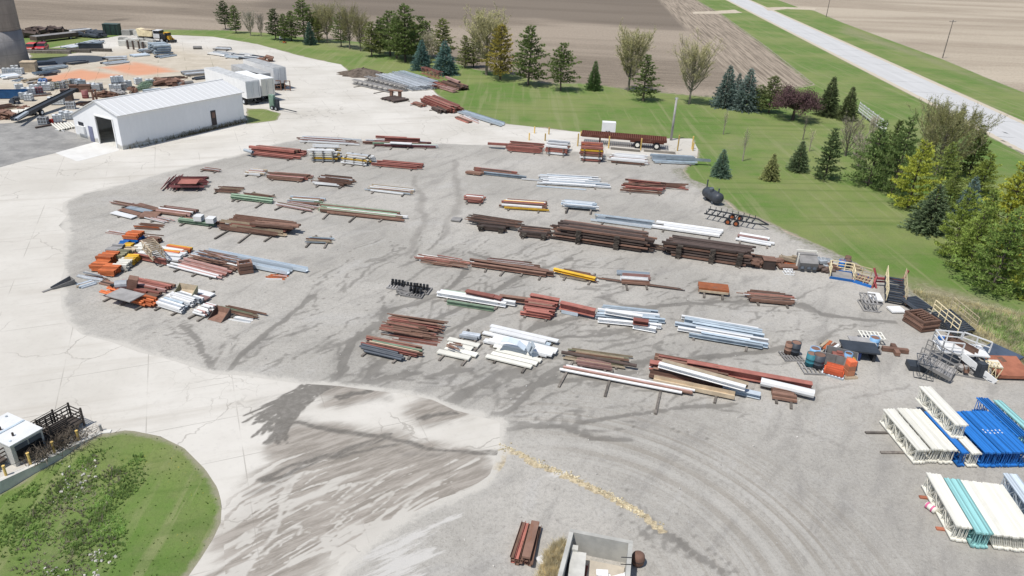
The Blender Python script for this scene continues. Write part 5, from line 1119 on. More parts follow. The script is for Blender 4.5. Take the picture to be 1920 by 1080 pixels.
for i in range(5): mb.box((L + .2 + .28 * i, .98 - .1 * i, .2), (.2, 1.9, .05), -.3)
mb.build('treads', pal('B'), o); mb = MB(); rail(mb, (L + .1, -.02, .2), (L + 1.5, -.6, .2), .85, .07, 3, 2); rail(mb, (L + .1, 1.9, .2), (L + 1.6, 1.4, .2), .85, .07, 3, 2); mb.build('handrail', pal('Z'), o)
o = E('steel_trestle', 'maroon steel trestle with flared ends at the lawn edge', 'trestle', P(1662, 538), R(-3)); PAL['X'] = ('dusty red', (.33, .07, .075), .6, .2)
for x in (-1.2, 1.2):
    mb = MB(); mb.bar((x - .3, -.5, 0), (x + .1, 0, 1.0), .16); mb.bar((x + .3, .5, 0), (x + .1, 0, 1.0), .16); mb.bar((x + .1, 0, .9), (x + (.4 if x > 0 else -.25), .2, 1.7), .16); mb.bar((x - .3, -.5, .3), (x + .3, .5, .3), .12); mb.bar((x + .1, -.5, 0), (x, .3, .8), .14); mb.build('end_frame', pal('X'), o)
MB().box((0, 0, .8), (2.4, .18, .2)).box((0, .1, .45), (2.3, .12, .12)).build('crossbeam', pal('X'), o)
stairs('steel_stairs', 'dark wide steel stairs with tall cream rails by the trestle', (1677, 572), (1671, 540), 1.5, .1, .9, 10, 'K', 'Z')
lattice('roof_truss', 'grey brown open frame left of the dark stairs', (1613, 574), (1643, 577), 2.0, .8, 'V', n=4)
one('leaning left of the dark wide stairs', 'F', 'W', 1.6, .12, 1629, 556, 1653, 559, .3); one('at the foot of the dark wide stairs', 'F', 'W', 1.0, .15, 1668, 582, 1692, 582, .1); one('right of the dark wide stairs', 'F', 'B', 1.2, .3, 1695, 566, 1718, 569, .3)
stairs('steel_stairs', 'low charcoal stairs behind the brown frame stack', (1700, 570), (1733, 589), 1.5, .5, .3, 9, 'K', 'V', sides=())
stairs('steel_stairs', 'slate stairs with loose cream rails right of the frame stack', (1757, 604), (1808, 632), 2.0, .9, .3, 12, 'K', 'Z', rh=1.1)
o = E('work_platform', 'white railed work platform with sloping white stair side', 'platform', P(1768, 690), R(-8)); WH = pal('W'); mb = MB()
MB().box((1.2, .9, 1.3), (3.4, 1.8, .1)).build('deck', WH, o)
for x in (-.4, 2.8):
    for y in (.1, 1.7): mb.box((x, y, .64), (.1, .1, 1.25))
mb.build('leg', pal('V'), o); mb = MB(); rail(mb, (-.5, 1.8, 1.35), (1.4, 1.8, 1.35), .85, .08, 3, 1); rail(mb, (-.5, 0, 1.35), (-.5, 1.8, 1.35), .85, .08, 2, 1); rail(mb, (1.5, 1.8, 1.35), (3.0, .6, 1.35), .9, .08, 3, 1); rail(mb, (-.5, 0, 1.35), (.9, 0, 1.35), .85, .08, 3, 1); mb.build('guard_rail', WH, o)
MB().bar((.9, .1, 1.25), (3.0, -1.5, .1), .1, .5).build('stair_side', WH, o); mb = MB()
for i in range(7): f = i / 6; mb.box((1.0 + 2 * f, .6 - 1.55 * f, 1.15 - 1.05 * f), (.3, 1.0, .05), -.65)
mb.build('treads', pal('K'), o)
one('tipped over behind the white work platform', 'F', 'N', .8, .5, 1765, 640, 1773, 648, .4); one('standing slanted through the white platform', 'C', 'B', .4, .5, 1772, 636, 1830, 668, 1.2); one('leaning across beside the work platform', 'C', 'B', .3, .3, 1790, 640, 1812, 700, .3)
stairs('wire_stairs', 'grey wire stair frame tipped on the gravel', (1720, 690), (1785, 713), 1.6, .8, .3, 12, 'V', 'V', rh=1.1)
o = bpy.context.scene.collection.objects
lattice('wire_truss', 'thin dark wire frame left of the tipped wire stairs', (1712, 698), (1748, 706), 1.6, 1.2, 'K', n=3, t=.05)
one('under the tipped wire stairs left end', 'F', 'K', 1.0, .4, 1700, 688, 1733, 692, .05)
A, B = P(1840, 662), P(1900, 690); thing1('steel_deck', MB().box((0, 0, .5), ((B - A).length, 2.2, .12), 0, 0, .12), paint('slate_deck', (.06, .08, .115), .6, .2), 'long slate blue deck panel beside the weeds', 'panel', (A + B) / 2, az(A, B)); A, B = P(1866, 710), P(1930, 712)
thing1('steel_deck', MB().box((0, .9, .55), ((B - A).length, 2.2, .1), 0, 0, .2).box((0, -.2, .32), ((B - A).length, .1, .25)), paint('brown_deck', (.26, .10, .06), .7, .2), 'brown deck panel at the right edge of frame', 'panel', (A + B) / 2, az(A, B))
lattice('rail_panel', 'cream rail panels leaning beside the brown deck', (1842, 706), (1868, 710), .8, 1.1, 'Z', n=4, t=.06); thing1('cabinet', MB().box((0, 0, .6), (.55, .5, 1.2), .1).box((0, -.28, .62), (.45, .04, 1.0), .1), pal('K'), 'black cabinet between white platform and cream rails', 'cabinet', P(1834, 707)); one('lying before the white work platform', 'L', 'V', .2, .15, 1788, 702, 1846, 713, .02)
one('white rungs behind the brown deck', 'F', 'C', 1.2, .12, 1846, 680, 1876, 684, .6); lump('scrap_heap', 'mixed scrap below the white work platform', 'scrap', (1810, 694), (2.2, 1.4, .8), 'V', seed=12); lump('scrap_heap', 'brown scrap between brown deck and slate panel', 'scrap', (1855, 692), (2.0, 1.0, .8), 'B', seed=13)
# cast iron stands on pallets in mid yard
for i, (x, y, lb) in enumerate(((745, 538, 'leftmost of the four'), (767, 543, 'second from left'), (779, 553, 'nearest'), (791, 546, 'rightmost of the four'))):
    pallet(f'grey pallet under the {lb} black castings', (x, y), -.2, 'V', 1.5, 1.3); o = E('casting_rack', f'black castings on pallet, {lb} in mid yard', 'casting', P(x, y) + Vector((0, 0, .17)), -.2)
    for k in range(4): MB().box((-.45 + .3 * k, .1, .2), (.09, .5, .36)).box((-.45 + .3 * k, .1, .42), (.16, .16, .1)).build('casting', STEELK, o)
lump('rubble', 'grey rubble on the pallet before the black castings', 'rubble', (761, 549), (1.6, 1.2, .35), 'V', seed=20)
# bent duct on the white stack
A = P(962, 655, .6); o = E('duct', 'bent white sheet duct on the broad white stack', 'duct', A, R(-14)); o.scale = (.7, .7, .6); mb = MB()
pts = [(-1.6, .05), (-1.3, .9), (-.6, 1.05), (.4, .8), (1.2, .15)]
mb.prism(pts + [(x, z - .05) for x, z in pts[::-1]], -.1, .9); mb.build('hood', pal('Q'), o); MB().box((1.9, .3, .5), (.1, 1.1, 1.1), .5, .35).box((1.6, .3, .5), (.1, .9, .9), .5, .3).build('flange', pal('Q'), o)
# ------------------------------------------------------------------ concrete bin and the things by it
HB = 1.35
q = [P(1069, 991, HB), P(1187, 1014, HB), P(1180, 1100, HB), P(1040, 1100, HB)]
for p_ in q: p_.z = 0
cb = E('concrete_bin', 'square open concrete bin at the bottom edge', 'bin', (0, 0, 0)); T = .21
for a, b_ in ((q[0], q[1]), (q[1], q[2]), (q[3], q[0])):
    d = (b_ - a).normalized(); n = Vector((-d.y, d.x, 0)); s = -1
    a2, b2 = (a + d * (0 if a is q[0] and b_ is q[1] else T + .003), b_ - d * (0 if a is q[0] and b_ is q[1] else (T + .003 if b_ is q[0] else 0)))
    c = (a2 + b2) / 2 - n * T / 2; MB().box((c.x, c.y, HB / 2), ((b2 - a2).length, T, HB), az(a, b_)).build('wall', CONC, cb)
ce = (q[0] + q[1] + q[2] + q[3]) / 4; d = (q[1] - q[0])
MB().box((ce.x, ce.y, .06), (d.length * .86, 2.2, .09), az(q[0], q[1])).build('floor', paint('pale_mud', (.56, .50, .41), .9, .12), cb)
for t_ in (.9, 1.25): c = q[1].lerp(q[2], t_ / 2.3); MB().bar((c.x + .03, c.y, HB + .02), (c.x - .5, c.y, HB + .02), .03).build('rung', STEELK, cb)
thing1('concrete_block', MB().box((0, 0, .45), (.75, 1.6, .8)).box((-.2, .9, .55), (.3, .3, .9)), CONC, 'pale concrete block inside the bin at left', 'block', P(1080, 1082), R(-8)); S('inside the concrete bin', 1098, 1086, 1104, 1064, 8, 2, 1, 'C', .2, .2, 'RB', bear=0, z0=.1, ang=2)
lump('concrete_rubble', 'white concrete rubble inside the bin at right', 'rubble', (1146, 1092), (1.3, .7, .5), 'W', seed=30)
o = E('metal_pot', 'rusty round pot on the right wall side of the bin', 'pot', P(1195, 1058)); smooth(MB().lathe([(.22, 0), (.31, .15), (.33, .4), (.3, .62), (.2, .72)], 18).build('body', pal('B'), o)); MB().lathe([(.34, .36), (.34, .42)], 18).build('rim', pal('D'), o)
A, B = P(973, 1062), P(993, 989); desc = 'in the rusty bundle left of the concrete bin'; u = (B - A).normalized(); v = Vector((u.y, -u.x, 0)); L = (B - A).length; rg = random.Random(4)
for i in range(5):
    for k in range(3):
        c = (A + B) / 2 + v * (-.36 + .22 * i) + u * rg.gauss(0, .08); piece('C', rg.choice('BRB'), L * rg.uniform(.85, 1), .2, .13, (c.x, c.y, .1 + k * .145), az(A, B) + rg.gauss(0, .02), desc)
c = (A + B) / 2 + v * .3; piece('F', 'B', L * .9, .42, .12, (c.x, c.y, .56), az(A, B), 'plate topping the rusty bundle by the bin')
thing1('paper_sheet', MB().box((0, 0, .1), (.38, .5, .05), .2).box((.02, .02, .14), (.3, .4, .02), .25), paint('plain_white', (.78, .78, .78), .7), 'small white board in the dry grass by the bin', 'board', P(1014, 1053), .3)
# ------------------------------------------------------------------ loading dock, lower left
WT = [P(-90, 946), P(0, 904), P(72, 871), P(147, 833), P(192, 813), P(207, 812)]
dw = E('retaining_wall', 'concrete retaining wall above the grass island', 'wall', (0, 0, 0))
for a, b_ in zip(WT[:-1], WT[1:]):
    d = (b_ - a).normalized(); n = Vector((d.y, -d.x, 0)); mb = MB()
    p = [a + n * .02, b_ + n * .02, b_ - n * .3, a - n * .3]
    mb.add([Vector((x.x, x.y, zz)) for zz in (-2.2, .06) for x in p], [(3, 2, 1, 0), (4, 5, 6, 7), (0, 1, 5, 4), (1, 2, 6, 5), (2, 3, 7, 6), (3, 0, 4, 7)]); mb.build('wall_panel', CONC, dw)
prev = None
for i, (x, y, ty, lb) in enumerate(((12, 896, 874, 'nearest the left edge'), (58, 875, 850, 'before the white hut'), (103, 853, 829, 'third along the wall'), (148, 830, 808, 'fourth along the wall'), (190, 811, 797, 'last, at the wall end'))):
    g = P(x, y - 3); H = hgt(g, ty); thing1('post', MB().tube((0, 0, 0), (0, 0, H), .07, 8).lathe([(.085, H), (.085, H + .03)], 8), paint('faded_yellow', (.62, .43, .14), .6, .2, rust=.15) if i < 4 else pal('V'), f'thin wall post {lb}', 'post', g)
    top = g + Vector((0, 0, H * .85))
    if prev is not None: thing1('cable', MB().tube(prev, (prev + top) / 2 - Vector((0, 0, .12)), .012, 5).tube((prev + top) / 2 - Vector((0, 0, .12)), top, .012, 5), STEELK, f'sagging cable tied to the post {lb}', 'cable')
    prev = top
A, B = P(31, 876), P(89, 842); rz = az(A, B); L = (B - A).length; H = hgt(A, 838); hu = E('white_hut', 'white metal hut with dark louvred front on the dock', 'hut', A, rz); D = 3.0
HUT = paint('hut_white', (.70, .69, .64), .5, .06)
MB().box((L / 2, D / 2, H / 2), (L, D, H)).build('body', HUT, hu); MB().box((L / 2, D / 2, H + .04), (L + .1, D + .1, .08)).build('roof', pal('W'), hu)
MB().box((L / 2, D * .5, H + .1), (L, .14, .05)).build('roof_seam', pal('U'), hu); MB().box((L * .52, -.02, H * .42), (L * .8, .06, H * .5)).build('opening', paint('dark_interior', (.012, .012, .014), .8), hu)
for x in (.3, .74): lv = MB().box((L * x, -.03, H * .8), (L * .38, .06, H * .2)).build('louvre', pal('K'), hu)
for x, y in ((.25, .35), (L - .25, D - .3)): MB().lathe([(.07, H + .08), (.07, H + .12), (.03, H + .14)], 10, (x, y, 0)).build('roof_hook', pal('U'), hu)
def rackcart(label, p, rz, z1=1.3):
    o = E('stake_rack', label, 'rack', P(*p), rz); BK = paint('dark_rust', (.085, .07, .06), .8, .3); mb = MB()
    for x in (-1, 1):
        for y in (0, 1.1): MB().box((x, y, z1 / 2), (.09, .09, z1)).build('post', BK, o)
    for z in (.35, .6, .85, 1.1): mb.bar((-1, 0, z), (1, 0, z), .06); mb.bar((-1, 1.1, z), (1, 1.1, z), .06); mb.bar((-1, 0, z), (-1, 1.1, z), .05); mb.bar((1, 0, z), (1, 1.1, z), .05)
    for i in range(6): mb.bar((-.85 + .34 * i, 1.1, .35), (-.85 + .34 * i, 1.1, 1.1), .04)
    for z in (1.25,): mb.bar((-1, 1.1, z), (1, 1.1, z), .03)
    mb.box((0, .55, .3), (2.0, 1.1, .08)); mb.build('slats', BK, o); return o
rackcart('dark rusty stake rack next to the white hut', (100, 829), rz); rackcart('dark rusty stake rack nearer the end of the dock', (130, 815), rz); rackcart('dark stake rack left of the white hut', (4, 876), rz, 1.7)
def twigs(name, label, pts, n, h, col, spread, r=.014, seed=1, stuff=False, cat='brush'):
    rg = random.Random(seed); mb = MB()
    for i in range(n):
        a, b_ = rg.choice(list(zip(pts[:-1], pts[1:]))); p = a.lerp(b_, rg.random()) + Vector((rg.gauss(0, spread), rg.gauss(0, spread), 0)); p.z = a.z; d = Vector((rg.gauss(0, .5), rg.gauss(0, .5), 1)); q_ = p + d * h * rg.uniform(.4, 1)
        mb.bar(p, q_, r * 2, w2=r)
        for k in range(3): e = p.lerp(q_, rg.uniform(.3, .9)); mb.bar(e, e + Vector((rg.gauss(0, .5), rg.gauss(0, .5), .5)) * h * .45, r * 1.4, w2=r * .6)
    o = mb.build(name, col)
    if stuff: o['kind'] = 'stuff'
    else: tag(o, label, cat)
    return o
TW = paint('dead_twig', (.19, .155, .12), .95, .3)
twigs('dead_brush', 'grey dead brush growing before the white hut', [P(60, 868), P(92, 852)], 60, 1.0, TW, .4, seed=2); twigs('dead_brush', 'brown dead brush before the stake racks on dock', [P(95, 846), P(140, 822)], 130, .9, TW, .35, seed=3)
twigs('dead_brush', 'bare brush hanging over the retaining wall', [P(148, 838, -.6), P(160, 838, -.6)], 30, 1.3, TW, .4, seed=4)
# ------------------------------------------------------------------ far left yard
PAL['A'] = ('tote white', (.66, .68, .68), .4, .0)
def tote(label, p, rz=0, col='A', z=0, group=None):
    o = E('tote', label, 'tote', P(*p) + Vector((0, 0, z)), rz, group)
    MB().box((0, 0, .62), (1.1, 1.0, .95)).build('tank', pal(col), o); mb = MB()
    for x in (-.56, -.19, .19, .56): mb.box((x, -.52, .6), (.05, .04, 1.0)); mb.box((x, .52, .6), (.05, .04, 1.0))
    for zz in (.2, .6, 1.08): mb.box((0, -.53, zz), (1.16, .04, .05)); mb.box((-.58, 0, zz), (.04, 1.06, .05)); mb.box((.58, 0, zz), (.04, 1.06, .05))
    mb.build('cage', pal('S'), o); MB().box((0, 0, .07), (1.2, 1.05, .12)).build('base', pal('V'), o); MB().lathe([(.2, 1.09), (.2, 1.14)], 10).build('cap', pal('K'), o); return o
TT = [(46, 186, 'A', 'front of the group by the blue trough'), (55, 189, 'A', 'front right of the trough group'), (50, 177, 'A', 'behind the blue trough'), (60, 178, 'A', 'in the middle of the trough group'), (66, 171, 'A', 'at the back of the trough group'), (37, 170, 'A', 'at back left of the trough group'), (74, 176, 'M', 'beside the trough group'),
      (80, 166, 'A', 'with a blue neighbour behind'), (88, 170, 'A', 'beside the green board'), (82, 160, 'N', 'behind the white ones'), (98, 167, 'C', 'left in the long back row'), (106, 166, 'L', 'second in the long back row'), (115, 165, 'V', 'third in the long back row'), (126, 162, 'T', 'fourth in the long back row'), (137, 160, 'U', 'fifth in the long back row'), (146, 160, 'Q', 'sixth in the long back row'), (155, 162, 'U', 'last in the long back row'),
      (172, 168, 'A', 'left of the pair by the brown boxes'), (180, 170, 'A', 'middle by the brown boxes'), (187, 168, 'V', 'grey right by the brown boxes'), (213, 170, 'A', 'front left of the tall cluster'), (222, 171, 'A', 'front middle of the tall cluster'), (232, 169, 'V', 'front right of the tall cluster'), (218, 163, 'A', 'back left of the tall cluster'), (228, 162, 'A', 'back middle of the tall cluster'), (240, 163, 'A', 'back right of the tall cluster'), (260, 158, 'A', 'alone right of the tall cluster'), (281, 160, 'A', 'among the pale green frames'),
      (99, 195, 'A', 'left of three before the conveyor'), (106, 196, 'A', 'middle of three before the conveyor'), (114, 196, 'A', 'right of three before the conveyor'), (134, 204, 'V', 'against the shed corner behind conveyor'), (83, 233, 'V', 'grey cage beside the red can'), (109, 229, 'A', 'with blue caps beside the shed'), (122, 222, 'A', 'behind the blue capped one'), (131, 224, 'A', 'touching the shed gable'), (13, 139, 'A', 'left of four beside the silo'), (22, 139, 'A', 'second of four beside the silo'), (29, 134, 'A', 'behind the other three at silo'), (38, 139, 'A', 'right of four beside the silo')]
tp = {}
for i, (x, y, k, lb) in enumerate(TT):
    l_ = f'{PAL[k][0]} liquid tote {lb}' if k != 'A' else f'white liquid tote {lb}'; rz_ = .45 + random.uniform(-.3, .3)
    if k not in tp: tp[k] = tote(l_, (x, y), rz_, k)
    else: dup(tp[k], l_, P(x, y), rz_)
for x, y, lb in ((218, 168, 'left'), (228, 167, 'middle')): dup(tp['A'], f'white liquid tote stacked on the tall cluster, {lb}', P(x, y) + Vector((0, 0, 1.15)), .5)
o = E('trough', 'blue steel trough behind the weeds far left', 'trough', P(25, 184), R(14)); mb = MB(); MB().box((0, 0, .15), (4.2, 1.3, .1)).build('floor', paint('dark_blue', (.02, .09, .22)), o)
for y in (-.65, .65): mb.box((0, y, .7), (4.2, .08, 1.2))
for x in (-2.1, 2.1): mb.box((x, 0, .7), (.08, 1.3, 1.2))
mb.build('side', paint('dark_blue', (.02, .09, .22)), o)
for x, y, k, d, lb in ((141, 172, 'B', (1.4, 1.0, 1.1), 'open brown steel box left of its twin'), (159, 172, 'B', (2.0, 1.2, 1.1), 'longer brown steel box right of its twin'), (128, 188, 'D', (1.5, 1.2, 1.7), 'tall dark brown box behind the conveyor'), (57, 134, 'T', (2.4, 2.2, 1.8), 'beige cube shed beside the silo foot'), (258, 84, 'T', (.9, .7, .8), 'small tan box by the grey blocks'), (172, 95, 'K', (4.6, 1.6, 1.5), 'black box stack before the pale pipes')):
    o = E('storage_box', lb, 'box', P(x, y), R(18)); w_, d_, h_ = d; MB().box((0, 0, h_ / 2), (w_, d_, h_)).build('body', pal(k), o); MB().box((0, 0, h_ + .04), (w_ + .1, d_ + .1, .07)).build('lid', pal(k), o)
drum('dark red drum beside the two brown posts', (161, 184), 'M', r=.5, h=1.3)
for x, y, lb in ((176, 190, 'left'), (182, 189, 'right')): thing1('steel_post', MB().box((0, 0, .9), (.25, .25, 1.8)).box((0, 0, 1.82), (.4, .4, .06)), pal('B'), f'brown steel post standing behind the shed, {lb} of two', 'post', P(x, y))
A, B = P(28, 231), P(148, 190); o = E('conveyor', 'long dark conveyor boom slanting across the left yard', 'conveyor', A, az(A, B)); L = (B - A).length * .96
MB().bar((0, 0, .5), (L, 0, 1.9), 1.0, .35).build('belt_frame', pal('K'), o); mb = MB()
for y in (-.52, .52): mb.bar((0, y, .75), (L, y, 2.15), .12)
mb.build('side_rail', STEELK, o); wheel(o, (L * .35, -.6, .45), .45, .3); wheel(o, (L * .35, .6, .45), .45, .3); MB().tube((L, -.6, 1.9), (L, .6, 1.9), .35, 12).build('head_drum', STEELK, o); MB().bar((L * .35, 0, .5), (L * .5, 0, 1.1), .2).build('strut', STEELK, o)
S('of the white pipes beside the shed', 100, 243, 120, 246, 0, 1, 1, 'P', .2, .2, 'W', bear=0)
for i in range(7):
    A, B = P(97 + i * 6, 234 - i * .3), P(114 + i * 4.6, 247 - i * 1.1); piece('P', 'C', (B - A).length, .28, .28, ((A + B) / 2 + Vector((0, 0, .15))), az(A, B), 'laid on the asphalt beside the shed gable')
one('black and bent before the grey tote', 'R', 'D', .3, .25, 66, 241, 120, 231, .03); thing1('fuel_can', MB().box((0, 0, .3), (.7, .4, .55)).tube((.2, 0, .55), (.2, 0, .7), .08), paint('can_red', (.5, .04, .03)), 'red fuel can beside the grey tote', 'can', P(97, 231))
for i, (x, y) in enumerate(((30, 219), (40, 218), (50, 217), (57, 214))): thing1('pipe_section', MB().tube((-.5, 0, .5), (.5, 0, .5), .5, 14).tube((-.52, 0, .5), (.52, 0, .5), .4, 14), pal('C'), f'cream pipe section number {i + 1} from left beside the conveyor'.replace('number 1', 'first').replace('number 2', 'second').replace('number 3', 'third').replace('number 4', 'fourth'), 'pipe', P(x, y), .4)
one('slanting over the cream pipe sections', 'T', 'Q', .4, .3, 30, 226, 52, 212, .9)
lump('scrap_heap', 'coiled rusty scrap at the left frame edge', 'scrap', (10, 222), (3.5, 2, 1.2), 'B', seed=41, n=16); lump('scrap_heap', 'twisted wire scrap behind the shed', 'scrap', (200, 182), (3.4, 1.6, 1.1), 'B', seed=42, n=14); lump('scrap_heap', 'pale scrap below the tall tote cluster', 'scrap', (222, 178), (3, 1.2, .9), 'V', seed=43); lump('scrap_heap', 'rust ball of wire by the green frames', 'scrap', (250, 174), (1.6, 1.4, 1.2), 'B', seed=44); lump('scrap_heap', 'long rebar heap behind the shed roof', 'scrap', (322, 160), (5.5, 2.4, 1.2), 'B', R(8), 22, 45)
lump('scrap_heap', 'dark tyre heap beside the weeds far left', 'scrap', (31, 195), (1.2, 1, 1.2), 'K', seed=46); lump('scrap_heap', 'small brown scrap on the slab far left', 'scrap', (44, 203), (1.4, 1, .5), 'B', seed=47)
for i in range(5): lattice('green_truss', f'pale green lattice frame heaped behind shed, {["lowest", "second", "middle", "fourth", "highest"][i]}', (254 + i * 3, 171 - i * 3), (280 + i * 2, 166 - i * 3), .5, .4, 'G', z=.1 + .1 * i, n=4, t=.08)
S('in the light sheets beside the silo', 8, 149, 44, 145, 6, 4, 2, 'F', .9, .3, 'WQWS', lj=.2, ang=2)
S('thin beside the silo totes', 30, 153, 55, 148, 3, 3, 1, 'L', .5, .2, 'UWU', ang=3, bear=0)
S('lying long before the beige cube', 65, 141, 118, 135, 3, 2, 1, 'C', .7, .4, 'U', ang=1); S('behind the long blue grey channels', 78, 133, 135, 126, 4, 4, 1, 'T', .6, .45, 'UVUK', ang=2); S('dark on the orange stained slab', 82, 143, 110, 139, 3, 4, 1, 'L', .4, .25, 'KBK', ang=4, bear=0)
S('in the dark row along the silo shadow', 130, 122, 170, 117, 3, 4, 1, 'T', .5, .35, 'KVHK', ang=2); S('in the pipes at the shadow end', 195, 114, 240, 112, 5, 5, 1, 'P', .5, .45, 'SVSK', ang=2); S('single pale pipe pair beyond the silo shadow', 250, 107, 285, 104, 3, 2, 1, 'P', .6, .55, 'Q', ang=1, bear=0)
S('in the blue grey pile at yard centre', 291, 104, 325, 102, 8, 5, 4, 'P', .62, .5, 'U', lj=.08, bear=2); S('low left of the blue grey pile', 272, 101, 294, 99, 6, 5, 2, 'P', .55, .45, 'VU', bear=0, lj=.2); S('lowest before the blue grey pile', 300, 109, 333, 104, 4, 4, 1, 'P', .5, .4, 'UK', bear=0, lj=.2)
S('in the pale pipe heap near the red cars', 132, 91, 160, 86, 6, 6, 1, 'P', .5, .4, 'WQW', ang=4, lj=.2, bear=0); S('across the pale pipe heap', 160, 88, 200, 80, 6, 7, 2, 'P', .45, .4, 'QUKW', ang=4, lj=.3, bear=0)
for i, (x, y, z) in enumerate(((232, 80, 0), (243, 82, 0), (254, 83, 0), (265, 82, 0), (276, 82, 0), (240, 76, 1.2), (252, 75, 1.2), (262, 77, 1.2), (268, 74, 0), (284, 84, 0), (232, 86, 0), (247, 88, 0), (262, 89, 0), (275, 88, 0))):
    o = tag(MB().box((0, 0, .6), (1.9, 1.2, 1.15)).box((0, 0, 1.22), (1.5, .9, .1)).build('concrete_block', CONC), 'grey concrete block in the pile behind four posts', 'block', 'grey concrete blocks in the pile'); o.location = P(x, y) + Vector((0, 0, z)); o.rotation_euler = (0, 0, random.uniform(-.3, .3))
for i, x in enumerate((241, 251, 262, 270)): thing1('steel_post', MB().box((0, 0, .9), (.3, .3, 1.9)).box((0, 0, 1.87), (.4, .4, .06)), pal('D'), f'dark post before the concrete blocks, {["first", "second", "third", "fourth"][i]} from left', 'post', P(x, 92 + i))
S('in the pale group far up the slab', 384, 101, 420, 106, 5, 5, 1, 'C', .7, .45, 'WQWS', lj=.2, ang=3); S('in the middle of the pale group', 418, 108, 452, 111, 10, 6, 1, 'C', .6, .45, 'QSWKWW', lj=.3, ang=4); S('in the right end of the pale group', 445, 110, 478, 114, 8, 6, 1, 'T', .5, .35, 'KWSK', lj=.3, ang=4); S('at the back of the pale group', 399, 94, 430, 95, 4, 3, 1, 'P', .6, .5, 'VSV', lj=.2, ang=2); one('alone behind the pale group', 'P', 'V', 1.2, .7, 363, 92, 378, 92, .0)
lump('scrap_heap', 'rusty spool heap right of the pale group', 'scrap', (498, 115), (3.0, 2.0, 1.2), 'B', seed=50)
S('in the row of grey pipes behind the trailers', 344, 144, 410, 138, 7, 5, 1, 'P', .6, .5, 'VSUVK', lj=.15, ang=1); S('short before the grey pipe row', 368, 150, 398, 146, 4, 3, 1, 'T', .5, .4, 'KVK', bear=0, ang=3); one('lone grey and round behind the shed roof', 'P', 'V', .9, .8, 332, 163, 362, 159, .0); one('bluish along the shed ridge', 'T', 'Q', .5, .4, 268, 173, 302, 169, .0)
# far edge junk
A, B = P(64, 80), P(142, 71); o = E('old_trailer', 'long dark abandoned trailer bed at the field edge', 'trailer', (A + B) / 2, az(A, B)); L = (B - A).length; MB().box((0, 0, .9), (L, 2.4, .9)).build('side_panels', pal('D'), o); MB().box((0, 0, 1.38), (L - .2, 2.2, .06)).build('deck', pal('V'), o)
for x in (-.35, .3): wheel(o, (L * x, -1.0, .4), .4, .3)
for i, (x, y, w_, sd) in enumerate(((50, 70, 4, 61), (66, 68, 5, 62), (85, 68, 5, 63), (103, 66, 5, 64))): lump('scrap_heap', f'dark tangled scrap behind the old trailer, {["first", "second", "third", "fourth"][i]} from left', 'scrap', (x, y), (w_, 3, 2.2), 'D', 0, 14, sd)
lump('scrap_heap', 'low dark scrap left of the black container', 'scrap', (163, 70), (6, 2.5, 1.5), 'K', seed=65, n=14); lump('scrap_heap', 'black machinery scrap nearer the container', 'scrap', (182, 70), (4, 2.5, 2), 'K', seed=66, n=14); S('pale boards behind the dark scrap', 140, 62, 180, 58, 4, 3, 1, 'F', 1.0, .5, 'VW', ang=3, bear=0, z0=.3)
o = E('container', 'dark green container at the field edge', 'container', P(212, 65), R(6)); MB().box((0, 0, 1.3), (3.6, 2.2, 2.5)).build('body', paint('container_green', (.025, .045, .04)), o); MB().box((0, 0, 2.6), (3.7, 2.3, .1)).build('lid', paint('container_top', (.07, .10, .09)), o)
for x in (-1.2, 0, 1.2): MB().box((x, -1.13, 1.3), (.12, .06, 2.4)).build('rib', STEELK, o)
for i, x in enumerate((70, 108, 148)): timber(P(x + 20, 100 - i * 2) + Vector((0, 0, .3)), R(10), 9, ['along the grass strip left part', 'along the grass strip middle part', 'along the grass strip right part'][i], w=.9, h=.6)
def car(label, p, rz, col):
    o = E('parked_car', label, 'car', P(*p), rz); BM = paint('car_' + col[0], col[1], .3, .03)
    b = MB(); pts = [(-2.2, .4), (2.15, .4), (2.2, .75), (2.05, .95), (.95, 1.02), (-2.2, 1.05)]; b.prism(pts, -.88, .88).build('body', BM, o)
    MB().prism([(-1.9, 1.03), (.9, 1.03), (.3, 1.55), (-1.6, 1.6)], -.76, .76).build('cabin', GLASS, o); MB().prism([(-1.62, 1.58), (.25, 1.54), (.2, 1.62), (-1.55, 1.66)], -.74, .74).build('roof', BM, o)
    for y in (-.6, .6): MB().box((2.19, y, .8), (.06, .4, .16)).build('headlight', pal('W'), o)
    MB().box((2.2, 0, .62), (.06, .9, .22)).build('grille', STEELK, o); MB().box((2.2, 0, .45), (.1, 1.75, .14)).build('bumper', pal('S') if col[0] == 'crimson' else BM, o)
    for x in (-1.35, 1.35):
        for y in (-.8, .8): wheel(o, (x, y, .36), .36, .24)
    return o
car('red car nearest the silo on the grass strip', (60, 96), R(-78), ('red', (.55, .05, .03))); car('crimson car with grey bumper right of the red one', (80, 95), R(-72), ('crimson', (.42, .02, .035)))
A, B = P(270, 77), P(306, 79); o = E('dump_truck', 'dump truck with tan bed at the far yard edge', 'truck', (A + B) / 2, az(A, B)); MB().prism([(-3.0, 1.3), (.4, 1.3), (.6, 2.5), (-3.3, 2.9)], -1.2, 1.2).build('bed', pal('Z'), o); MB().box((-1.3, 0, 2.75), (3.4, 2.3, .1)).build('load', pal('T'), o); cbn = MB().box((1.5, 0, 1.9), (1.5, 2.2, 1.7)).build('cab', pal('W'), o); MB().box((1.6, 0, 2.35), (1.46, 2.24, .6)).build('window', GLASS, cbn); MB().box((2.9, 0, 1.3), (1.4, 1.9, 1.1)).build('hood', STEELK, o); MB().box((0, 0, .95), (6.4, 1, .3)).build('chassis', STEELK, o)
for x in (-2.2, -1.0, 2.7):
    for y in (-1, 1): wheel(o, (x, y, .55), .55, .35)
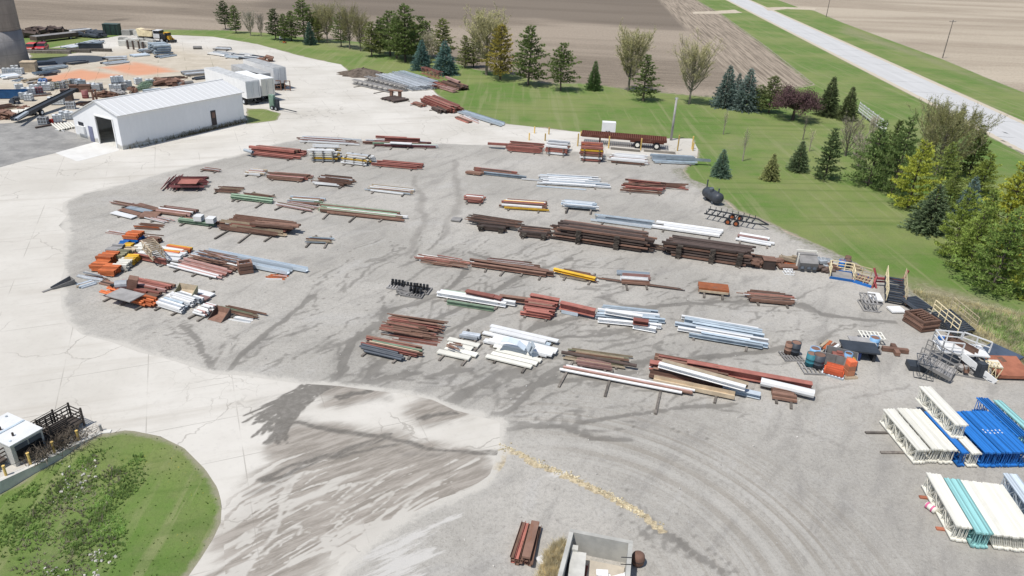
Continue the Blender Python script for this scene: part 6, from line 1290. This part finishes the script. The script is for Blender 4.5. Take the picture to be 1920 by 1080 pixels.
o = E('skid_loader', 'small yellow skid loader beside the dump truck', 'loader', P(315, 79), R(-20)); YL = paint('loader_yellow', (.62, .36, .04)); MB().box((0, 0, 1.0), (1.9, 1.1, .9)).build('body', YL, o); cg = MB().box((.1, 0, 1.85), (1.2, 1.1, .9)).build('cab', YL, o); MB().box((.3, 0, 1.9), (.9, 1.14, .6)).build('window', GLASS, cg); MB().bar((-.7, -.7, 1.7), (1.4, -.7, .7), .18).bar((-.7, .7, 1.7), (1.4, .7, .7), .18).build('arm', YL, o)
for x in (-.6, .6):
    for y in (-.75, .75): wheel(o, (x, y, .45), .45, .32)
MB().box((1.7, 0, .4), (.6, 1.7, .5)).build('bucket', STEELK, o)
# person with a mower
def person(p, rz):
    V = [(0, 0, .92), (0, 0, 1.15), (0, 0, 1.38), (0, 0, 1.5), (.01, 0, 1.62), (.02, 0, 1.74), (0, .19, 1.4), (.14, .25, 1.15), (.38, .2, 1.05), (0, -.19, 1.4), (.14, -.25, 1.15), (.38, -.2, 1.05), (.02, .1, .88), (.14, .11, .48), (.02, .12, .08), (.16, .12, .03), (-.02, -.1, .88), (-.02, -.11, .48), (-.22, -.12, .1), (-.1, -.12, .03)]
    rr = [.15, .14, .16, .06, .1, .08, .08, .05, .04, .08, .05, .04, .09, .065, .05, .04, .09, .065, .05, .04]
    Ed = [(0, 1), (1, 2), (2, 3), (3, 4), (4, 5), (2, 6), (6, 7), (7, 8), (2, 9), (9, 10), (10, 11), (0, 12), (12, 13), (13, 14), (14, 15), (0, 16), (16, 17), (17, 18), (18, 19)]
    for h in (8, 11):
        hx, hy, hz = V[h]; s = 1 if hy > 0 else -1; k = len(V); V.append((hx + .07, hy, hz - .01)); rr.append(.03); Ed.append((h, k))
        for f in range(4): V.append((hx + .12 + .01 * (f % 2), hy + (-.03 + .02 * f), hz - .01)); V.append((hx + .13, hy + (-.03 + .02 * f), hz - .05)); rr += [.009, .008]; n = len(V); Ed += [(k, n - 2), (n - 2, n - 1)]
        V.append((hx + .08, hy - s * .05, hz)); V.append((hx + .11, hy - s * .05, hz - .03)); rr += [.01, .008]; n = len(V); Ed += [(k, n - 2), (n - 2, n - 1)]
    me = bpy.data.meshes.new('person'); me.from_pydata(V, Ed, []); o = bpy.data.objects.new('person', me); COL.objects.link(o)
    md = o.modifiers.new('skin', 'SKIN'); md.use_smooth_shade = True; o.modifiers.new('sub', 'SUBSURF').levels = 1
    for i, r_ in enumerate(rr): me.skin_vertices[0].data[i].radius = (r_, r_)
    me.skin_vertices[0].data[0].use_root = True
    t = NT('clothed_person'); sz = t.n('ShaderNodeSeparateXYZ'); t.put(sz.inputs[0], t.obj()); z = sz.outputs[2]
    c = t.mix(t.step(z, .92, .93), (.05, .06, .08), (.42, .43, .45)); c = t.mix(t.step(z, 1.50, 1.51), c, (.48, .29, .21)); c = t.mix(t.step(z, .10, .11, 1, 0), c, (.03, .03, .03)); me.materials.append(t.out(c, .8))
    o.location = p; o.rotation_euler = (0, 0, rz)
    MB().lathe([(.118, 1.70), (.11, 1.77), (.06, 1.82), (.01, 1.835)], 12, (.0, 0, 0)).build('hair', paint('dark_hair', (.05, .035, .025)), o)
    mb = MB(); mb.box((.125, 0, 1.65), (.03, .03, .05)); mb.build('nose', paint('skin', (.48, .29, .21)), o)
    tag(o, 'person in grey shirt pushing an orange mower by the pines', 'person'); return o
pp = P(526, 80); person(pp, R(-25))
o = E('lawn_mower', 'orange push mower in front of the person in grey', 'mower', pp + Vector((1.15, -.52, 0)), R(-25)); OR = paint('mower_orange', (.65, .17, .03)); MB().box((0, 0, .25), (.85, .55, .2)).build('deck', OR, o); MB().tube((.05, 0, .35), (.05, 0, .55), .16, 10).build('engine', STEELK, o); MB().bar((-.35, -.2, .3), (-.85, -.2, 1.0), .04).bar((-.35, .2, .3), (-.85, .2, 1.0), .04).bar((-.85, -.26, 1.0), (-.85, .26, 1.0), .05).build('handle', STEELK, o)
for x in (-.33, .33):
    for y in (-.3, .3): wheel(o, (x, y, .12), .12, .06)
# white rail stack near the road
A, B = P(1608, 212), P(1658, 252); o = E('white_fence', 'white rail fence behind the shrubs near the road', 'fence', (A + B) / 2, az(A, B)); L = (B - A).length
for z in (.5, .95, 1.4, 1.85): MB().box((0, 0, z), (L, .06, .22)).build('rail', pal('W'), o)
for i in range(7): MB().box((-L / 2 + i * L / 6, .06, 1.0), (.14, .1, 2.1)).build('fence_post', pal('W'), o)
# ------------------------------------------------------------------ trees
def leafmat(name, tr=.25, lo=.55, hi=1.45):
    t = NT(name); oi = t.n('ShaderNodeObjectInfo'); v = t.obj()
    n1 = t.noise(v, .55, 3); n2 = t.noise(v, 3.5, 3)
    c = t.scale(oi.outputs['Color'], t.math('MULTIPLY', t.step(n1, .3, .7, .75, 1.25), t.step(n2, .3, .7, lo, hi)))
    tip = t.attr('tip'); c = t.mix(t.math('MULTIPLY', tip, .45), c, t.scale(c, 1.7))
    df = t.n('ShaderNodeBsdfDiffuse'); t.put(df.inputs[0], c); tl = t.n('ShaderNodeBsdfTranslucent'); t.put(tl.inputs[0], c)
    mx = t.n('ShaderNodeMixShader'); mx.inputs[0].default_value = tr; t.t.links.new(df.outputs[0], mx.inputs[1]); t.t.links.new(tl.outputs[0], mx.inputs[2])
    t.t.links.new(mx.outputs[0], t.t.nodes['Material Output'].inputs[0]); return t.m
LEAF = leafmat('foliage', .32); BLADE = leafmat('grass_blades', .55, .75, 1.25); BARK = paint('tree_bark', (.105, .085, .07), .95, .3); BARKG = paint('grey_bark', (.23, .205, .165), .95, .25)
class TS:
    def __init__(s): s.v = []; s.t = []
    def tri(s, p, d, side, ln, w, tip=0.):
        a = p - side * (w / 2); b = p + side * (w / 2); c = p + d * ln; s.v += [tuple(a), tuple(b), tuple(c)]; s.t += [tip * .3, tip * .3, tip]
    def tuft(s, rg, p, axis, n, ln, w, spread=.7, tip=0.):
        for i in range(n):
            d = (axis + Vector((rg.gauss(0, spread), rg.gauss(0, spread), rg.gauss(0, spread)))).normalized()
            sd = d.cross(Vector((rg.gauss(0, 1), rg.gauss(0, 1), rg.gauss(0, 1))))
            if sd.length < .01: continue
            s.tri(p, d, sd.normalized(), ln * rg.uniform(.7, 1.2), w, tip)
    def leaf(s, rg, p, sz, tip=0.):
        d = Vector((rg.gauss(0, 1), rg.gauss(0, 1), rg.gauss(0, 1))).normalized(); sd = d.orthogonal().normalized(); s.tri(p, d, sd, sz, sz * .8, tip)
    def mesh(s, name, mat):
        me = bpy.data.meshes.new(name); n = len(s.v); me.from_pydata(s.v, [], [(i, i + 1, i + 2) for i in range(0, n, 3)])
        at = me.attributes.new('tip', 'FLOAT', 'POINT'); at.data.foreach_set('value', s.t); me.materials.append(mat); return me
def pine(seed, H=10., Rm=2.5, full=1., base=.13, prof=.75, gap=1.):
    rg = random.Random(seed); w = MB(); c = TS(); w.bar((0, 0, 0), (rg.gauss(0, .15), rg.gauss(0, .15), H), .17, n=7, w2=.03)
    z = H * base
    while z < H * .985:
        f = (z / H - base) / (1 - base); r = Rm * ((1 - f) ** prof) * (.72 + .5 * min(1, f * 4 + .3)) * rg.uniform(.8, 1.15) + .25
        nb = 6 if f < .8 else 4; a0 = rg.random() * 6.28
        for b in range(nb):
            if rg.random() < .10: continue
            a = a0 + 6.283 * b / nb + rg.gauss(0, .25); L = r * rg.uniform(.55, 1.15); upz = .12 + .35 * f + rg.gauss(0, .08)
            d = Vector((math.cos(a), math.sin(a), upz)); p0 = Vector((0, 0, z)); w.bar(p0, p0 + d * L, .05, n=4, w2=.012); sd = Vector((-math.sin(a), math.cos(a), 0))
            k = int(max(4, L / .135 * full))
            for i in range(k):
                q = .25 + .75 * (i + rg.random()) / k; p = p0 + d * (L * q) + sd * rg.gauss(0, .17 * L * (1.15 - abs(q - .6))) + Vector((0, 0, rg.gauss(.05, .09)))
                ax = (d + sd * rg.gauss(0, .5)).normalized() * .7 + Vector((0, 0, .5)); c.tuft(rg, p, ax, 8, .40, .12, .5, q)
        z += gap * rg.uniform(.5, .72) * (H / 10) * (.8 + .2 * (1 - f)) * (1 if H > 6 else 1.2)
    c.tuft(rg, Vector((0, 0, H - .2)), Vector((0, 0, 1)), 14, .5, .1, .3, 1); return w, c
def spruce(seed, H=8., Rm=2.3, dens=1.):
    rg = random.Random(seed); w = MB(); c = TS(); w.bar((0, 0, 0), (0, 0, H), .15, n=7, w2=.03); z = H * .035
    while z < H * .98:
        f = z / H; r = Rm * (1 - f) ** .88 * rg.uniform(.88, 1.1) + .1; nb = max(5, int(15 * (1 - f) ** .6)); a0 = rg.random() * 6.28
        for b in range(nb):
            a = a0 + 6.283 * b / nb + rg.gauss(0, .12); L = r * rg.uniform(.72, 1.1); d = Vector((math.cos(a), math.sin(a), -.10 + .3 * f)); p0 = Vector((0, 0, z)); sd = Vector((-math.sin(a), math.cos(a), 0))
            if b % 3 == 0: w.bar(p0, p0 + d * L * .9, .035, n=3, w2=.01)
            k = int(max(2, L / .17 * dens))
            for i in range(k):
                q = .3 + .7 * (i + rg.random()) / k; p = p0 + d * (L * q) + sd * rg.gauss(0, .13 * L * (1.2 - q)) + Vector((0, 0, rg.gauss(0, .05)))
                c.tuft(rg, p, (d * .9 + Vector((0, 0, .25))).normalized(), 6, .33, .12, .42, q)
        z += .27 * (H / 8) * (.75 + .4 * (1 - f))
    c.tuft(rg, Vector((0, 0, H - .15)), Vector((0, 0, 1)), 10, .4, .08, .25, 1); return w, c
def budtree(seed, H=11., Rm=2.6, buds=1., first=.2, low=.3, twig=1., leafsz=.095, nb=56, steep=1.5, prof=.42):
    rg = random.Random(seed); w = MB(); c = TS()
    w.bar((0, 0, 0), (0, 0, H * first), .22, n=8, w2=.17); w.bar((0, 0, H * first), (.1, -.1, H * .9), .17, n=6, w2=.03)
    for k in range(nb):
        f = (k + rg.random()) / nb; z0 = H * (first * .9 + (.72 - first) * f); a = k * 2.4 + rg.gauss(0, .3)
        env = Rm * (1 - abs(f - prof) ** 1.6 * 1.35) * rg.uniform(.6, 1.12); rise = env * steep * rg.uniform(.75, 1.2) + H * .06; d = Vector((math.cos(a), math.sin(a), 0)); p0 = Vector((0, 0, z0)); q = p0; L = 4; pts = [p0]
        for i in range(1, L + 1): t = i / L; pts.append(p0 + d * env * t ** .8 + Vector((0, 0, rise * t ** 1.25)) + Vector((rg.gauss(0, .08), rg.gauss(0, .08), 0)))
        r = .07 * (1 - .6 * f)
        for i in range(L): w.bar(pts[i], pts[i + 1], r * (1 - i / L * .8), n=4, w2=r * (1 - (i + 1) / L * .8))
        for j in range(int(9 * twig)):
            t = rg.uniform(.25, 1) * L; i = min(L - 1, int(t)); p = pts[i].lerp(pts[i + 1], t - i); d2 = (d * rg.uniform(.1, .6) + Vector((rg.gauss(0, .35), rg.gauss(0, .35), rg.uniform(.6, 1.1)))).normalized(); l2 = rg.uniform(.5, 1.3) * env * .42 + .3
            w.bar(p, p + d2 * l2, .022, n=3, w2=.008)
            for m in range(int(9 * twig)):
                t2 = p + d2 * l2 * rg.random(); td = (d2 + Vector((rg.gauss(0, .4), rg.gauss(0, .4), rg.gauss(.15, .3)))).normalized(); ln = rg.uniform(.25, .75); sd = td.orthogonal().normalized(); c.tri(t2, td, sd, ln, .042, .3)
                for n_ in range(int(3.0 * buds + rg.random())): c.leaf(rg, t2 + td * ln * rg.uniform(.2, 1.1) + Vector((rg.gauss(0, .1), rg.gauss(0, .1), rg.gauss(0, .1))), leafsz * rg.uniform(.7, 1.5), .7)
    return w, c
def plum(seed, H=5.5, Rr=3.2):
    rg = random.Random(seed); w = MB(); c = TS(); w.bar((0, 0, 0), (0, 0, 1.4), .2, n=8, w2=.16)
    for k in range(60):
        a = rg.random() * 6.28; e = rg.uniform(.05, 1.2); L = rg.uniform(.8, 1); d = Vector((math.cos(a) * math.cos(e) * Rr, math.sin(a) * math.cos(e) * Rr, math.sin(e) * (H - 1.9))); p0 = Vector((0, 0, 1.5)); p1 = p0 + d * L; mid = p0.lerp(p1, .5) + Vector((rg.gauss(0, .2), rg.gauss(0, .2), .2)); w.bar(p0, mid, .06, n=4, w2=.04); w.bar(mid, p1, .035, n=3, w2=.01)
        for i in range(130): p = mid.lerp(p1, rg.random() ** .7 * 1.1) + Vector((rg.gauss(0, .33), rg.gauss(0, .33), rg.gauss(0, .28))); c.leaf(rg, p, .17, rg.random())
    return w, c
PROTO = {}
def proto(kind):
    if kind not in PROTO:
        w, c, b = {'pine1': lambda: (*pine(1), BARK), 'pine2': lambda: (*pine(2, Rm=2.9, prof=.6, base=.2), BARK), 'pine3': lambda: (*pine(3, Rm=2.2, prof=.9, full=.8, base=.1), BARK), 'pineN': lambda: (*pine(4, Rm=1.9, prof=.75, full=1.1, base=.05), BARK), 'pineF': lambda: (*pine(5, H=10, Rm=3.5, prof=.68, full=1.25, base=.04, gap=1.25), BARK), 'pineG': lambda: (*pine(6, H=10, Rm=3.6, prof=.6, full=1.3, base=.03, gap=1.4), BARK),
          'spruce1': lambda: (*spruce(1), BARK), 'spruce2': lambda: (*spruce(2, Rm=2.7, dens=1.1), BARK), 'bud1': lambda: (*budtree(1, Rm=3.2, nb=64), BARKG), 'bud2': lambda: (*budtree(2, Rm=3.9, prof=.36, nb=66), BARKG), 'bare': lambda: (*budtree(3, H=8, Rm=2.5, buds=.1, first=.08, nb=34), BARKG), 'plum': lambda: (*plum(1), BARK), 'sap': lambda: (*budtree(5, H=8, Rm=1.3, buds=.1, first=.3, twig=.35, nb=16), BARKG), 'round': lambda: (*budtree(7, H=10, Rm=4.6, buds=1.2, first=.05, twig=1.35, nb=60, steep=1.0, prof=.3), BARKG)}[kind]()
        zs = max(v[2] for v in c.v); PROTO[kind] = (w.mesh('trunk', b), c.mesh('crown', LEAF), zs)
    return PROTO[kind]
def tree(kind, x, y, ty, rgb, label, name, cat='tree', wide=1., lift=None):
    wm, cm, H0 = proto(kind); g = P(x, y); H = hgt(g, ty) if lift is None else lift; s = H / H0; rg = random.Random(label)
    o = E(name, label, cat, g, rg.random() * 6.28); wide *= {'pi': 1.22, 'sp': 1.28, 'bu': 1.12}.get(kind[:2], 1.); o.scale = (s * wide, s * wide, s)
    for nm, me in (('trunk', wm), ('crown', cm)):
        k = bpy.data.objects.new(nm, me); COL.objects.link(k); k.parent = o
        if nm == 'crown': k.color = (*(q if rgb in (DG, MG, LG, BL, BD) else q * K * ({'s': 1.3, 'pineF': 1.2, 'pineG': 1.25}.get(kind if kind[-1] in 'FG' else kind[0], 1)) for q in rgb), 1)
DG, MG, LG, YG, BL, OL, BD = (.09, .125, .052), (.165, .215, .075), (.23, .255, .09), (.33, .32, .065), (.215, .275, .245), (.25, .235, .105), (.40, .375, .20)
K = 2.1
TR = [('pine2', 423, 55, 0, DG, 'dark pine leftmost in the long row', 'pine_tree', .9), ('pine1', 443, 62, 8, MG, 'light pine beside the leftmost dark pine', 'pine_tree', .9), ('bare', 470, 67, 13, (.19, .18, .14), 'bare grey tree third in the long row', 'bare_tree', 1.), ('bare', 490, 68, 18, (.2, .18, .15), 'bare grey tree before the person with mower', 'bare_tree', .7),
 ('pine1', 517, 74, 14, DG, 'dark pine above the person with mower', 'pine_tree', 1.1), ('pine3', 547, 77, 19, MG, 'slim pine right of the person with mower', 'pine_tree', 1.1), ('pine2', 571, 78, -2, MG, 'tall pine before the pair of budding trees', 'pine_tree', 1.1), ('spruce1', 582, 84, 40, (.045, .072, .055), 'small dark spruce left of the budding pair', 'spruce_tree', .9), ('bud1', 614, 80, -6, BD, 'left budding tree of the tall far pair', 'budding_tree', .95), ('bud2', 656, 92, -8, BD, 'right budding tree of the tall far pair', 'budding_tree', .9),
 ('pine1', 697, 106, 38, LG, 'light pine right of the budding pair', 'pine_tree', 1.1), ('pine2', 732, 104, 18, MG, 'broad pine in the dense group above the grey joists', 'pine_tree', 1.2), ('pine1', 760, 116, 4, MG, 'tallest pine in the dense group above the joists', 'pine_tree', 1.1), ('pine2', 790, 108, 28, MG, 'pine behind the two blue spruces', 'pine_tree', 1.2), ('spruce2', 791, 131, 73, (.06, .095, .085), 'slimmer of two blue spruces above the brown pile', 'spruce_tree', .95), ('spruce2', 834, 139, 74, (.06, .095, .085), 'broader of two blue spruces above the brown pile', 'spruce_tree', 1.05),
 ('pine1', 830, 112, 32, LG, 'yellowish pine behind the broad blue spruce', 'pine_tree', 1.1), ('pine3', 872, 127, 65, LG, 'thin light pine right of the blue spruces', 'pine_tree', 1.2), ('bud1', 912, 141, -2, BD, 'tall budding tree at middle of the row', 'budding_tree', 1.1), ('pine1', 938, 149, 42, (.17, .145, .04), 'yellow brown ailing pine beside the middle budding tree', 'pine_tree', 1.), ('pine1', 990, 160, 44, MG, 'tall green pine with gaps right of ailing pine', 'pine_tree', 1.05), ('pine2', 1051, 170, 78, MG, 'broad pine left of the small dense spruce', 'pine_tree', 1.),
 ('spruce1', 1113, 169, 112, (.048, .078, .028), 'small dense green spruce at the field edge', 'spruce_tree', .85), ('bud1', 1178, 171, 34, BD, 'budding tree right of the small dense spruce', 'budding_tree', .95), ('pine3', 1206, 189, 100, MG, 'small pine before the budding tree', 'pine_tree', 1.2), ('bud2', 1292, 195, 50, BD, 'broad budding tree left of the blue spruce pair', 'budding_tree', .9),
 ('spruce2', 1358, 201, 120, BL, 'left blue spruce of the pair above the lawn', 'spruce_tree', .85), ('spruce2', 1396, 206, 126, BL, 'right blue spruce of the pair above the lawn', 'spruce_tree', .95), ('pine1', 1441, 212, 140, (.085, .10, .04), 'olive pine between blue spruce and purple tree', 'pine_tree', 1.2), ('plum', 1486, 225, 157, (.055, .034, .035), 'purple leaved round tree above the lawn', 'purple_tree', 1.15), ('spruce1', 1549, 217, 141, (.05, .062, .03), 'dark spruce right of the purple tree', 'spruce_tree', .95), ('spruce1', 1586, 225, 160, (.055, .065, .03), 'dark spruce furthest right behind purple tree', 'spruce_tree', .95),
 ('spruce1', 1350, 331, 278, (.07, .10, .075), 'small blue green spruce lowest left on the lawn', 'spruce_tree', 1.1), ('spruce1', 1443, 337, 286, (.13, .135, .06), 'small yellowish spruce on the striped lawn', 'spruce_tree', 1.1), ('spruce1', 1495, 320, 262, (.065, .085, .045), 'small green spruce right of the yellowish one', 'spruce_tree', 1.1), ('pineN', 1546, 336, 238, (.075, .10, .045), 'slim two topped pine right of the small spruces', 'pine_tree', 1.),
 ('pineF', 1627, 348, 222, (.08, .11, .04), 'dense green pine before the bare shrubs', 'pine_tree', .75), ('pineG', 1672, 362, 210, (.07, .095, .035), 'dark pine behind the dense green one', 'pine_tree', .6), ('round', 1752, 330, 178, (.16, .155, .075), 'big round budding tree by the road', 'budding_tree', 1.), ('pineG', 1702, 390, 258, (.17, .18, .035), 'bright yellow green pine below the round tree', 'pine_tree', .75), ('pineN', 1815, 330, 232, (.075, .095, .03), 'dark pine right of the round budding tree', 'pine_tree', 1.1), ('pineF', 1835, 365, 285, (.12, .14, .035), 'low green pine behind the slate blue spruce', 'pine_tree', .9), ('pineF', 1775, 395, 318, (.10, .12, .035), 'shaded pine between yellow pine and blue spruce', 'pine_tree', .8),
 ('spruce2', 1738, 433, 343, (.07, .09, .05), 'large grey green spruce at the lawn curve', 'spruce_tree', 1.12), ('spruce2', 1808, 405, 328, (.072, .098, .09), 'pale blue spruce hidden among the pines', 'spruce_tree', .8), ('pineG', 1782, 482, 348, (.115, .14, .035), 'green pine right of the large spruce', 'pine_tree', .62), ('pineG', 1857, 545, 386, (.092, .125, .036), 'big front pine at the lower edge of lawn', 'pine_tree', .8), ('pineF', 1872, 455, 300, (.18, .185, .033), 'yellow green pine behind the big front one', 'pine_tree', .75), ('pineF', 1925, 500, 330, (.24, .20, .03), 'golden pine at the right frame edge', 'pine_tree', .75), ('pineG', 1945, 560, 400, (.16, .17, .035), 'yellow green pine cut by the right frame edge', 'pine_tree', .7), ('pineF', 1825, 480, 352, (.115, .145, .038), 'pine wedged between two front green pines', 'pine_tree', .65),
 ('bud1', 676, 96, 12, BD, 'pale budding tree left of the dense pine group', 'budding_tree', .9), ('bare', 806, 118, 48, (.24, .22, .15), 'pale bare tree behind the blue spruces', 'bare_tree', 1.), ('pine2', 744, 110, 28, MG, 'pine filling the middle of the dense group', 'pine_tree', 1.), ('bud2', 596, 76, 4, BD, 'budding tree behind the tall pine far left', 'budding_tree', .8), ('pine1', 534, 76, 24, MG, 'pine between the two pines by the mower', 'pine_tree', 1.), ('pine2', 640, 88, 22, MG, 'pine half hidden behind the right budding tree', 'pine_tree', .9), ('pine1', 713, 100, 34, DG, 'dark pine filling the gap in the dense group', 'pine_tree', 1.), ('pine3', 776, 110, 40, LG, 'light slim pine between the dense group and blue spruces', 'pine_tree', 1.2), ('pine1', 598, 80, 30, LG, 'light pine below the left budding tree', 'pine_tree', .9), ('pine3', 888, 126, 60, LG, 'light pine left of the middle budding tree', 'pine_tree', 1.2), ('spruce1', 1378, 196, 135, BL, 'blue spruce peeking between the larger pair', 'spruce_tree', .8), ('pine2', 1420, 208, 158, MG, 'small pine right of the blue spruce pair', 'pine_tree', 1.2),
 ('pineF', 1660, 330, 222, MG, 'pine behind the bright yellow green pine', 'pine_tree', .7), ('pineG', 1760, 360, 262, (.115, .135, .04), 'olive pine under the round budding tree', 'pine_tree', .7), ('pineG', 1890, 520, 362, (.13, .16, .04), 'green pine between the big front and golden pines', 'pine_tree', .7), ('pineF', 1812, 510, 385, (.12, .15, .04), 'low pine at the lawn side of the front group', 'pine_tree', .8),
 ('sap', 1356, 252, 205, (.25, .22, .15), 'thin bare sapling behind the trailer pad', 'sapling', .7), ('sap', 1392, 302, 238, (.25, .22, .15), 'thin bare sapling above the yellowish small spruce', 'sapling', .7), ('sap', 1505, 262, 215, (.25, .22, .15), 'thin bare sapling below the purple tree', 'sapling', .8), ('sap', 1517, 284, 240, (.25, .22, .15), 'thin bare sapling nearest the slim pine', 'sapling', .8), ('bare', 1585, 292, 205, (.24, .21, .17), 'bare grey shrub before the white fence', 'bare_shrub', 1.2), ('bare', 1607, 318, 235, (.24, .21, .17), 'bare grey shrub left of the dense green pine', 'bare_shrub', 1.0), ('bare', 1632, 262, 208, (.26, .23, .18), 'pale bare shrub right of the white fence', 'bare_shrub', .8)]
for k, x, y, ty, c, lb, nm, wd in TR: tree(k, x, y, ty, c, lb, nm, 'shrub' if 'shrub' in nm else 'tree', wd)
# soil pile, weeds, tufts
rg = random.Random(8); mb = MB(); c0 = P(682, 141); n = 24
vs = []; fs = []
for j in range(9):
    for i in range(n): r = (1 - j / 8) * (1 + .18 * math.sin(3 * i) + rg.gauss(0, .06)); vs.append((5.2 * r * math.cos(6.283 * i / n), 3.2 * r * math.sin(6.283 * i / n), 1.5 * (j / 8) ** .8 + rg.gauss(0, .07) * (j > 0)))
fs = [(j * n + i, j * n + (i + 1) % n, (j + 1) * n + (i + 1) % n, (j + 1) * n + i) for j in range(8) for i in range(n)]
mb.add(vs, fs); o = mb.build('soil_pile', paint('dark_soil', (.15, .12, .095), .95, .4)); o.location = c0; tag(o, 'low dark soil pile at the left end of the joists', 'soil pile')
def tufts(name, n, pick, h, col, w=.03, mat=None, k=5):
    rg = random.Random(name); c = TS()
    for i in range(n):
        p = pick(rg)
        if p is None: continue
        hh = h * rg.uniform(.5, 1.4); c.tuft(rg, p, Vector((0, 0, 1)), k, hh, w, .5, .5)
    me = c.mesh(name, BLADE); o = bpy.data.objects.new(name, me); COL.objects.link(o); o.color = (*col, 1); o['kind'] = 'stuff'; return o
def clumps(poly, n, sd, zf):
    rg0 = random.Random(n); ip = inpoly(poly, zf); cs = [ip(rg0) for _ in range(n)]; ws = [rg0.uniform(.4, 1.5) for _ in cs]
    def f(rg):
        k = rg.choices(range(n), ws)[0]; c_ = cs[k]; q = np.array([[c_.x + rg.gauss(0, sd * ws[k]), c_.y + rg.gauss(0, sd * ws[k])]])
        if sdf(poly, q)[0][0] > -.1: return None
        return Vector((q[0, 0], q[0, 1], float(zf(q, None)[0])))
    return f
def inpoly(poly, zf=None):
    xs = [p[0] for p in poly]; ys = [p[1] for p in poly]
    def f(rg):
        for _ in range(40):
            q = np.array([[rg.uniform(min(xs), max(xs)), rg.uniform(min(ys), max(ys))]]); d, _n = sdf(poly, q)
            if d[0] < -.1: return Vector((q[0, 0], q[0, 1], float(zf(q, d)[0]) if zf else .01))
    return f
isl_vis = px([(-60, 935), (0, 906), (72, 873), (147, 836), (205, 815), (240, 808), (300, 818), (345, 840), (385, 880), (408, 915), (414, 945), (410, 980), (396, 1010), (370, 1050), (345, 1090), (-80, 1090)])
tufts('island_grass', 350, inpoly(isl_vis, islz), .09, (.19, .27, .075), .05)
rough = px([(-20, 930), (100, 870), (190, 830), (260, 830), (290, 880), (230, 940), (240, 1000), (200, 1090), (-40, 1090)])
tufts('island_weeds', 2600, clumps(rough, 45, .42, islz), .17, (.32, .43, .15), .07, k=7)
tufts('dead_weeds', 420, inpoly(px([(0, 1040), (50, 930), (130, 870), (190, 845), (240, 880), (200, 940), (220, 1020), (130, 1085)]), islz), .25, (.38, .34, .25), .05, k=6)
wd = px([(1700, 540), (1760, 556), (1920, 590), (2000, 640), (2000, 730), (1920, 686), (1824, 632), (1747, 577)])
tufts('dry_weeds', 2600, inpoly(wd), .42, (.62, .57, .38), .05, k=6)
tufts('green_weeds', 700, inpoly(px([(1790, 575), (1925, 600), (1990, 650), (1925, 680), (1850, 625)])), .4, (.33, .44, .16), .09, k=8)
tufts('dry_grass_clump', 420, inpoly(px([(1020, 1035), (1052, 1010), (1066, 1020), (1045, 1095), (1000, 1095), (1010, 1065)])), .42, (.70, .62, .42), .035, k=9)
rg = random.Random(77); mb = MB(); rkp = px([(936, 842), (969, 845), (1011, 869), (1044, 884), (1094, 904), (1136, 926), (1172, 946), (1206, 968), (1246, 997)])
for i in range(420):
    k = rg.choice([0, 0, 1, 1, 2, 2, 4, 5, 5, 6, 6, 7]) if rg.random() < .85 else 3; a, b_ = Vector(rkp[k]), Vector(rkp[k + 1]); p = a.lerp(b_, rg.random()); s = rg.choice([.03, .04, .05, .07, .1])
    mb.box((p.x + rg.gauss(0, .17), p.y + rg.gauss(0, .17), .01 + s * .3), (s, s * rg.uniform(.6, 1), s * .7), rg.random() * 6, rg.random(), rg.random())
o = mb.build('rubble_line', paint('yellow_stone', (.47, .41, .28), .9, .35, sc=2)); o['kind'] = 'stuff'

mb = MB(); ip = inpoly(px([(300, 640), (700, 420), (1250, 400), (1650, 600), (1640, 760), (1560, 1080), (700, 1090), (960, 900), (950, 780)]))
for i in range(420):
    p = ip(rg); s = rg.choice([.04, .05, .06, .08, .11]); mb.box((p.x, p.y, .015 + s * .2), (s, s * .8, s * .5), rg.random() * 6, rg.random(), rg.random())
o = mb.build('loose_stones', paint('pale_stone', (.55, .53, .49), .9, .3)); o['kind'] = 'stuff'

mb = MB(); rg = random.Random(5)
for cx, cy, sd_, n_ in ((132, 892, 14, 40), (165, 870, 12, 22), (92, 1052, 12, 26), (188, 1030, 16, 40), (165, 1068, 10, 22), (118, 915, 10, 16)):
    for i in range(n_ // 2):
        q = P(cx + rg.gauss(0, sd_), cy + rg.gauss(0, sd_ * .7)); zz = islz(np.array([[q.x, q.y]]), None)[0]; s = rg.uniform(.05, .16); mb.box((q.x, q.y, zz + s * .3), (s, s * .7, s * .6), rg.random() * 6, rg.random(), rg.random())
o = mb.build('white_rubble', paint('chalk_stone', (.44, .42, .38), .9, .2)); o['kind'] = 'stuff'
